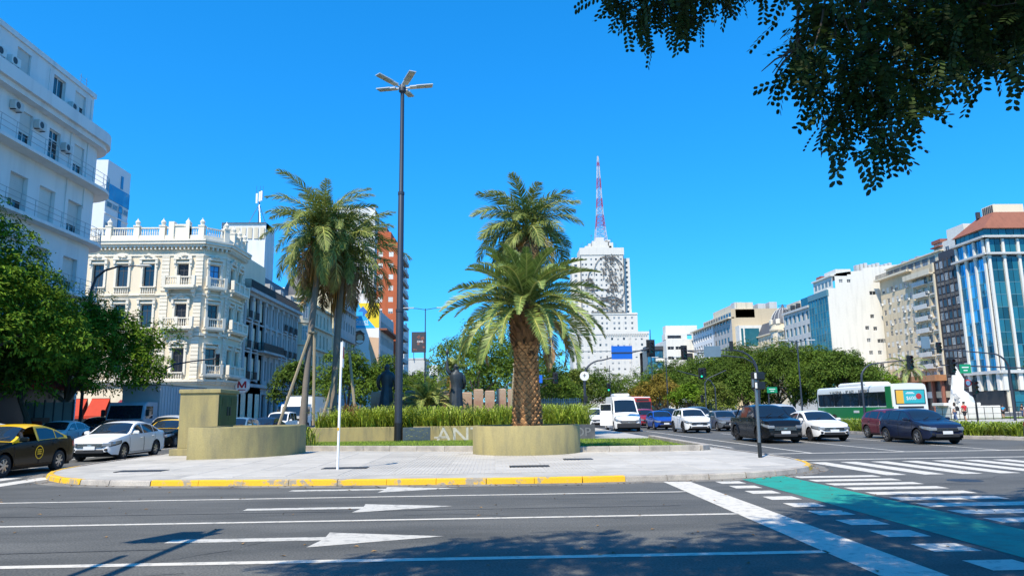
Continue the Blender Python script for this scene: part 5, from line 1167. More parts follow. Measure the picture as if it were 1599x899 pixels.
# plain abstract steel relief: sweeping arcs and clusters of short bars (a generic stand-in)
b = MB(); rr_ = random.Random(4)
def arc(cx, cz, rx, rz_, a0, a1, r, n=16): b.tube([FT.P(cx+rx*cos(a0+(a1-a0)*i/n), .4, cz+rz_*sin(a0+(a1-a0)*i/n)) for i in range(n+1)], r, 5)
for q in ((.15, 52.8, .15, 84), (23.4, 52.8, 23.4, 84)): b.tube([FT.P(q[0], .4, q[1]), FT.P(q[2], .4, q[3])], .16, 4)
b.tube([FT.P(5, .4, 53), FT.P(23.4, .4, 52.8)], .22, 4)
arc(14.5, 74, 7.2, 9.6, .1, pi*1.02, .16); arc(15.4, 74.5, 8.2, 9.0, -.9, 1.3, .2); arc(13, 66, 6.5, 5.2, pi*.85, pi*1.7, .15); arc(18.5, 66, 4.8, 7, -1.2, .9, .18); arc(10.5, 61, 7.5, 4.6, .2, 2.3, .22); arc(16, 57, 6, 4.5, .1, 2.6, .24); arc(6.5, 70.5, 2.6, 5.5, 1.2, 3.6, .22)
for i in range(170):
    t = rr_.random(); u = 16.3+rr_.gauss(0, 2.6)+1.4*sin(t*6); z = 63+t*20; l = rr_.uniform(.8, 2.2); a = rr_.uniform(.9, 2.4)
    if not 10 < u < 22.8: continue
    b.tube([FT.P(u, .4, z), FT.P(u+l*.5*cos(a)+.2, .4, z+l*.5*sin(a)), FT.P(u+l*cos(a+.4), .4, z+l*sin(a+.4))], rr_.uniform(.10, .19), 4)
for i in range(80):
    u = rr_.uniform(.9, 6.2); z = 63+rr_.random()*8.5; b.tube([FT.P(u, .4, z), FT.P(u+rr_.uniform(.8, 2.2), .4, z+rr_.uniform(-.3, .3))], .1, 4)
for i in range(110):
    u = rr_.uniform(8, 21); z = rr_.uniform(53.6, 61); l = rr_.uniform(.8, 2.4); b.tube([FT.P(u, .4, z), FT.P(u+l, .4, z+rr_.uniform(-1.2, .5))], rr_.uniform(.1, .17), 4)
b.build('steel_relief', 'steel_relief', B)
b = MB()
for u0, u1, z0, z1 in ((3, 17.5, 88.2, 89.6), (7, 15.6, 89.6, 92.4), (9, 13.5, 92.4, 94.4), (16.2, 18.5, 88.2, 91.5), (5, 6.2, 89.6, 91), (14, 17, 92, 93)): FT.box(b, u0, u1, -8, -1.5, z0, z1)
b.build('roof_house', 'tower_white', B)
b = MB()
for u, h in ((2, 92), (4.4, 93), (12, 97), (17.6, 94), (6.6, 95), (20, 91), (1, 91)): b.tube([FT.P(u, -2, 88), FT.P(u, -2, h)], .07, 4)
b.lathe([(0, -.1), (.55, 0), (.6, .2)], 10, FT.P(6.8, -2.2, 95.5)); b.build('roof_aerial', 'steel', B)
zs = [92.4, 100.5, 107.5, 112, 117.2, 123, 129, 136, 138.5, 142]; hw = lambda z: interp(z, [(92.4, 3.3), (107, 1.8), (117, 1.35), (136, .6), (142, .25)])
cx, cy = FT.P(12.3, -5, 0)[:2]
for i, (z0, z1) in enumerate(zip(zs, zs[1:])):
    b = MB(); nb = max(1, round((z1-z0)/2.4)); crn = lambda z: [(cx+sx*hw(z), cy+sy*hw(z), z) for sx, sy in ((-1, -1), (1, -1), (1, 1), (-1, 1))]
    for k in range(nb):
        a, c = crn(lerp(z0, z1, k/nb)), crn(lerp(z0, z1, (k+1)/nb))
        for q in range(4): b.tube([a[q], c[q]], .15, 4); b.tube([a[q], c[(q+1) % 4]], .08, 4); b.tube([a[(q+1) % 4], c[q]], .08, 4); b.tube([c[q], c[(q+1) % 4]], .08, 4)
    b.build('mast_section', 'mast_white' if i % 2 == 0 else 'mast_red', B)
# ------------------------------------------------------------------ vehicles
def paint(name, col, coat=.3, rough=.32, var=.04): return M(name, col, rough, 0, var, 3, coat=coat, spec=.3)
paint('car_white', (.74, .74, .73)); M('car_black', (.007, .008, .010), .2, var=.05, coat=.12, spec=.3); paint('car_yellow', (.80, .48, .01)); paint('car_navy', (.009, .014, .038)); paint('car_blue', (.01, .06, .32))
paint('car_red', (.24, .015, .025)); paint('car_wine', (.11, .012, .022)); paint('car_silver', (.42, .44, .46)); paint('car_grey', (.10, .11, .125)); paint('car_slate', (.06, .09, .12)); paint('car_steel_blue', (.10, .19, .28)); M('taxi_black', (.006, .008, .008), .2, var=.05, coat=.04, spec=.14)
M('rubber', (.018, .018, .019), .85, bump=.2); M('rim_silver', (.42, .42, .43), .3, .8, var=.1); M('rim_dark', (.05, .05, .055), .35, .6); M('plastic_black', (.02, .02, .022), .6)
M('under_dark', (.006, .006, .006), .9); M('lamp_clear', (.30, .33, .36), .08, .4, spec=.9, var=.25, scale=12); M('lamp_red', (.42, .012, .012), .15, spec=.8); M('lamp_amber', (.55, .17, .01), .2)
M('plate_white', (.66, .67, .68), .4); M('chrome', (.6, .6, .6), .15, 1.); glass('car_glass', (.010, .016, .024), .03, ov=.2, spec=.9); M('seat_dark', (.05, .048, .045), .8)
TYPES = {
 # t from the front bumper: top line, sill, belt line, wheel positions; W width
 'sedan': dict(L=4.45, W=1.75, H=1.47, top=[(0, .58), (.03, .73), (.13, .81), (.6, .90), (1.12, .975), (1.95, 1.40), (2.3, 1.455), (2.75, 1.46), (3.2, 1.385), (3.95, 1.10), (4.25, 1.07), (4.4, 1.0), (4.45, .82)],
   belt=[(0, .70), (1.1, .91), (2.5, .95), (3.6, .99), (4.45, .95)], wh=(.84, 3.45), r=.315, ws=(1.16, 1.97), rw=(3.22, 3.9), win=[(1.35, 2.32), (2.40, 3.22), (3.27, 3.66)], door=[(1.22, 2.34), (2.38, 3.32)]),
 'hatch': dict(L=4.05, W=1.74, H=1.50, top=[(0, .60), (.03, .76), (.12, .84), (.5, .93), (.98, 1.0), (1.80, 1.43), (2.1, 1.49), (2.7, 1.50), (3.3, 1.44), (3.62, 1.36), (3.92, 1.02), (4.0, .95), (4.05, .75)],
   belt=[(0, .72), (1.0, .94), (2.5, .98), (3.5, 1.03), (4.05, 1.0)], wh=(.80, 3.32), r=.32, ws=(1.02, 1.83), rw=(3.64, 3.93), win=[(1.25, 2.16), (2.24, 3.05), (3.10, 3.5)], door=[(1.1, 2.18), (2.22, 3.15)]),
 'suv': dict(L=4.4, W=1.83, H=1.68, top=[(0, .6), (.04, .84), (.15, .96), (.5, 1.04), (1.1, 1.10), (1.8, 1.56), (2.1, 1.65), (2.8, 1.68), (3.6, 1.63), (3.98, 1.55), (4.28, 1.12), (4.36, 1.05), (4.4, .8)],
   belt=[(0, .8), (1.0, 1.04), (2.5, 1.08), (3.6, 1.12), (4.4, 1.1)], wh=(.88, 3.55), r=.36, ws=(1.14, 1.84), rw=(4.0, 4.28), win=[(1.35, 2.22), (2.30, 3.15), (3.22, 3.8)], door=[(1.15, 2.25), (2.28, 3.25)]),
 'pickup': dict(L=5.3, W=1.88, H=1.80, top=[(0, .62), (.04, .90), (.15, 1.04), (.6, 1.12), (1.3, 1.18), (2.0, 1.68), (2.25, 1.76), (2.8, 1.80), (3.3, 1.77), (3.55, 1.70), (3.72, 1.22), (3.8, 1.17), (5.25, 1.17), (5.3, .8)],
   belt=[(0, .88), (1.2, 1.10), (2.5, 1.14), (3.6, 1.13), (5.3, 1.13)], wh=(.95, 4.12), r=.385, ws=(1.35, 2.03), rw=(3.57, 3.71), win=[(1.58, 2.48), (2.56, 3.42)], door=[(1.4, 2.5), (2.53, 3.5)]),
 'van': dict(L=5.9, W=2.0, H=2.70, top=[(0, .65), (.04, .95), (.15, 1.10), (.75, 1.28), (.95, 1.38), (1.62, 2.2), (1.95, 2.52), (2.3, 2.64), (3.2, 2.68), (5.6, 2.68), (5.85, 2.6), (5.9, 2.2)],
   belt=[(0, .9), (.9, 1.22), (1.5, 1.32), (5.9, 1.36)], wh=(1.0, 4.65), r=.36, ws=(.98, 1.8), rw=None, win=[(1.15, 2.0)], door=[(1.1, 2.05), (2.15, 3.3)]),
 'minivan': dict(L=4.2, W=1.78, H=1.84, top=[(0, .6), (.04, .82), (.15, .95), (.7, 1.06), (1.0, 1.12), (1.7, 1.70), (2.0, 1.80), (2.6, 1.84), (3.9, 1.81), (4.12, 1.72), (4.2, 1.2)],
   belt=[(0, .8), (.9, 1.04), (2.5, 1.1), (4.2, 1.12)], wh=(.82, 3.45), r=.32, ws=(1.03, 1.73), rw=None, win=[(1.3, 2.1), (2.2, 3.0), (3.1, 3.85)], door=[(1.12, 2.15), (2.2, 3.1)]),
}
def car_proto(kind, body_mat, roof_mat=None, rim='rim_silver', trim=None, detail=True):
    T = TYPES[kind]; L_, W_, H = T['L'], T['W']/2, T['H']; top = lambda t: sinterp(t, T['top']); r = T['r']; arch = r+.075
    sill = lambda t: interp(t, [(0, .36), (.12, .26), (.5, .22), (L_-.5, .24), (L_-.1, .32), (L_, .42)])
    zt_roof = H-.04
    def hw(t): return W_*(1-.24*max(0, 1-t/.55)**2.3-.15*max(0, 1-(L_-t)/.5)**2.2)
    def belt(t): return min(interp(t, T['belt']), top(t)-.045)
    def zlow(t):
        z = sill(t)
        for q in T['wh']:
            if abs(t-q) < arch: z = max(z, r+sqrt(max(0, arch*arch-(t-q)**2))-.0)
        return min(z, belt(t)-.05)
    tum = .24*W_ if kind not in ('van', 'minivan') else .14*W_
    def side(t, z):           # half width at height z
        zb, zl = belt(t), zlow(t); h0 = hw(t)
        if z <= zb:
            q = (z-.2)/max(.05, zb-.2); q = max(0, min(1, q))
            return h0*(interp(q, [(0, .955), (.12, .985), (.42, 1.0), (.75, .99), (.93, .975), (1, .955)]))
        return h0*.955-tum*((z-zb)/max(.05, zt_roof-interp(t, T['belt'])))
    def crown(t): return min(.07, .35*(top(t)-belt(t)))
    def topz(t, s): return top(t)-crown(t)*abs(s)**3
    ts = sorted({*[L_*i/44 for i in range(45)], .03, .07, .12, L_-.03, L_-.08, L_-.15, *[p[0] for p in T['top']], *[q+sg*arch*f for q in T['wh'] for sg in (-1, 1) for f in (1.002, .998, .93, .8, .6, .4, .2, 0)]})
    ts = [t for t in ts if 0 <= t <= L_]
    rows = []
    for t in ts:
        zl, zb, c = zlow(t), belt(t), crown(t); zr = top(t)-c
        zs = [lerp(zl, zb, q) for q in (0, .12, .3, .5, .7, .88, 1)]+[lerp(zb, zr, q) for q in (.33, .66, 1)]
        pts = [(side(t, z), z) for z in zs]; ht = side(t, zr)
        pts += [(ht*s, topz(t, s)) for s in (.85, .6, .3)]
        full = [(x, z) for x, z in pts]+[(0, top(t))]+[(-x, z) for x, z in reversed(pts)]
        rows.append([(x, t-L_/2, z) for x, z in full])
    n = len(rows[0]); b = MB(); vs = [p for r_ in rows for p in r_]; k = (n-1)//2
    roofy = set()
    for i in range(len(rows)-1):
        tm_ = (ts[i]+ts[i+1])/2
        for j in range(n-1):
            jj = min(j, n-2-j); mi = 1 if roof_mat and jj >= 6 and T['ws'][0] < tm_ < (T['rw'] or (0, L_))[1]-.02 else 0
            b.add([], []); b.f.append((i*n+j, (i+1)*n+j, (i+1)*n+j+1, i*n+j+1)); b.m.append(mi)
    b.v = vs
    for i, fl in ((0, False), (len(rows)-1, True)):
        for j in range(k):
            q = (i*n+j, i*n+j+1, i*n+n-2-j, i*n+n-1-j) if j < k-1 else (i*n+j, i*n+j+1, i*n+n-1-j)
            b.f.append(q if fl else q[::-1]); b.m.append(0)
    root = place(kind, None); root.location = (0, 0, -500)
    b.build('body', [body_mat, roof_mat or body_mat], root, smooth=True, ang=32)
    Y = lambda t: t-L_/2
    MB().box(-W_*.86, W_*.86, Y(.25), Y(L_-.25), .17, .6).box(-W_*.8, W_*.8, Y(.12), Y(L_-.12), .3, .58).build('underbody', 'under_dark', root)
    def patch(name, mat, t0, t1, lo, hi, off, sides=(1, -1), nt=14, nz=5, parent=None, tri=False):
        out = []
        for s in sides:
            q = MB(); g = []
            for i in range(nt+1):
                t = lerp(t0, t1, i/nt); a, c = lo(t), hi(t); c = max(a, c)
                for j in range(nz+1): z = lerp(a, c, j/nz); g.append((s*(side(t, z)+off), Y(t), z))
            fs = [(i*(nz+1)+j, (i+1)*(nz+1)+j, (i+1)*(nz+1)+j+1, i*(nz+1)+j+1) for i in range(nt) for j in range(nz)]
            q.add(g, fs if s > 0 else [f[::-1] for f in fs]); out.append(q.build(name, mat, parent or root, smooth=True))
        return out
    # glass
    wtop = lambda t: min(top(t)-crown(t)-.05, zt_roof-.10)
    for w0, w1 in T['win']: patch('side_window', 'car_glass', w0, w1, lambda t: interp(t, T['belt'])+.035, wtop, .006)
    def screen(name, t0, t1, sc):
        q = MB(); g = []; nt, ns = 8, 12
        for i in range(nt+1):
            t = lerp(t0, t1, i/nt); h_ = side(t, top(t)-crown(t))*sc
            for j in range(ns+1): s = -1+2*j/ns; g.append((s*h_, Y(t), topz(t, s*sc)+.010))
        q.add(g, [(i*(ns+1)+j, i*(ns+1)+j+1, (i+1)*(ns+1)+j+1, (i+1)*(ns+1)+j) for i in range(nt) for j in range(ns)]); return q.build(name, 'car_glass', root, smooth=True)
    screen('windscreen', T['ws'][0]+.03, T['ws'][1]-.05, .90)
    if T['rw']: screen('rear_window', T['rw'][0]+.05, T['rw'][1]-.05, .86)
    # doors with dark seams and handles
    for d0, d1 in T['door']:
        lo = lambda t: max(zlow(t)+.05, .3); hi = lambda t: interp(t, T['belt'])+.02
        patch('door_seam', 'under_dark', d0-.012, d1+.012, lambda t: lo(t)-.012, hi, .002)
        ds = patch('door', body_mat, d0+.006, d1-.006, lo, hi, .0045)
        for s, o in zip((1, -1), ds):
            z = interp(d1, T['belt'])-.13; MB().cbox((s*(side(d1-.2, z)+.02), Y(d1-.2), z), (.03, .19, .035), 0, 0, .01).build('door_handle', body_mat if trim is None else trim, o)
    # front: grille, bumper intake, lamps, plate
    zf = top(.03); zg = lerp(.36, zf, .62)
    b = MB(); b.cbox((0, Y(-.004), zg), (W_*1.12, .06, (zf-.36)*.42), 0, 0, .03); g_ = b.build('grille', 'plastic_black', root)
    b = MB()
    for i in range(3): b.cbox((0, Y(-.036), zg-.05+.05*i), (W_*1.04, .012, .012))
    b.build('grille_bar', 'chrome' if kind != 'van' else 'car_silver', g_)
    MB().cbox((0, Y(-.03), zg+.005), (.15, .02, .07), 0, 0, .008).build('badge', 'chrome', g_)
    MB().cbox((0, Y(.0), .37), (W_*1.15, .06, .15), 0, 0, .03).build('bumper_intake', 'plastic_black', root)
    MB().cbox((0, Y(-.045), .50), (.42, .014, .13), 0, 0, .003).build('number_plate', 'plate_white', root)
    patch('lamp_surround', 'plastic_black', .03, .60, lambda t: lerp(zf-.20, belt(.5)-.15, (t)/.6), lambda t: lerp(zf-.02, belt(.5)-.035, t/.6), .005, nt=10, nz=3)
    hl = patch('headlight', 'lamp_clear', .035, .52, lambda t: lerp(zf-.17, belt(.5)-.12, (t)/.52), lambda t: lerp(zf-.03, belt(.5)-.05, t/.52), .008, nt=10, nz=3)
    for s, o in zip((1, -1), hl): MB().cbox((s*W_*.68, Y(.03), zf-.115), (.30, .09, .14), 0, s*.38, .025).build('lamp_lens', 'lamp_clear', o)
    for s in (-1, 1): MB().cbox((s*W_*.62, Y(.03), .43), (.24, .07, .1), 0, -s*.35, .02).build('fog_lamp', 'plastic_black', root)
    # rear
    patch('tail_light', 'lamp_red', L_-.34, L_-.03, lambda t: belt(L_-.3)-.24, lambda t: belt(L_-.3)-.06, .008, nt=8, nz=3)
    MB().cbox((0, Y(L_+.006), .80), (.42, .014, .13), 0, 0, .003).build('number_plate', 'plate_white', root)
    MB().cbox((0, Y(L_-.02), .42), (W_*1.3, .06, .16), 0, 0, .03).build('bumper', 'plastic_black', root)
    # mirrors
    for s in (1, -1):
        t = T['win'][0][0]+.16; z = interp(t, T['belt'])+.07
        mb = MB(); mb.cbox((s*(side(t, z)+.14), Y(t), z+.03), (.2, .1, .14), 0, s*.2, .035); mb.cbox((s*(side(t, z)+.03), Y(t), z-.01), (.1, .05, .04)); mb.build('wing_mirror', body_mat if kind not in ('van', 'pickup') else 'plastic_black', root, smooth=True)
    # wheels
    tw = .2 if kind != 'pickup' else .25
    ty = MB(); ty.lathe([(r*.62, -tw/2), (r*.93, -tw/2), (r, -tw/2+.04), (r, tw/2-.04), (r*.93, tw/2), (r*.62, tw/2)], 28, axis='x')
    rm_ = MB(); rm_.lathe([(r*.66, .0), (r*.66, .02), (r*.58, .025), (r*.56, -.04)], 28, axis='x'); rm_.lathe([(0, -.05), (r*.57, -.05)], 28, (0, 0, 0), 1, 'x')
    rm_.lathe([(0, .035), (r*.12, .03), (r*.16, .0), (r*.16, -.05)], 12, axis='x')
    for i in range(5 if kind != 'sedan' else 7):
        a = 2*pi*i/(5 if kind != 'sedan' else 7); c, s = cos(a), sin(a); wv = .085*r
        P = [(.03, r*.1, -wv), (.03, r*.1, wv), (.022, r*.6, wv*1.15), (.022, r*.6, -wv*1.15)]
        rm_.add([(x, y*c-z*s, y*s+z*c) for x, y, z in P]+[(x-.05, y*c-z*s, y*s+z*c) for x, y, z in P], [(0, 3, 2, 1), (0, 1, 5, 4), (1, 2, 6, 5), (2, 3, 7, 6), (3, 0, 4, 7)])
    tme = tme2 = None
    for q in T['wh']:
        for s in (1, -1):
            if tme is None:
                o = ty.build('wheel', 'rubber', root, smooth=True, ang=30); tme = o.data; ri = rm_.build('rim', [rim, 'under_dark'], o, (tw/2-.03, 0, 0), smooth=True, ang=30); rme = ri.data
            else: o = place('wheel', tme, root); ri = place('rim', rme, o, (tw/2-.03, 0, 0))
            o.location = (s*(W_-tw/2-.01), Y(q), r); o.rotation_euler = (0, 0, 0 if s > 0 else pi)
    # roof aerial, wipers
    for s in (-.35, .25): 
        w_ = MB(); t0, t1 = T['ws'][0]+.02, T['ws'][0]+.22; w_.tube([(s, Y(t0), top(t0)+.025), (s+.35, Y(t1), topz(t1, .4)+.03)], .011, 4); w_.build('wiper', 'plastic_black', root)
    if kind in ('suv', 'hatch'):
        t = 2.9; b = MB(); b.tube([(0, Y(3.2), top(3.2)), (0, Y(3.5), top(3.2)+.2)], .008, 4); b.build('roof_aerial', 'plastic_black', root)
    if kind == 'pickup':
        b = MB()
        for s in (1, -1): b.tube([(s*.78, Y(4.5), 1.17), (s*.74, Y(3.9), 1.66), (s*.6, Y(3.85), 1.72)], .035, 6)
        b.tube([(-.6, Y(3.85), 1.72), (.6, Y(3.85), 1.72)], .035, 6); b.build('roll_bar', 'plastic_black', root)
    if kind in ('suv', 'pickup'):
        for q in T['wh']:
            for s in (1, -1):
                b = MB(); b.tube([(s*(side(q+arch*cos(a)*.98, r+arch*sin(a))+.01), Y(q+arch*cos(a)), r+arch*sin(a)) for a in [pi*i/12 for i in range(13)]], .035, 5); b.build('wheel_arch_trim', 'plastic_black' if kind == 'suv' else body_mat, root, smooth=True)
    return root
PROTO = {}
def car(kind, body, label, loc, rz=0., roof=None, rim='rim_silver', group=None, cat='car', name='parked_car', trim=None):
    k = (kind, body, roof, rim)
    if k not in PROTO: o = car_proto(kind, body, roof, rim, trim); PROTO[k] = o
    else: o = copy_tree(PROTO[k])
    o.name = name; o.location = (*loc, 0) if len(loc) == 2 else loc; o.rotation_euler = (0, 0, rz); return tag(o, label, cat, group)
GW, GE = 'cars queuing on the left carriageway', 'cars queuing on the right carriageway'
# left carriageway, facing the viewer
tx = car('sedan', 'taxi_black', 'black taxi with yellow roof at the left edge, driver window open', (-14.62, 22.55), 0, 'car_yellow', group=GW, cat='taxi', name='taxi')
_bd = [c for c in KIDS(tx) if c.name.startswith('body')][0]; _bm = bmesh.new(); _bm.from_mesh(_bd.data)
bmesh.ops.delete(_bm, geom=[f for f in _bm.faces if f.calc_center_median().x > .45 and -.72 < f.calc_center_median().y < .06 and .99 < f.calc_center_median().z < 1.33], context='FACES'); _bm.to_mesh(_bd.data); _bm.free()
bpy.data.objects.remove([c for c in KIDS(tx) if c.name.startswith('side_window')][0])
b = MB(); b.lathe([(.17, 0), (.2, 0)], 20, (.882, .14, .62), axis='x')
for zz in (.56, .62, .68): b.box(.88, .886, .04, .24, zz, zz+.03)
b.build('taxi_emblem', 'car_yellow', tx)
car('sedan', 'car_white', 'white saloon with chrome grille bars, front car behind the taxi', (-15.0, 30.0), 0, group=GW)
car('sedan', 'car_white', 'white saloon further left, half hidden behind the taxi roof', (-23.4, 40.3), rad(4), group=GW)
car('suv', 'car_black', 'black four by four behind the half hidden white saloon', (-25.0, 47.4), 0, group=GW)
car('hatch', 'car_navy', 'dark small car whose roof shows between the two white saloons', (-20.3, 40.0), 0, group=GW)
car('sedan', 'taxi_black', 'second yellow roofed taxi peeping out left of the utility box', (-17.6, 40.6), 0, 'car_yellow', group=GW, cat='taxi', name='taxi')
car('suv', 'car_silver', 'silver car above the second taxi, before the grey box truck', (-19.6, 45.0), 0, group=GW)
car('sedan', 'car_white', 'white car with only its roof showing beyond the yellow taxi roof', (-20.8, 30.2), 0, group=GW)
car('hatch', 'car_steel_blue', 'blue grey hatchback right of the green utility box doors', (-14.9, 43.0), 0, group=GW)
car('sedan', 'car_navy', 'navy saloon between the blue grey hatchback and a small white van', (-15.9, 51.5), 0, group=GW)
car('minivan', 'car_white', 'small white van in front of the white delivery truck', (-16.9, 58.5), 0, group=GW, cat='van', name='small_van')
# right carriageway, facing the viewer
vn = car('van', 'car_white', 'white high roofed passenger van stopped at the kerb with its front side door open', (9.95, 57.3), 0, group=GE, cat='van', name='passenger_van')
dr = thing_door = MB()
dr.cbox((0, .5, 1.0), (.07, 1.0, 1.15), 0, 0, .03); od = dr.build('open_door', 'car_white', vn, (-1.0, -1.75, .0), rad(62)); MB().cbox((-.0, .52, 1.72), (.05, .8, .62), 0, 0, .02).build('door_window', 'car_glass', od)
fr_ = MB(); fr_.cbox((0, .5, 2.06), (.07, .9, .06)); fr_.cbox((0, .96, 1.75), (.07, .06, .66)); fr_.cbox((0, .06, 1.72), (.07, .06, .6)); fr_.build('door_frame', 'car_white', od)
b = MB(); b.cbox((0, .4, 2.76), (1.2, 1.5, .2), 0, 0, .06); b.build('roof_unit', 'car_white', vn)
b = MB(); b.cbox((0, -2.96, .45), (1.75, .14, .34), 0, 0, .04); b.build('bumper', 'plastic_black', vn)
car('pickup', 'car_black', 'big black double cab pickup truck with a roll bar on the crosswalk approach', (13.35, 36.2), 0, rim='rim_dark', group=GE, cat='pickup truck', name='pickup_truck')
car('sedan', 'car_white', 'white saloon right of the black pickup truck', (16.15, 36.9), 0, group=GE, rim='rim_dark')
car('hatch', 'car_navy', 'dark navy hatchback nearest the median hedge', (19.0, 32.55), 0, group=GE)
car('hatch', 'car_wine', 'wine red hatchback half hidden behind the dark navy hatchback', (20.35, 36.9), 0, group=GE)
car('suv', 'car_white', 'white compact crossover in the lane left of the pickup', (13.75, 51.3), 0, group=GE, rim='rim_dark')
car('hatch', 'car_blue', 'bright blue hatchback behind the white crossover', (13.45, 59.3), 0, group=GE)
car('suv', 'car_red', 'red car right beside the white passenger van', (13.6, 66.5), 0, group=GE)
car('suv', 'car_navy', 'dark blue four by four behind the bright blue hatchback', (16.4, 68.5), 0, group=GE)
car('pickup', 'car_slate', 'slate coloured pickup behind the white crossover', (17.2, 62.0), 0, group=GE, cat='pickup truck', name='pickup_truck')
car('sedan', 'car_grey', 'dark grey saloon left of the black pickup truck', (16.9, 54.2), 0, group=GE)
car('minivan', 'car_silver', 'silver grey van showing over the white saloon roof', (17.9, 45.6), 0, group=GE, cat='van', name='small_van')
car('minivan', 'car_white', 'white car far back, left of the passenger van', (9.9, 72), 0, group=GE)
car('hatch', 'car_white', 'second white car far back, half hidden by the van door', (10.2, 80), 0, group=GE)
car('sedan', 'car_black', 'dark car far back between van and red car', (13.2, 74.5), 0, group=GE)
car('hatch', 'car_grey', 'grey car cut off by the right edge of the picture', (21.6, 26.6), 0, group=GE)
car('sedan', 'car_grey', 'grey car far back beyond the dark grey saloon', (20.2, 60), 0, group=GE)
# ---- buses and trucks
M('bus_green', (.008, .20, .055), .35, coat=.4, var=.06); M('bus_white', (.72, .73, .71), .4, coat=.3, var=.05); M('bus_red', (.45, .03, .02), .4, coat=.3); M('ad_teal', (.03, .38, .42), .5); M('ad_orange', (.75, .42, .05), .5); M('truck_grey', (.42, .45, .48), .5, var=.1, dirt=.2); M('truck_blue', (.34, .40, .46), .5, var=.1, dirt=.2)
def bus(label, loc, rz, low, high, L_=11.2, rear=True, full=True):
    t = thing('city_bus', label, 'bus', (*loc, 0), rz)
    W_, H = 1.27, 3.15
    def sec(y, k):  # rounded box section
        return [(-W_*k, y, .35), (-W_*k, y, 1.56), (-W_*k*.985, y, 2.75), (-W_*k*.94, y, 3.02), (-W_*k*.8, y, H-.04), (0, y, H), (W_*k*.8, y, H-.04), (W_*k*.94, y, 3.02), (W_*k*.985, y, 2.75), (W_*k, y, 1.56), (W_*k, y, .35)]
    ys = [(-L_/2, .93), (-L_/2+.12, .985), (-L_/2+.3, 1), (L_/2-.3, 1), (L_/2-.12, .985), (L_/2, .93)]
    b = MB(); vs = []
    for y, k in ys: vs += sec(y, k)
    for i in range(len(ys)-1):
        for j in range(10): b.f.append((i*11+j, i*11+j+1, (i+1)*11+j+1, (i+1)*11+j)); b.m.append(0 if j in (0, 9) else 1)
    b.v = vs; b.f += [tuple(range(11)), tuple(range(len(vs)-1, len(vs)-12, -1))]; b.m += [1, 1]; b.build('body', [low, high], t, smooth=True, ang=35)
    for s in (-1, 1):
        n = 8
        for i in range(n):
            y0 = -L_/2+.5+i*(L_-1.0)/n; MB().box(s*W_*.99-.012, s*W_*.99+.012, y0+.04, y0+(L_-1.0)/n-.04, 1.62, 2.56).build('side_window', 'car_glass', t)
        MB().box(s*(W_+.004)-.006, s*(W_+.004)+.006, -L_/2+.35, L_/2-.35, 1.57, 2.61).build('window_band', 'plastic_black', t, (-s*.012, 0, 0))
        MB().box(s*(W_+.003)-.006, s*(W_+.003)+.006, -L_/2+.4, L_/2-.4, .66, .70).build('side_stripe', 'bus_white', t)
        for y in (-L_/2+2.5, L_/2-3.0):
            MB().lathe([(0, s*W_-.02), (.56, s*W_-.02), (.56, s*W_+.006), (0, s*W_+.006)], 20, (0, y, .48), axis='x').build('wheel_arch', 'under_dark', t)
            o = MB().lathe([(.28, s*W_-.1), (.46, s*W_-.1), (.48, s*W_), (.46, s*W_+.02), (.27, s*W_+.02)], 20, (0, y, .48), axis='x').build('wheel', 'rubber', t)
            MB().lathe([(0, s*W_+.012), (.28, s*W_+.012)], 16, (0, y, .48), axis='x').build('rim', 'rim_silver', o)
    MB().cbox((0, .3, 3.22), (1.9, 4.2, .34), 0, 0, .12).build('roof_unit', high, t)
    y = L_/2 if not rear else -L_/2
    return t, W_, L_
gb, W_, L_ = bus('long green and white city bus seen from behind beyond the median hedge', (28.2, 54.8), 0, 'bus_green', 'bus_white', 11.6)
yR = -L_/2   # this end faces the viewer: the rear
MB().cbox((0, yR-.012, 2.22), (2.06, .03, .98), 0, 0, .02).build('rear_window', 'plastic_black', gb)
o = MB().cbox((0, yR-.03, 2.22), (1.94, .014, .88), 0, 0, .004).build('rear_advert', 'ad_teal', gb)
MB().cbox((-.72, yR-.04, 2.22), (.5, .008, .88)).build('print', 'ad_orange', o); text('print', '$600', .34, 'bus_white', o, (.05, yR-.043, 2.12), (pi/2, 0, 0), .002); MB().lathe([(0, -.003), (.2, 0)], 16, (.58, yR-.04, 2.25), axis='y').build('print', 'lamp_red', o)
b = MB(); b.box(-.3, .3, yR-.042, yR-.036, 2.42, 2.47); b.box(-.22, .22, yR-.042, yR-.036, 2.5, 2.54); b.build('print', 'bus_white', o)
MB().cbox((0, yR-.012, 1.52), (1.75, .04, .13), 0, 0, .02).build('grille', 'plastic_black', gb); MB().cbox((0, yR-.012, .78), (2.3, .04, .72), 0, 0, .02).build('rear_panel', 'bus_green', gb)
MB().box(-W_-.014, -W_+.01, yR+.02, yR+.75, .5, 2.95).build('corner_panel', 'bus_green', gb)
for s in (-1, 1): MB().cbox((s*1.02, yR-.03, 1.0), (.16, .03, .36), 0, 0, .01).build('tail_light', 'lamp_red', gb)
MB().cbox((0, yR-.04, .95), (.5, .02, .13)).build('number_plate', 'plate_white', gb)
text('route_lettering', 'V ALSINA  -  Bº AZI  -  RETIRO', .3, 'signal_black', gb, (-W_*.982-.022, .2, 2.70), (pi/2, 0, -pi/2), .003, 'CENTER', 1.55)
MB().box(-W_-.012, -W_, -1.2, -.4, 1.15, 1.32).build('side_lettering', 'bus_white', gb)
bus('red city bus with a pale roof far back beside the white van', (20.0, 104), 0, 'bus_red', 'bus_red', 11, full=False)
bus('white city bus in the distance behind the pickups, before the trees', (31.0, 112), 0, 'bus_white', 'bus_white', 11, full=False)
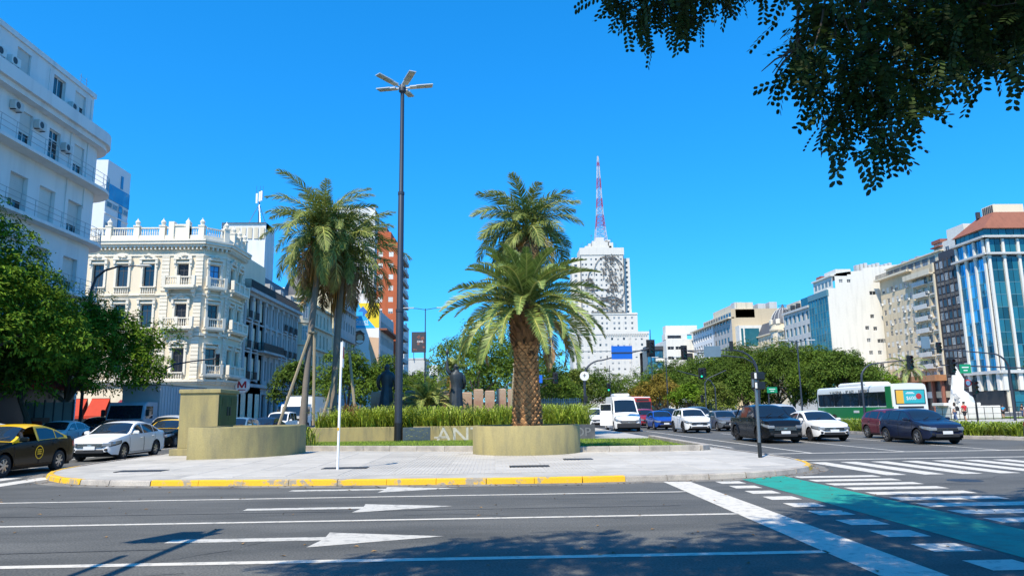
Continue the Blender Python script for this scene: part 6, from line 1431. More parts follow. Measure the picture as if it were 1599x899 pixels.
for bx, by, q in ((20.0, 104, 'x'), (31.0, 112, 'x')):
    par = [o for o in COL.objects if o.name.startswith('city_bus') and abs(o.location.x-bx) < .01][0]
    MB().cbox((0, -5.52, 1.95), (2.25, .05, 1.35), 0, 0, .03).build('windscreen', 'car_glass', par); MB().cbox((0, -5.53, 2.88), (1.7, .05, .26), 0, 0, .01).build('destination_display', 'plastic_black', par)
    for s in (-1, 1): MB().cbox((s*.95, -5.53, .75), (.3, .05, .2), 0, 0, .02).build('headlight', 'lamp_clear', par)
    if q and bx == 20.0: MB().cbox((0, 0, 3.2), (2.2, 10.6, .16), 0, 0, .05).build('roof_cover', 'bus_white', par)
def box_truck(label, loc, rz, cab, box, bh, bl, hump=False, ribs=True):
    t = thing('box_truck', label, 'truck', (*loc, 0), rz)
    x = 1.15; yb = .2
    b = MB(); b.cbox((0, yb+bl/2, .95+(bh-.95)/2), (2.4, bl, bh-.95), 0, 0, .03); bo = b.build('cargo_box', box, t)
    if ribs:
        rb = None
        for s in (-1, 1):
            for i in range(int(bl/.42)):
                if rb is None: rb = MB().cbox((0, 0, 0), (.05, .12, bh-1.2), 0, 0, .01).build('rib', box, bo, (s*1.21, yb+.3+.42*i, .95+(bh-.95)/2)).data; continue
                place('rib', rb, bo, (s*1.21, yb+.3+.42*i, .95+(bh-.95)/2))
    for zz in (.98, bh-.03): MB().cbox((0, yb+bl/2, zz), (2.46, bl+.06, .08), 0, 0, .01).build('edge_rail', 'steel', bo)
    b = MB(); P = [(0, .55), (0, 1.35), (-.05, 1.45), (.22, 2.35), (.42, 2.5), (1.75, 2.5), (1.75, .55)]; vs = []
    for s in (-1.0, -.94, .94, 1.0):
        for y, z in P: vs.append((s*x, y-1.75+(.05 if abs(s) == 1 else 0), z))
    n = len(P); b.add(vs, [(i*n+j, i*n+(j+1) % n, (i+1)*n+(j+1) % n, (i+1)*n+j) for i in range(3) for j in range(n)]+[tuple(range(n)), tuple(range(4*n-1, 3*n-1, -1))]); b.build('cab', cab, t)
    q = MB(); q.add([(-x*.9, -1.82, 1.5), (x*.9, -1.82, 1.5), (x*.86, -1.56, 2.3), (-x*.86, -1.56, 2.3)], [(0, 1, 2, 3)]); q.build('windscreen', 'car_glass', t)
    for s in (-1, 1):
        MB().box(s*x-.01, s*x+.01, -1.45, -.55, 1.5, 2.25).build('side_window', 'car_glass', t); MB().cbox((s*(x+.2), -1.7, 1.85), (.2, .08, .42), 0, 0, .03).build('wing_mirror', 'plastic_black', t); MB().cbox((s*.85, -1.78, .95), (.32, .06, .18), 0, 0, .02).build('headlight', 'lamp_clear', t)
        for y in (-1.0, yb+bl-1.6):
            o = MB().lathe([(.24, -.14), (.44, -.14), (.46, -.1), (.46, .1), (.44, .14), (.24, .14)], 20, (s*(x-.12), y, .46), axis='x').build('wheel', 'rubber', t, smooth=True, ang=30); MB().lathe([(0, .1*s), (.26, .13*s)], 16, (s*(x-.12), y, .46), axis='x').build('rim', 'rim_silver', o)
    MB().cbox((0, -1.77, .62), (2.2, .14, .3), 0, 0, .04).build('bumper', 'plastic_black', t); MB().cbox((0, -1.77, 1.15), (1.2, .05, .22), 0, 0, .02).build('grille', 'plastic_black', t); MB().box(-.9, .9, -1.2, yb+bl, .55, .95).build('chassis', 'under_dark', t)
    if hump: MB().lathe([(.75, -.45), (.7, .0), (.5, .28), (0, .4)], 16, (0, -.3, 2.75)).build('wind_deflector', cab, t, smooth=True)
    MB().cbox((0, -1.87, .72), (.42, .02, .13)).build('number_plate', 'plate_white', t); return t
box_truck('tall grey box truck with a ribbed cargo body facing the viewer by the awnings', (-22.7, 47.4), 0, 'truck_blue', 'truck_grey', 3.65, 7.5)
box_truck('white delivery truck with a rounded roof deflector behind the leaning palm trunk', (-17.9, 67.5), 0, 'car_white', 'bus_white', 3.3, 5.5, True, False)
# ------------------------------------------------------------------ trees and palms
M('bark', (.10, .075, .055), .9, var=.3, bump=.6, bscale=14); M('bark_grey', (.17, .15, .13), .9, var=.25, bump=.5, bscale=14)
M('leaf_mid', (.105, .168, .017), .75, isl=.45, var=.3, scale=.5, trans=.3, ov=.1, spec=.2); M('leaf_deep', (.078, .128, .017), .75, isl=.5, var=.25, scale=.5, trans=.25, ov=.1, spec=.15); M('leaf_olive', (.13, .165, .025), .75, spec=.15, isl=.5, var=.3, scale=.4, trans=.2, ov=.1)
M('leaf_rust', (.20, .15, .025), .75, spec=.15, isl=.5, var=.35, scale=.4, trans=.2); M('leaf_bright', (.120, .205, .014), .75, spec=.15, isl=.5, var=.25, scale=.5, trans=.25)
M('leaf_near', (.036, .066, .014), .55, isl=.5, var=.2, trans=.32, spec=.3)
def crown_mesh(lobes, n, size, seed, squash=.75, inner=.25):
    """foliage in sprays: every sub-lobe carries flattened tufts, every tuft a handful of small leaf blades"""
    rr = random.Random(seed); v = []; f = []; tot = sum(l[3]**2 for l in lobes); per = 20
    for cx, cy, cz, r in lobes:
        for _ in range(max(3, int(n*r*r/tot/per))):
            while True:
                d = Vector((rr.gauss(0, 1), rr.gauss(0, 1), rr.gauss(.25, 1)))
                if d.length > .1: break
            d.normalize(); q = r*(1-.45*rr.random()**2.2)*(1+.10*rr.gauss(0, 1)); tr = size*rr.uniform(1.3, 2.6)
            c = Vector((cx+d.x*q, cy+d.y*q, cz+d.z*q*squash)); ax = (d*.55+Vector((rr.gauss(0, .25), rr.gauss(0, .25), .75))).normalized()
            e1 = ax.cross(Vector((.3, .9, .2))).normalized(); e2 = ax.cross(e1)
            for _k in range(per):
                t = rr.uniform(0, 6.2832); rad_ = tr*sqrt(rr.random()); out = e1*cos(t)+e2*sin(t)
                p = c+out*rad_+ax*(tr*(.18*rr.gauss(0, 1)-.35*(rad_/tr)**2))
                nn = (ax+out*.5*rad_/tr+Vector((rr.gauss(0, .35), rr.gauss(0, .35), rr.gauss(0, .25)))).normalized()
                a = (out+Vector((rr.gauss(0, .4), rr.gauss(0, .4), rr.gauss(0, .3)-.2))); a = (a-nn*a.dot(nn)).normalized(); b_ = nn.cross(a)
                s = size*rr.uniform(.6, 1.25); k = len(v); w_ = s*rr.uniform(.3, .48)
                v += [p-a*s*.5, p+b_*w_*.5, p+a*s*.5-nn*s*.10, p-b_*w_*.5]; f.append((k, k+1, k+2, k+3))
    mb = MB(); mb.v = [tuple(x) for x in v]; mb.f = f; mb.m = [0]*len(f); return mb
def lobes_for(R, h0, h1, n, seed, flat=.5, rs=(.28, .42)):
    """sub-lobes filling a dome of radius R between heights h0..h1"""
    rr = random.Random(seed); L_ = []
    for i in range(n):
        a = i*2.39996+rr.uniform(-.3, .3); q = sqrt((i+.5)/n); x, y = R*q*cos(a)*.82, R*q*sin(a)*.82
        zt = h1-(h1-h0)*flat*q**2.2; r = R*rr.uniform(*rs)*(1-.25*q); L_.append((x, y, zt-r*.7-rr.uniform(0, (zt-h0)*.25), r))
    for i in range(n//2):
        a = rr.uniform(0, 2*pi); q = rr.uniform(.75, .98); r = R*rr.uniform(.2, .32); L_.append((R*q*cos(a), R*q*sin(a), rr.uniform(h0, lerp(h0, h1, .55)), r))
    return L_
TREE = {}
def tree(label, x, y, h, R, hb, seed, mat, n=5200, leaf=.42, lob=16, trunk_r=.2, group=None, z=0., share=None, flat=.5, lean=(0, 0), name='tree', bark='bark', squash=.75):
    t = thing(name, label, 'tree', (x, y, z), random.Random(seed).uniform(0, 6.28) if share else 0, group)
    k = share or (seed, h, R)
    if k not in TREE:
        L_ = lobes_for(R, hb, h, lob, seed, flat); cm = crown_mesh(L_, n, leaf, seed+1, squash).build('crown', mat, t)
        b = MB(); rr = random.Random(seed); fz = hb*.75
        b.tube([(lean[0], lean[1], 0), (lean[0]*.6+rr.uniform(-.1, .1), lean[1]*.6, fz*.5), (lean[0]*.2, lean[1]*.2, fz)], [trunk_r*1.25, trunk_r, trunk_r*.85], 8)
        for i in range(7):
            l = L_[i*len(L_)//8]; c = Vector(l[:3]); m_ = Vector((lean[0]*.2+c.x*.4, lean[1]*.2+c.y*.4, lerp(fz, c.z, .55)))
            b.tube([(lean[0]*.2, lean[1]*.2, fz-.15), m_, c], [trunk_r*.6, trunk_r*.35, trunk_r*.12], 6)
        tk = b.build('trunk', bark, t, smooth=True); TREE[k] = (cm.data, tk.data)
    else:
        place('crown', TREE[k][0], t); place('trunk', TREE[k][1], t)
    return t
GT = 'round canopy trees along the far median'
# left street trees
tree('big dark green street tree leaning over the left pavement, the nearest one', -27.6, 37.0, 13.3, 5.7, 3.6, 31, 'leaf_bright', 70000, .24, 54, .24, 'left pavement trees', .13, flat=.55, lean=(.8, -.6))
tree('bright green street tree before the ornate corner building, right of the nearest tree', -26.6, 46.5, 10.2, 5.3, 3.4, 33, 'leaf_bright', 52000, .24, 44, .2, 'left pavement trees', .13, flat=.7, lean=(-1.2, .2))
tree('slender street tree with leaning trunk between the two big left pavement trees', -28.0, 43.5, 8.6, 3.8, 3.4, 35, 'leaf_deep', 16000, .28, 20, .16, 'left pavement trees', .13, lean=(1.4, 0))
tree('small dark tree before the shaded ornate facade', -22.5, 83, 8.4, 2.6, 3.4, 37, 'leaf_deep', 5000, .4, 12, .13)
# plaza trees
tree('bushy green tree below the billboard, left one of the pair', -15.2, 76, 8.8, 3.6, 2.0, 41, 'leaf_mid', 9000, .36, 20, .16, 'plaza trees')
tree('bushy green tree below the billboard, right one of the pair', -11.6, 78, 8.0, 3.3, 1.8, 43, 'leaf_mid', 8000, .36, 18, .16, 'plaza trees')
tree('wide layered green tree in the middle of the plaza behind the right statue', -2.2, 98, 14.6, 7.4, 3.0, 45, 'leaf_mid', 16000, .42, 34, .25, 'plaza trees', flat=.6)
tree('rounded green tree behind the date palm trunk', 4.0, 106, 15.0, 6.8, 3.0, 47, 'leaf_deep', 13000, .42, 30, .25, 'plaza trees', flat=.6)
tree('round tree right of the date palm, before the white tower', 8.2, 118, 9.6, 4.6, 2.5, 49, 'leaf_mid', 8000, .45, 22, .2, 'plaza trees')
tree('low tree at the far left of the plaza, right of the lamp post', -12.5, 118, 8.4, 4.6, 2.5, 51, 'leaf_bright', 8000, .45, 22, .2, 'plaza trees')
tree('low tree far down the avenue under the dark screen', -20, 190, 13, 6.5, 4, 53, 'leaf_mid', 6000, .6, 22, .25)
tree('distant grey green tree at the vanishing end of the plaza', -6, 210, 15.5, 9, 4, 55, 'leaf_deep', 8000, .65, 26, .25)
# trees before the tower
for i, (lb, x, y, h, R, mt) in enumerate((('dark rounded tree below the tower, behind the round sign', 22, 175, 12.5, 6.5, 'leaf_deep'), ('olive tree touching the base of the tower on its left', 16.5, 160, 12.0, 6.0, 'leaf_olive'), ('rounded tree under the blue road sign', 31, 205, 14.2, 8.5, 'leaf_deep'),
        ('rounded tree right of the blue road sign', 42, 215, 14.6, 8.5, 'leaf_mid'), ('dim tree right behind the white van', 13, 145, 8.0, 5.0, 'leaf_deep'))):
    tree(lb, x, y, h, R, 2.5, 60+i, mt, 8000, .6, 26, .25, 'trees before the tower', flat=.6)
tree('rusty yellowish tree right of the tower', 27.5, 122, 7.7, 4.8, 2.0, 71, 'leaf_rust', 8000, .42, 24, .18, flat=.6)
tree('second rusty tree further back behind the first rusty one', 33, 142, 8.2, 4.8, 2.0, 72, 'leaf_rust', 6500, .45, 20, .18)
tree('small fresh green tree right of the rusty tree', 27.6, 104, 5.6, 2.5, 1.6, 73, 'leaf_bright', 5000, .36, 14, .12)
tree('small olive tree below the hanging signal with green light', 30.6, 100, 5.3, 2.7, 1.5, 74, 'leaf_olive', 5000, .36, 14, .12)
# the long row of big round canopies
rowt = [(45.2, 93, 9.6, 4.4, 'leaf_deep'), (46.0, 101, 10.6, 4.8, 'leaf_mid'), (45.0, 109, 11.6, 5.4, 'leaf_deep'), (46.5, 119, 13.2, 6.0, 'leaf_mid'), (44.5, 128, 13.4, 6.2, 'leaf_deep'), (46, 140, 13.6, 6.6, 'leaf_mid'), (45, 153, 14.0, 7.0, 'leaf_deep'), (46.5, 168, 14.6, 7.4, 'leaf_mid'), (46, 184, 15.0, 7.8, 'leaf_deep'), (47.5, 203, 15.6, 8.4, 'leaf_mid')]
nm = ['at the right end of the row', 'second from the right end of the row', 'third from the right, left of the median lamp', 'tallest, above the pedestrian signal', 'fifth from the right, below the slate dome', 'sixth from the right, below the tan wall', 'seventh from the right', 'eighth from the right, below the stepped white block', 'next to last on the left of the row', 'last on the left, beside the teal glass office']
for i, ((x, y, h, R, mt), q) in enumerate(zip(rowt, nm)):
    tree('big round canopy tree '+q, x, y, h, R, 2.6, 80+i, mt, 24000 if y < 150 else 13000, .36 if y < 130 else .5, 40, .28, GT, .14, flat=.55)
for i, (x, y, h) in enumerate(((38.5, 112, 7.2), (39, 127, 8.4), (38.8, 142, 9.0))):
    tree('lower tree in front of the canopy row, '+('nearest the bus', 'in the middle', 'farthest from the bus')[i], x, y, h, 3.6, 2.0, 95+i, 'leaf_deep', 7000, .42, 18, .2, 'lower trees before the canopy row', .14)
tree('fresh green tree in front of the blank white party wall', 58.5, 112, 8.6, 4.6, 2.2, 99, 'leaf_bright', 9000, .4, 24, .2, None, .14, flat=.65)
tree('dark tree entering at the right edge before the blue glass office', 50.5, 62.5, 7.6, 2.9, 4.0, 101, 'leaf_deep', 9000, .3, 18, .15, None, .14)
# ---- palms
M('frond_date', (.19, .255, .06), .5, isl=.45, var=.3, scale=.8, trans=.15, spec=.5); M('frond_queen', (.20, .25, .055), .6, isl=.45, var=.3, scale=.8, trans=.32, spec=.6); M('frond_yellow', (.24, .20, .045), .55, isl=.4, var=.25, trans=.2); M('frond_dead', (.25, .15, .065), .8, isl=.4, var=.25)
M('rachis', (.48, .44, .12), .5); M('palm_bark', (.36, .185, .075), .9, isl=.35, var=.25, bump=.5, bscale=20); M('palm_boot', (.17, .085, .035), .9, isl=.5, var=.3, bump=.4); M('palm_grey', (.19, .165, .14), .9, var=.25, bump=.5, bscale=10); M('palm_fibre', (.46, .24, .06), .9, isl=.5, var=.3); M('palm_fruit', (.55, .27, .02), .6, isl=.4)
def frond(Lf, e0, droop, ll, n, seed, plum=.0, fold=.35, width=.035, hang=.3, curve=1.4):
    """one pinnate leaf along +Y, base at origin; e0 start elevation, droop total bend"""
    rr = random.Random(seed); P = [Vector((0, 0, 0))]; T = []; N_ = 22
    for i in range(N_):
        e = e0-droop*((i+.5)/N_)**curve; d = Vector((0, cos(e), sin(e))); T.append(d); P.append(P[-1]+d*Lf/N_)
    T.append(T[-1]); b = MB()
    b.tube(P[::2]+([P[-1]] if N_ % 2 else []), [.042*(1-.8*i/(len(P[::2])-1)) for i in range(len(P[::2]))], 4, 1)
    tw = rr.uniform(-.5, .5)
    for i in range(n):
        s = .10+.89*i/(n-1); k = s*N_; i0 = min(int(k), N_-1); p = P[i0].lerp(P[i0+1], k-i0); t = T[i0]; up = Vector((1, 0, 0)).cross(t).normalized()
        l = ll*(sin(pi*min(1, .14+.84*s))**.65)*rr.uniform(.85, 1.1)
        for sd in (-1, 1):
            a = fold+plum*rr.uniform(-1, 1); fwd = lerp(.5, 1.25, s)+rr.uniform(-.12, .12)
            lat = (Vector((sd, 0, 0))*cos(a+tw*.2*sd)+up*sin(a)).normalized(); d = (lat+t*fwd).normalized()
            w_ = d.cross(lat.cross(t)).normalized()*width*rr.uniform(.8, 1.2); g = Vector((0, 0, -1))
            m_ = p+d*l*.55+g*hang*l*.16; e_ = p+d*l*.93+g*hang*l*.62
            k2 = len(b.v); b.v += [tuple(p-w_*.4), tuple(p+w_*.4), tuple(m_+w_*.5), tuple(m_-w_*.5), tuple(e_)]
            b.f += [(k2, k2+1, k2+2, k2+3), (k2+3, k2+2, k2+4)]; b.m += [0, 0]
    return b
FR = {}
def frond_mesh(key, mats, **kw):
    if key not in FR: o = frond(**kw).build('frond', mats); FR[key] = o.data; bpy.data.objects.remove(o)
    return FR[key]
# Canary date palm in the oval planter
dp = thing('date_palm', 'stout date palm with arching fronds and scaly trunk in the oval planter', 'palm tree', (1.2, 27.0, 1.0))
tr = [(.52, -.1), (.56, .1), (.55, .5), (.50, 1.2), (.455, 1.9), (.44, 2.6), (.50, 3.1), (.60, 3.5), (.66, 3.9), (.58, 4.3), (.3, 4.7)]
MB().lathe([(r*.93, z) for r, z in tr], 20).build('trunk', 'palm_boot', dp, smooth=True)
b = MB(); rr = random.Random(8); row = 0; z = .0
while z < 3.05:
    r = interp(z, [(q[1], q[0]) for q in tr])*.93; n = 13
    for i in range(n):
        a = 2*pi*(i+.5*(row % 2))/n+rr.uniform(-.05, .05); w_ = pi*r/n*.96; hh = .155*rr.uniform(.85, 1.15); o_ = .05*rr.uniform(.6, 1.5)
        c, s = cos(a), sin(a); q = lambda u, out, zz: ((r+out)*c-u*s, (r+out)*s+u*c, zz)
        b.add([q(-w_, 0, z+.03), q(0, .005, z-.06), q(w_, 0, z+.03), q(0, o_+.015, z+hh*.62), q(-w_*.8, o_*.55, z+.07), q(w_*.8, o_*.55, z+.07), q(0, .0, z+hh)], [(0, 1, 3, 4), (1, 2, 5, 3), (4, 3, 6), (3, 5, 6)])
    z += .122; row += 1
tag(b.build('trunk_scale', 'palm_bark', dp), kind='stuff')
b = MB()
for i in range(150):
    a = rr.uniform(0, 2*pi); zz = rr.uniform(2.75, 4.25); r = interp(zz, [(q[1], q[0]) for q in tr])*.9; c, s = cos(a), sin(a); w_ = rr.uniform(.05, .10); l = rr.uniform(.25, .55); ou = rr.uniform(.06, .22); dz = rr.choice((1, 1, 1, -.5))
    q = lambda u, out, z_: ((r+out)*c-u*s, (r+out)*s+u*c, z_); b.add([q(-w_, 0, zz), q(w_, 0, zz), q(w_*.6, ou, zz+l*.6*dz), q(-w_*.6, ou, zz+l*.6*dz), q(rr.uniform(-.1, .1), ou*1.5, zz+l*dz)], [(0, 1, 2, 3), (3, 2, 4)])
tag(b.build('leaf_base', 'palm_boot', dp), kind='stuff')
nF = 82
for i in range(nF):
    q = i/(nF-1); a = i*2.39996+rr.uniform(-.15, .15); e = rad(lerp(84, -16, q**.9))+rr.uniform(-.08, .08); var_ = i % 4
    dead = q > .955
    key = ('date', round(q*8), var_ % 2, dead)
    me = frond_mesh(key, ['frond_dead' if dead else 'frond_date', 'rachis'], Lf=lerp(2.3, 3.25, min(1, q*2.2)), e0=0, droop=rad(lerp(48, 82, min(1, q*1.3))), ll=.52, n=62, seed=i, plum=.2, fold=.42, width=.036, hang=.12, curve=1.25)
    me_e = e
    o = place('frond', me, dp, (.22*cos(a+pi/2)*(.3+q), .22*sin(a+pi/2)*(.3+q), lerp(4.85, 4.3, q)))
    o.rotation_euler = Matrix.Rotation(a, 3, 'Z').to_4x4().to_3x3().to_euler(); o.rotation_euler = (Matrix.Rotation(a, 3, 'Z') @ Matrix.Rotation(me_e, 3, 'X') @ Matrix.Rotation(rr.uniform(-.5, .5), 3, 'Y')).to_euler(); o.scale = (1, 1, 1)*1 if True else None; s_ = rr.uniform(.9, 1.06); o.scale = (s_, s_, s_)
# queen palms
def queen(label, x, y, z, h, lean, Lf, nF, seed, tr=.17, skirt=2.2, dead=.12, amax=-40):
    rr = random.Random(seed); t = thing('queen_palm', label, 'palm tree', (x, y, z), 0, 'tall queen palms in the flower bed')
    top = Vector((lean[0], lean[1], h)); pts = [(lean[0]*q**1.4, lean[1]*q**1.4, h*q) for q in [i/24 for i in range(25)]]
    MB().tube(pts, [tr*(1.35-.35*min(1, i/4))*(1+.05*(i % 2)) for i in range(25)], 12).build('trunk', 'palm_grey', t, smooth=True)
    b = MB()
    for i in range(26):
        a = rr.uniform(0, 2*pi); w_ = rr.uniform(.05, .09); zz = h-rr.uniform(-.3, .5); c, s = cos(a), sin(a); l = rr.uniform(.5, 1.1); r = tr*1.1
        q = lambda u, o_, z_: (top.x+(r+o_)*c-u*s, top.y+(r+o_)*s+u*c, z_); b.add([q(-w_, -.03, zz-.5), q(w_, -.03, zz-.5), q(w_*.7, .12, zz+l*.4), q(-w_*.7, .12, zz+l*.4)], [(0, 1, 2, 3)])
    b.build('leaf_sheath', 'palm_boot', t)
    b = MB()
    for k in range(5):
        a0 = rr.uniform(0, 2*pi)
        for i in range(64):
            a = a0+rr.gauss(0, .35); r = rr.uniform(.1, .7); l = rr.uniform(.45, 1)*skirt; zz = h-rr.uniform(.0, .5); c, s = cos(a), sin(a); w_ = rr.uniform(.012, .035)
            q = lambda o_, z_, u: (top.x*(z_/h)**1.4+(tr+o_)*c-u*s, top.y*(z_/h)**1.4+(tr+o_)*s+u*c, z_)
            b.add([q(.02, zz, -w_), q(.02, zz, w_), q(r*.9, zz-l*.35, w_), q(r*.9, zz-l*.35, -w_), q(r*.8+rr.uniform(-.1, .1), zz-l, 0)], [(0, 1, 2, 3), (3, 2, 4)])
    tag(b.build('hanging_fibre', 'palm_fibre', t), kind='stuff')
    b = MB()
    for i in range(60):
        a = -1.2+rr.gauss(0, .5); r = rr.uniform(.1, .45); l = rr.uniform(.3, .9); c, s = cos(a), sin(a); b.tube([(top.x+.1*c, top.y+.1*s, h+.4), (top.x+r*c, top.y+r*s, h+.4-l*.3), (top.x+r*1.15*c, top.y+r*1.15*s, h+.35-l)], .02, 4)
    tag(b.build('fruit_cluster', 'palm_fruit', t), kind='stuff')
    for i in range(nF):
        q = i/(nF-1); a = i*2.39996+rr.uniform(-.2, .2); e = rad(lerp(80, amax, q**.95)); dd = q > 1-dead; yl = 1-dead*2.2 < q <= 1-dead
        key = ('queen', Lf, round(q*5), i % 2, dd, yl); me = frond_mesh(key, ['frond_dead' if dd else ('frond_yellow' if yl and i % 2 else 'frond_queen'), 'rachis'], Lf=Lf, e0=0, droop=rad(lerp(70, 105, q)), ll=.82, n=84, seed=seed+i, plum=.7, fold=.12, width=.046, hang=.6, curve=1.15)
        o = place('frond', me, t, (top.x, top.y, h+lerp(.5, -.1, q))); s_ = rr.uniform(.82, 1.08); o.scale = (s_,)*3
        o.rotation_euler = (Matrix.Rotation(a, 3, 'Z') @ Matrix.Rotation(e, 3, 'X') @ Matrix.Rotation(rr.uniform(-.6, .6), 3, 'Y')).to_euler()
    return t
queen('tallest queen palm on the left, its trunk leaning right out of the wooden props', -10.8, 41.8, 1.0, 11.0, (.75, 0), 4.4, 48, 3, .18, 3.2, .1, -42)
queen('shorter queen palm with brown hanging fibres just right of the leaning one', -9.5, 43.4, 1.0, 9.9, (.32, .2), 4.2, 38, 5, .19, 4.2, .12, -30)
queen('queen palm with orange fruit rising behind the date palm', 1.45, 41.6, 1.0, 11.0, (.55, 0), 3.7, 44, 11, .18, 1.6, .12, -35)
# wooden props of the left palms
M('old_timber', (.30, .25, .17), .9, var=.25, bump=.4, bscale=14, aniso=(8, 8, .6))
for lb, a, c in (('long wooden prop leaning against the tall left palm from the left', (-12.0, 41.2, 1.0), (-10.45, 41.6, 6.35)), ('upright wooden prop just right of the tall left palm trunk', (-10.1, 41.3, 1.0), (-10.25, 41.5, 6.3)),
        ('leaning wooden prop left of the shorter palm trunk', (-10.0, 42.6, 1.0), (-8.95, 43.2, 5.5)), ('leaning wooden prop right of the shorter palm trunk', (-8.0, 42.8, 1.0), (-8.6, 43.2, 5.4))):
    o = thing('palm_prop', lb, 'timber prop', a, 0, 'wooden props holding up the left palms'); MB().tube([(0, 0, 0), (c[0]-a[0], c[1]-a[1], c[2]-a[2])], .085, 6).build('post', 'old_timber', o)
    MB().cbox((c[0]-a[0], c[1]-a[1], c[2]-a[2]-.08), (.34, .26, .12), 0, .3, .02).build('collar_block', 'old_timber', o)
o = thing('palm_prop', 'pale prop leaning left of the date palm trunk, behind the bed plants', 'timber prop', (.9, 43, 1.0)); MB().tube([(0, 0, 0), (.35, 0, 3.4)], .09, 6).build('post', 'old_timber', o); MB().cbox((.35, 0, 3.35), (.3, .26, .12), 0, 0, .02).build('collar_block', 'old_timber', o)
# arching cycad-like palm bush between the statues, young palm by the monument
def bush_palm(label, loc, Lf, n, seed, e0=75, e1=10, trunk=.0, mat='frond_queen'):
    rr = random.Random(seed); t = thing('palm', label, 'palm tree', loc)
    if trunk: MB().tube([(0, 0, 0), (0, 0, trunk*.5), (.05, 0, trunk)], [.22, .18, .2], 8).build('trunk', 'palm_boot', t, smooth=True)
    for i in range(n):
        q = i/(n-1); key = ('bush', Lf, i % 4, mat); me = frond_mesh(key, [mat, 'rachis'], Lf=Lf, e0=0, droop=rad(80), ll=.5, n=44, seed=seed+i % 4, plum=.2, fold=.3, width=.04, hang=.3)
        o = place('frond', me, t, (0, 0, trunk+.05)); s_ = rr.uniform(.75, 1.1); o.scale = (s_,)*3
        o.rotation_euler = (Matrix.Rotation(i*2.4+rr.uniform(-.2, .2), 3, 'Z') @ Matrix.Rotation(rad(lerp(e0, e1, q)), 3, 'X') @ Matrix.Rotation(rr.uniform(-.4, .4), 3, 'Y')).to_euler()
    return t
bush_palm('low arching palm bush growing between the two bronze statues', (-4.2, 46.6, 1.0), 2.8, 38, 21, 82, 12, 1.0)
bush_palm('small young palm crown above the right statue', (-3.0, 52, 1.0), 1.1, 12, 23, 80, 20, 3.6)
bush_palm('feathery palm behind the white monument', (48.5, 84, .2), 3.0, 24, 25, 80, -20, 5.6, 'frond_date')
# ---- the tree overhead at right, near the photographer
ft = thing('street_tree', 'overhanging feathery leaved tree shading the crossing at upper right', 'tree', (6.5, -1.5, 0))
L0 = ft.location
def comp_leaf(rr, Lr=.27, pairs=7):
    v = []; f = []; cu = rr.uniform(-.5, .5)
    for i in range(pairs):
        s = (i+.8)/pairs; x0 = cu*.06*s*s; y0 = Lr*s; z0 = -.05*s*s
        for sd in (-1, 1):
            a = rr.uniform(.85, 1.15); l = .058*(1-.25*abs(s-.5))*rr.uniform(.9, 1.1); w_ = .0145
            dx, dy = sd*sin(a)*l, cos(a)*l; px, py = -dy/l*w_, dx/l*w_; k = len(v)
            v += [(x0+dx*.06, y0+dy*.06, z0), (x0+dx*.35+px*.9, y0+dy*.35+py*.9, z0-.004), (x0+dx*.75+px*.9, y0+dy*.75+py*.9, z0-.01), (x0+dx, y0+dy, z0-.014), (x0+dx*.75-px*.9, y0+dy*.75-py*.9, z0-.01), (x0+dx*.35-px*.9, y0+dy*.35-py*.9, z0-.004)]; f.append((k, k+1, k+2, k+3, k+4, k+5))
    k = len(v); v += [(-.002, 0, 0), (.002, 0, 0), (cu*.06, Lr, -.05)]; f.append((k, k+1, k+2)); return v, f
rr = random.Random(77); LV = [comp_leaf(rr) for _ in range(6)]
LM = []
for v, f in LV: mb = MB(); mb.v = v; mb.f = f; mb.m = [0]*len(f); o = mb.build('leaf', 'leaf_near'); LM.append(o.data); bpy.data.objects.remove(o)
def leaf_rot():
    a = rr.uniform(0, 2*pi); e = rr.gauss(-.7, .5); return Matrix.Rotation(a, 3, 'Z') @ Matrix.Rotation(e, 3, 'X') @ Matrix.Rotation(rr.uniform(-.7, .7), 3, 'Y')
MBL = MB()
def leaf_at(p, single=False, sc=1.):
    R = leaf_rot(); k = rr.randrange(6); sc = sc*rr.uniform(.8, 1.15)
    if single: o = place('leaf', LM[k], ft, Vector(p)-L0); o.rotation_euler = R.to_euler(); o.scale = (sc,)*3; return
    v, f = LV[k]; b0 = len(MBL.v); P_ = Vector(p)-L0
    MBL.v += [tuple(P_+R@(Vector(q)*sc)) for q in v]; MBL.f += [tuple(i+b0 for i in q) for q in f]; MBL.m += [0]*len(f)
tb = MB()
def twig(pts, r0, r1): tb.tube([Vector(p)-L0 for p in pts], [lerp(r0, r1, i/(len(pts)-1)) for i in range(len(pts))], 6)
tb.tube([(0, 0, 0), (.1, .1, 1.5), (0, .3, 3.2), (-.2, .6, 4.4)], [.34, .28, .24, .2], 12)
BASE = Vector((6.3, -.9, 4.4))
# clumps the photograph shows: centre, radius (x, y, z), leaves, single leaves
clumps = [((2.25, 4.6, 4.15), (.42, .4, .55), 120, 40), ((2.42, 4.6, 3.52), (.36, .35, .42), 120, 70), ((1.95, 4.55, 3.75), (.22, .3, .14), 14, 16), ((2.85, 4.7, 4.0), (.42, .4, .42), 130, 30), ((3.35, 4.8, 4.12), (.42, .4, .42), 150, 30), ((3.95, 4.8, 4.35), (.5, .5, .5), 240, 16), ((3.25, 4.9, 4.7), (.8, .6, .36), 330, 0),
          ((1.3, 5.5, 4.74), (.42, .4, .26), 60, 55), ((1.75, 5.5, 4.95), (.34, .4, .2), 50, 20), ((.95, 5.5, 4.95), (.25, .3, .18), 30, 20), ((2.3, 5.3, 5.1), (.5, .5, .25), 110, 10), ((4.4, 5.2, 5.0), (.9, .7, .65), 620, 0), ((5.6, 5.6, 5.5), (1.1, .9, .9), 560, 0)]
tot_single = 0
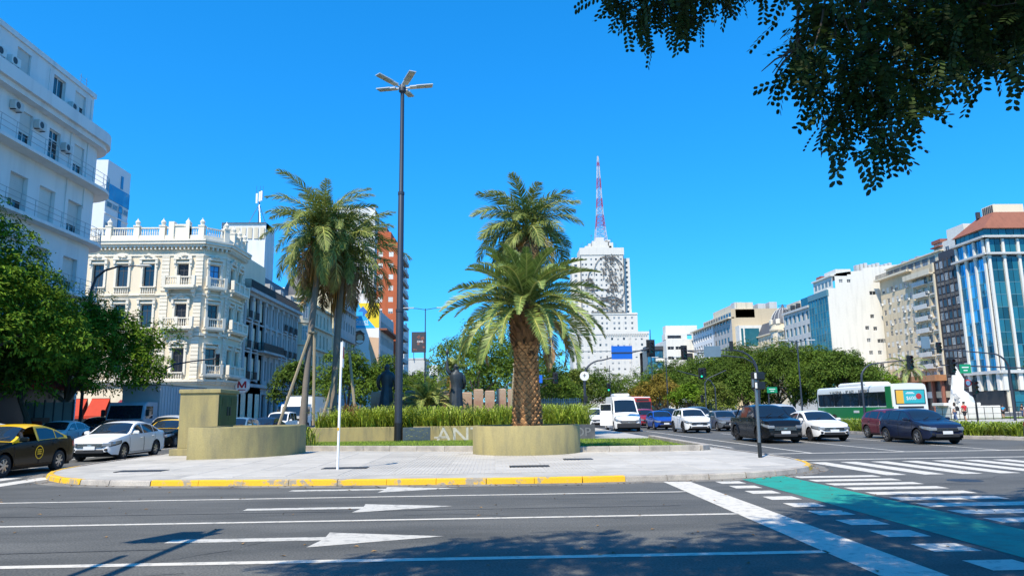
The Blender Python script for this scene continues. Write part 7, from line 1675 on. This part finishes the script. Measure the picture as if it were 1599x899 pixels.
for c, r, n, ns in clumps:
    c = Vector(c)+Vector((.14, 0, .24)); n = int(n*.85); up_ = Vector((c.x+.25, c.y-.9, 6.6)); twig([BASE, BASE.lerp(up_, .6)+Vector((0, 0, 1.2)), up_, Vector((c.x+.1, c.y-.25, 5.7)), c+Vector((0, 0, r[2]*.8)), c-Vector((0, 0, r[2]*.6))], .03, .006)
    for i in range(6):
        e = c+Vector((rr.uniform(-1, 1)*r[0], rr.uniform(-1, 1)*r[1], rr.uniform(-1, 1)*r[2])); twig([c+Vector((0, 0, r[2]*.5)), c.lerp(e, .6)+Vector((0, 0, .05)), e], .010, .003)
    for i in range(n+ns):
        d = Vector((rr.gauss(0, 1), rr.gauss(0, 1), rr.gauss(0, 1))).normalized()*rr.random()**.45
        leaf_at(c+Vector((d.x*r[0], d.y*r[1], d.z*r[2])), i >= n and tot_single < 295); tot_single += i >= n
# the tall crown above, out of the picture: spread so that its shade lies over the near side of the crossing
SHADE = [(-3.0, 6.6), (-1.4, 8.5), (.6, 9.8), (2.2, 9.4), (3.1, 10.2), (4.8, 11.2), (7.3, 13.3), (10.2, 14.0), (13.5, 14.6), (15, 11), (14, 2), (-4, 2)]
k_sh = 1/math.tan(SUN_EL); n_l = 0
while n_l < 165:
    gx, gy = rr.uniform(-4, 15), rr.uniform(2, 14.6)
    if not inside(gx, gy, SHADE): continue
    n_l += 1; z = rr.uniform(8.4, 10.6); c = Vector((gx+SUN_DIR.x*k_sh*z, gy+SUN_DIR.y*k_sh*z, z)); R_ = rr.uniform(.7, 1.15)
    up_ = Vector((BASE.x*.5+c.x*.5, BASE.y*.5+c.y*.5, 7.4)); twig([BASE, up_, c], .06, .012)
    for k in range(105):
        d = Vector((rr.gauss(0, 1), rr.gauss(0, 1), rr.gauss(0, .6))).normalized()*rr.random()**.5*R_; leaf_at(c+d, False, 1.9)
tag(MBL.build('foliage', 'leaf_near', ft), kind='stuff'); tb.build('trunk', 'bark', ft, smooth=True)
# ------------------------------------------------------------------ kerbside clutter on the left, statues, monument, people
hb = thing('hoarding', 'grey panelled hoarding with dark frames under the left trees', 'hoarding', (-28.0, 44.5, .13)); pm = None
M('hoard_panel', (.22, .22, .20), .7, var=.2, ov=.25, dirt=.2)
for i in range(5):
    o = MB().cbox((0, 0, 1.25), (.5, .06, 2.3), 0, 0, .01).build('panel', 'hoard_panel', hb, (.28+.56*i, 0, 0)) if pm is None else place('panel', pm, hb, (.28+.56*i, 0, 0)); pm = o.data
for i in range(6): MB().box(-.03, .04, -.06, .05, 0, 2.55).build('frame_post', 'frame_dark', hb, (.56*i, 0, 0))
ks_ = thing('kiosk', 'dark street kiosk with a yellow panel at the left edge under the trees', 'kiosk', (-30.5, 42.5, .13)); M('kiosk_yellow', (.45, .42, .03), .6, var=.15)
MB().cbox((0, 0, 1.3), (3.2, 2.0, 2.6), 0, 0, .04).build('cabin', 'shop_dark', ks_); MB().box(-1.4, 1.2, -1.06, -1.01, 1.0, 1.7).build('panel', 'kiosk_yellow', ks_); MB().cbox((0, -.2, 2.68), (3.6, 2.6, .14), 0, 0, .02).build('roof', 'frame_dark', ks_)
mk = thing('market_awning', 'maroon cloth awning over pavement tables before the corner building', 'awning', (-31.5, 66, .13))
MB().add([(-2.6, 0, 2.0), (2.6, 0, 2.0), (2.6, 1.6, 3.0), (-2.6, 1.6, 3.0), (2.6, 3.2, 2.0), (-2.6, 3.2, 2.0), (-2.6, 0, 1.7), (2.6, 0, 1.7)], [(0, 1, 2, 3), (3, 2, 4, 5), (6, 7, 1, 0)]).build('cloth', 'awning_maroon', mk)
for x in (-2.5, 2.5):
    for y in (.05, 3.1): MB().tube([(x, y, 0), (x, y, 2)], .04, 6).build('post', 'frame_dark', mk)
pk = thing('utility_cabinet', 'small dark red street cabinet by the kiosk', 'cabinet', (-26.9, 44.2, .13)); MB().cbox((0, 0, .75), (.8, .6, 1.5), 0, 0, .03).build('cabinet', 'brick_dark', pk); MB().box(-.3, .3, -.33, -.3, .9, 1.3).build('panel', 'awning_red', pk)
M('bronze', (.035, .045, .055), .5, .35, var=.35, scale=4, bump=.3, bscale=12); M('plinth_stone', (.30, .25, .20), .9, var=.2, bump=.3)
def skin(name, joints, edges, mat, parent, loc=(0, 0, 0), sub=2, smooth=True):
    me = bpy.data.meshes.new(name); me.from_pydata([j[:3] for j in joints], edges, []); o = place(name, me, parent, loc); me.materials.append(MAT[mat])
    o.modifiers.new('skin', 'SKIN'); o.modifiers['skin'].use_smooth_shade = smooth
    for v, j in zip(me.skin_vertices[0].data, joints): v.radius = j[3] if isinstance(j[3], tuple) else (j[3], j[3])
    me.skin_vertices[0].data[0].use_root = True
    s = o.modifiers.new('sub', 'SUBSURF'); s.levels = s.render_levels = sub
    dg = bpy.context.evaluated_depsgraph_get(); m2 = bpy.data.meshes.new_from_object(o.evaluated_get(dg)); o.modifiers.clear(); o.data = m2; m2.name = name; return o
def robed(label, loc, rz, raised, seed):
    t = thing('statue', label, 'statue', loc, rz); rr = random.Random(seed); t.scale = (1.1, 1.1, 1.12)
    MB().cbox((0, 0, .25), (1.0, .9, .5), 0, 0, .04).build('plinth', 'plinth_stone', t)
    secs = [(.5, .44, .40), (.75, .42, .38), (1.1, .37, .33), (1.5, .35, .30), (1.78, .30, .24), (1.95, .31, .23), (2.2, .37, .25), (2.45, .40, .25), (2.6, .34, .22), (2.68, .15, .14), (2.78, .11, .12)]
    n = 40; vs = []; ph = [rr.uniform(0, 6) for _ in range(4)]
    for z, a, c in secs:
        k = max(0, 1-(z-.5)/1.5)
        for j in range(n): q = 2*pi*j/n; f = 1+k*(.10*sin(9*q+ph[0]+z)+.05*sin(17*q+ph[1]-2*z))+.03*sin(6*q+3*z+ph[2]); vs.append((a*f*cos(q)+.03*sin(2*z), c*f*sin(q), z))
    b = MB(); b.add(vs, [(i*n+j, i*n+(j+1) % n, (i+1)*n+(j+1) % n, (i+1)*n+j) for i in range(len(secs)-1) for j in range(n)]); b.build('robed_body', 'bronze', t, smooth=True, ang=60)
    b = MB(); b.lathe([(0, 2.72), (.10, 2.74), (.135, 2.82), (.145, 2.92), (.12, 3.02), (.06, 3.08), (0, 3.09)], 16); b.lathe([(0, -.07), (.07, -.04), (.08, 0), (.06, .05), (0, .07)], 10, (.0, .13, 2.95)); b.tube([(0, -.13, 2.93), (0, -.17, 2.88), (0, -.12, 2.84)], .025, 5); b.build('head', 'bronze', t, smooth=True)
    aw_ = lambda s, pts: skin('arm', [(s*p[0], p[1], p[2], r) for p, r in pts], [(i, i+1) for i in range(len(pts)-1)], 'bronze', t)
    for s in (-1, 1):
        if raised and s == (1 if raised > 0 else -1): pts = [((.32, 0, 2.5), .13), ((.5, 0, 2.75), .11), ((.52, -.05, 3.15), .085), ((.5, -.05, 3.32), .05)]
        else: pts = [((.34, 0, 2.5), .14), ((.50, .0, 2.1), .12), ((.46, -.18, 1.75), .09), ((.36, -.34, 1.72), .06)]
        a = aw_(s, pts); c = Vector(pts[-1][0]); d = (c-Vector(pts[-2][0])).normalized(); b = MB()
        for k in range(5):
            off = Vector((.0+.012*(k-2), .018*(k-2), 0)); l = (.07, .1, .11, .1, .08)[k]; p0 = Vector((s*c.x, c.y, c.z))+off; dd = Vector((s*d.x, d.y, d.z)); b.tube([p0, p0+dd*l*.6+Vector((0, -.01, 0)), p0+dd*l+Vector((0, -.025, -.01))], [.014, .012, .007], 5)
        b.build('finger', 'bronze', a)
    if raised: s = 1 if raised > 0 else -1; b = MB(); b.tube([(s*.5, -.08, 3.1), (s*.5, -.1, 3.65)], .03, 6); b.lathe([(.03, 3.6), (.09, 3.68), (.1, 3.78), (.03, 3.95)], 8, (s*.5, -.1, 0)); b.build('torch', 'bronze', t)
    b = MB(); z0 = 1.9
    for i in range(9): q = 2*pi*i/24+2.2; b.tube([(.33*cos(q), .25*sin(q), 2.5-.0*i), (.36*cos(q)+.02, .28*sin(q), 2.1), (.33*cos(q)-.05, .27*sin(q), 1.8)], .02, 4)
    b.build('cloak_fold', 'bronze', t, smooth=True); return t
robed('dark bronze robed statue seen from behind, left of the lamp post', (-6.75, 46, 1.2), pi, 0, 1)
robed('dark bronze robed statue with one raised arm, right of the palm bush', (-2.4, 46, 1.15), pi+.2, 1, 2)
# white monument at right
mo = thing('monument', 'white monument with a tall spike and a sculpted mass on a long plinth', 'monument', (48.9, 76, .14)); mo.scale = (.85, .85, .88)
MB().cbox((1.0, 0, .8), (6.2, 3.0, 1.5), 0, 0, .05).build('plinth', 'white_bright', mo); MB().cbox((-.4, 0, 1.75), (4.6, 2.4, .35), 0, 0, .04).build('step', 'white_bright', mo)
b = MB(); b.add([(-1.0, -.35, 1.6), (.35, -.35, 1.6), (.35, .35, 1.6), (-1.0, .35, 1.6), (-.45, -.12, 5.9), (.9, -.14, 4.7), (-.2, 0, 6.9)], [(0, 1, 5, 6, 4), (1, 2, 5), (2, 3, 4, 6, 5), (3, 0, 4)]); b.build('spike', 'white_bright', mo)
rr = random.Random(6); b = MB(); vs = []; n = 22
for i, (z, r, ox) in enumerate(((1.6, 1.9, .5), (2.2, 1.8, .5), (2.8, 1.5, .4), (3.4, 1.25, .1), (4.0, .85, -.2), (4.5, .55, -.35), (4.9, .2, -.4))):
    for j in range(n): q = 2*pi*j/n; f = 1+.14*sin(3*q+i)+.08*sin(7*q+2*i)+rr.uniform(-.04, .04); vs.append((ox*.8+.75*r*f*cos(q), .6*r*f*sin(q), 1.6+(z-1.6)*.8))
b.add(vs, [(i*n+j, i*n+(j+1) % n, (i+1)*n+(j+1) % n, (i+1)*n+j) for i in range(6) for j in range(n)]); b.build('sculpted_mass', 'white_wall', mo, smooth=True, ang=30)
for k, (x, z, h) in enumerate(((-1.0, 1.75, 1.5),)):
    f_ = skin('carved_figure', [(0, 0, 0, .24), (0, 0, h*.35, .22), (0, 0, h*.62, .2), (0, 0, h*.78, .1), (0, 0, h*.92, .13), (.25, -.1, h*.55, .1), (.3, -.35, h*.45, .08), (-.25, 0, h*.5, .1), (-.2, -.3, h*.4, .08)], [(0, 1), (1, 2), (2, 3), (3, 4), (2, 5), (5, 6), (2, 7), (7, 8)], 'grey_stone', mo, (x, -1.1, z))
fe = thing('railing_fence', 'thin metal railing in front of the white monument', 'fence', (42.0, 72, .14)); pm = None
for i in range(15):
    if pm is None: pm = MB().tube([(0, 0, 0), (0, 0, 1.25)], .03, 5).build('post', 'rail_iron', fe).data; continue
    place('post', pm, fe, (.85*i, 0, 0))
for zz in (.6, 1.2): MB().tube([(0, 0, zz), (11.9, 0, zz)], .02, 5).build('rail', 'rail_iron', fe)
tag(blades('lawn_grass', 'grass', [(37, 76), (58, 76), (58, 92), (37, 92)], 9000, .05, .14, .05, .2, seg=1, seed=12, lean=.7), 'strip of lawn around the white monument', 'grass', kind='stuff')
# people
M('skin_tan', (.42, .23, .15), .6, var=.05); M('hair_dark', (.03, .02, .015), .6); M('cloth_red', (.55, .02, .03), .8, var=.1); M('cloth_white', (.68, .68, .66), .8, var=.08); M('cloth_black', (.02, .02, .024), .8, var=.1); M('cloth_blue', (.03, .30, .55), .8, var=.1); M('cloth_denim', (.06, .10, .2), .8, var=.1); M('cloth_mint', (.45, .70, .58), .8, var=.08); M('shoe', (.03, .03, .03), .6)
def person(label, loc, rz, h=1.72, shirt='cloth_red', legs='cloth_black', long_legs=False, stride=.18, hair='hair_dark', long_hair=False, cap=None, bag=None, arms=(.15, -.15)):
    t = thing('person', label, 'person', loc, rz); k = h/1.72; q = lambda x, y, z: (x*k, y*k, z*k)
    st = stride
    J = [(*q(0, 0, .95), .115*k), (*q(0, 0, 1.15), .105*k), (*q(0, 0, 1.36), .125*k), (*q(0, 0, 1.47), .058*k), (*q(0, -.015, 1.56), .08*k), (*q(0, -.01, 1.65), .085*k), (*q(0, -.10, 1.585), .018*k)]
    E_ = [(0, 1), (1, 2), (2, 3), (3, 4), (4, 5), (4, 6)]
    for s, f in ((-1, st), (1, -st)):
        b0 = len(J); J += [(*q(s*.09, 0, .88), .085*k), (*q(s*.10, -f*.55-.02, .50), .058*k), (*q(s*.10, -f*.9+.06, .09), .038*k), (*q(s*.105, -f*.9-.08, .04), .034*k)]; E_ += [(0, b0), (b0, b0+1), (b0+1, b0+2), (b0+2, b0+3)]
    hands = []
    for s, f in ((-1, arms[0]), (1, arms[1])):
        b0 = len(J); J += [(*q(s*.175, 0, 1.38), .052*k), (*q(s*.235, f*.4+.02, 1.12), .04*k), (*q(s*.24, -abs(f)*.6-.02, .90), .03*k), (*q(s*.235, -abs(f)*.6-.05, .83), .026*k)]; E_ += [(2, b0), (b0, b0+1), (b0+1, b0+2), (b0+2, b0+3)]; hands.append((Vector(J[-1][:3]), s))
    o = skin('body', J, E_, 'skin_tan', t)
    for hp, s in hands:
        b = MB()
        for i in range(4): p = hp+Vector((s*.0, (.024*(i-1.5))*k, -.015*k)); l = (.075, .088, .084, .066)[i]*k; b.tube([p, p+Vector((-s*.008, -.004, -l*.55)), p+Vector((-s*.024, -.01, -l))], [.009*k, .008*k, .005*k], 5)
        p = hp+Vector((0, -.03*k, .01*k)); b.tube([p, p+Vector((-s*.01, -.028*k, -.025*k)), p+Vector((-s*.015, -.036*k, -.055*k))], [.011*k, .009*k, .006*k], 5); b.build('hand', 'skin_tan', t, smooth=True)
    skin('shirt', [(*q(0, 0, .93), .145*k), (*q(0, 0, 1.15), .13*k), (*q(0, 0, 1.36), .148*k), (*q(0, 0, 1.44), .085*k), (*q(-.185, 0, 1.37), .072*k), (*q(-.225, arms[0]*.3, 1.20), .064*k), (*q(.185, 0, 1.37), .072*k), (*q(.225, arms[1]*.3, 1.20), .064*k)], [(0, 1), (1, 2), (2, 3), (2, 4), (4, 5), (2, 6), (6, 7)], shirt, t)
    JL = [(*q(0, 0, .93), .13*k)]; EL = []
    for s, f in ((-1, st), (1, -st)):
        b0 = len(JL); JL += [(*q(s*.095, 0, .85), .105*k), (*q(s*.10, -f*.5-.02, .52), .085*k)]; EL += [(0, b0), (b0, b0+1)]
        if long_legs: JL.append((*q(s*.10, -f*.9+.05, .12), .06*k)); EL.append((b0+1, b0+2))
    skin('trousers' if long_legs else 'shorts', JL, EL, legs, t)
    for s, f in ((-1, st), (1, -st)): MB().cbox(q(s*.103, -f*.9-.02, .04), (.085*k, .25*k, .08*k), 0, 0, .02).build('shoe', 'shoe', t)
    b = MB(); b.lathe([(0, .112), (.06, .10), (.095, .06), (.104, 0), (.095, -.05 if not long_hair else -.2)], 14, q(0, .012, 1.645)); b.build('hair', hair if cap is None else cap, t, smooth=True)
    b = MB()
    for s in (-1, 1): b.cbox(q(s*.034, -.086, 1.605), (.02*k, .01*k, .009*k))
    b.build('eye', 'hair_dark', t); MB().cbox(q(0, -.088, 1.535), (.045*k, .01*k, .01*k)).build('mouth', 'awning_maroon', t)
    for s in (-1, 1): MB().cbox(q(s*.092, 0, 1.60), (.02*k, .04*k, .06*k), 0, 0, .006).build('ear', 'skin_tan', t)
    if bag: MB().cbox(q(0, .2, 1.22), (.28*k, .15*k, .4*k), 0, 0, .04).build('backpack', bag, t)
    return t
person('person in a red shirt and black shorts walking beyond the hedge', (39.3, 60.5, .14), rad(200), 1.74, 'cloth_red', 'cloth_black')
person('person with long hair in a white top beside the one in red', (38.3, 60.2, .14), rad(215), 1.66, 'cloth_white', 'cloth_denim', True, .2, long_hair=True, bag='cloth_black')
person('child in a bright blue shirt near the monument', (54.2, 77, .14), rad(160), 1.45, 'cloth_blue', 'cloth_black')
person('person in black walking beside the child in blue', (56.6, 77.4, .14), rad(200), 1.5, 'cloth_black', 'cloth_denim', True)
person('person in a white shirt and mint cap at the far right edge', (35.9, 48.6, 0), rad(190), 1.76, 'cloth_white', 'cloth_black', cap='cloth_mint', bag='cloth_mint')
# driver of the taxi, elbow at the open window
dv = thing('person', 'taxi driver in a dark shirt at the open window of the nearest taxi', 'person', (-14.17, 22.4, .45))
skin('body', [(0, 0, .1, .12), (0, 0, .35, .13), (0, 0, .52, .14), (0, -.02, .64, .06), (0, -.04, .74, .085), (0, -.03, .82, .085), (0, -.13, .76, .018), (.19, -.02, .5, .055), (.3, -.14, .34, .045), (.28, -.38, .36, .035), (-.19, -.02, .5, .055), (-.22, -.2, .3, .045), (-.14, -.42, .36, .035)], [(0, 1), (1, 2), (2, 3), (3, 4), (4, 5), (4, 6), (2, 7), (7, 8), (8, 9), (2, 10), (10, 11), (11, 12)], 'skin_tan', dv)
skin('shirt', [(0, 0, .1, .14), (0, 0, .35, .15), (0, 0, .52, .155), (0, 0, .58, .08), (.2, -.02, .5, .07), (.27, -.08, .4, .062), (-.2, -.02, .5, .07), (-.22, -.1, .4, .062)], [(0, 1), (1, 2), (2, 3), (2, 4), (4, 5), (2, 6), (6, 7)], 'cloth_black', dv)
MB().lathe([(0, .11), (.06, .10), (.095, .06), (.102, 0), (.09, -.05)], 14, (0, -.01, .83)).build('hair', 'hair_dark', dv, smooth=True)
for sx, y in ((.28, -.38), (-.14, -.42)):
    b = MB()
    for i in range(4): b.tube([(sx+.02*(i-1.5), y, .36), (sx+.02*(i-1.5), y-.05, .37), (sx+.02*(i-1.5), y-.075-.006*(i % 2), .35)], [.009, .008, .005], 5)
    b.tube([(sx-.035, y+.02, .36), (sx-.05, y-.03, .38)], [.01, .006], 5); b.build('hand', 'skin_tan', dv, smooth=True)
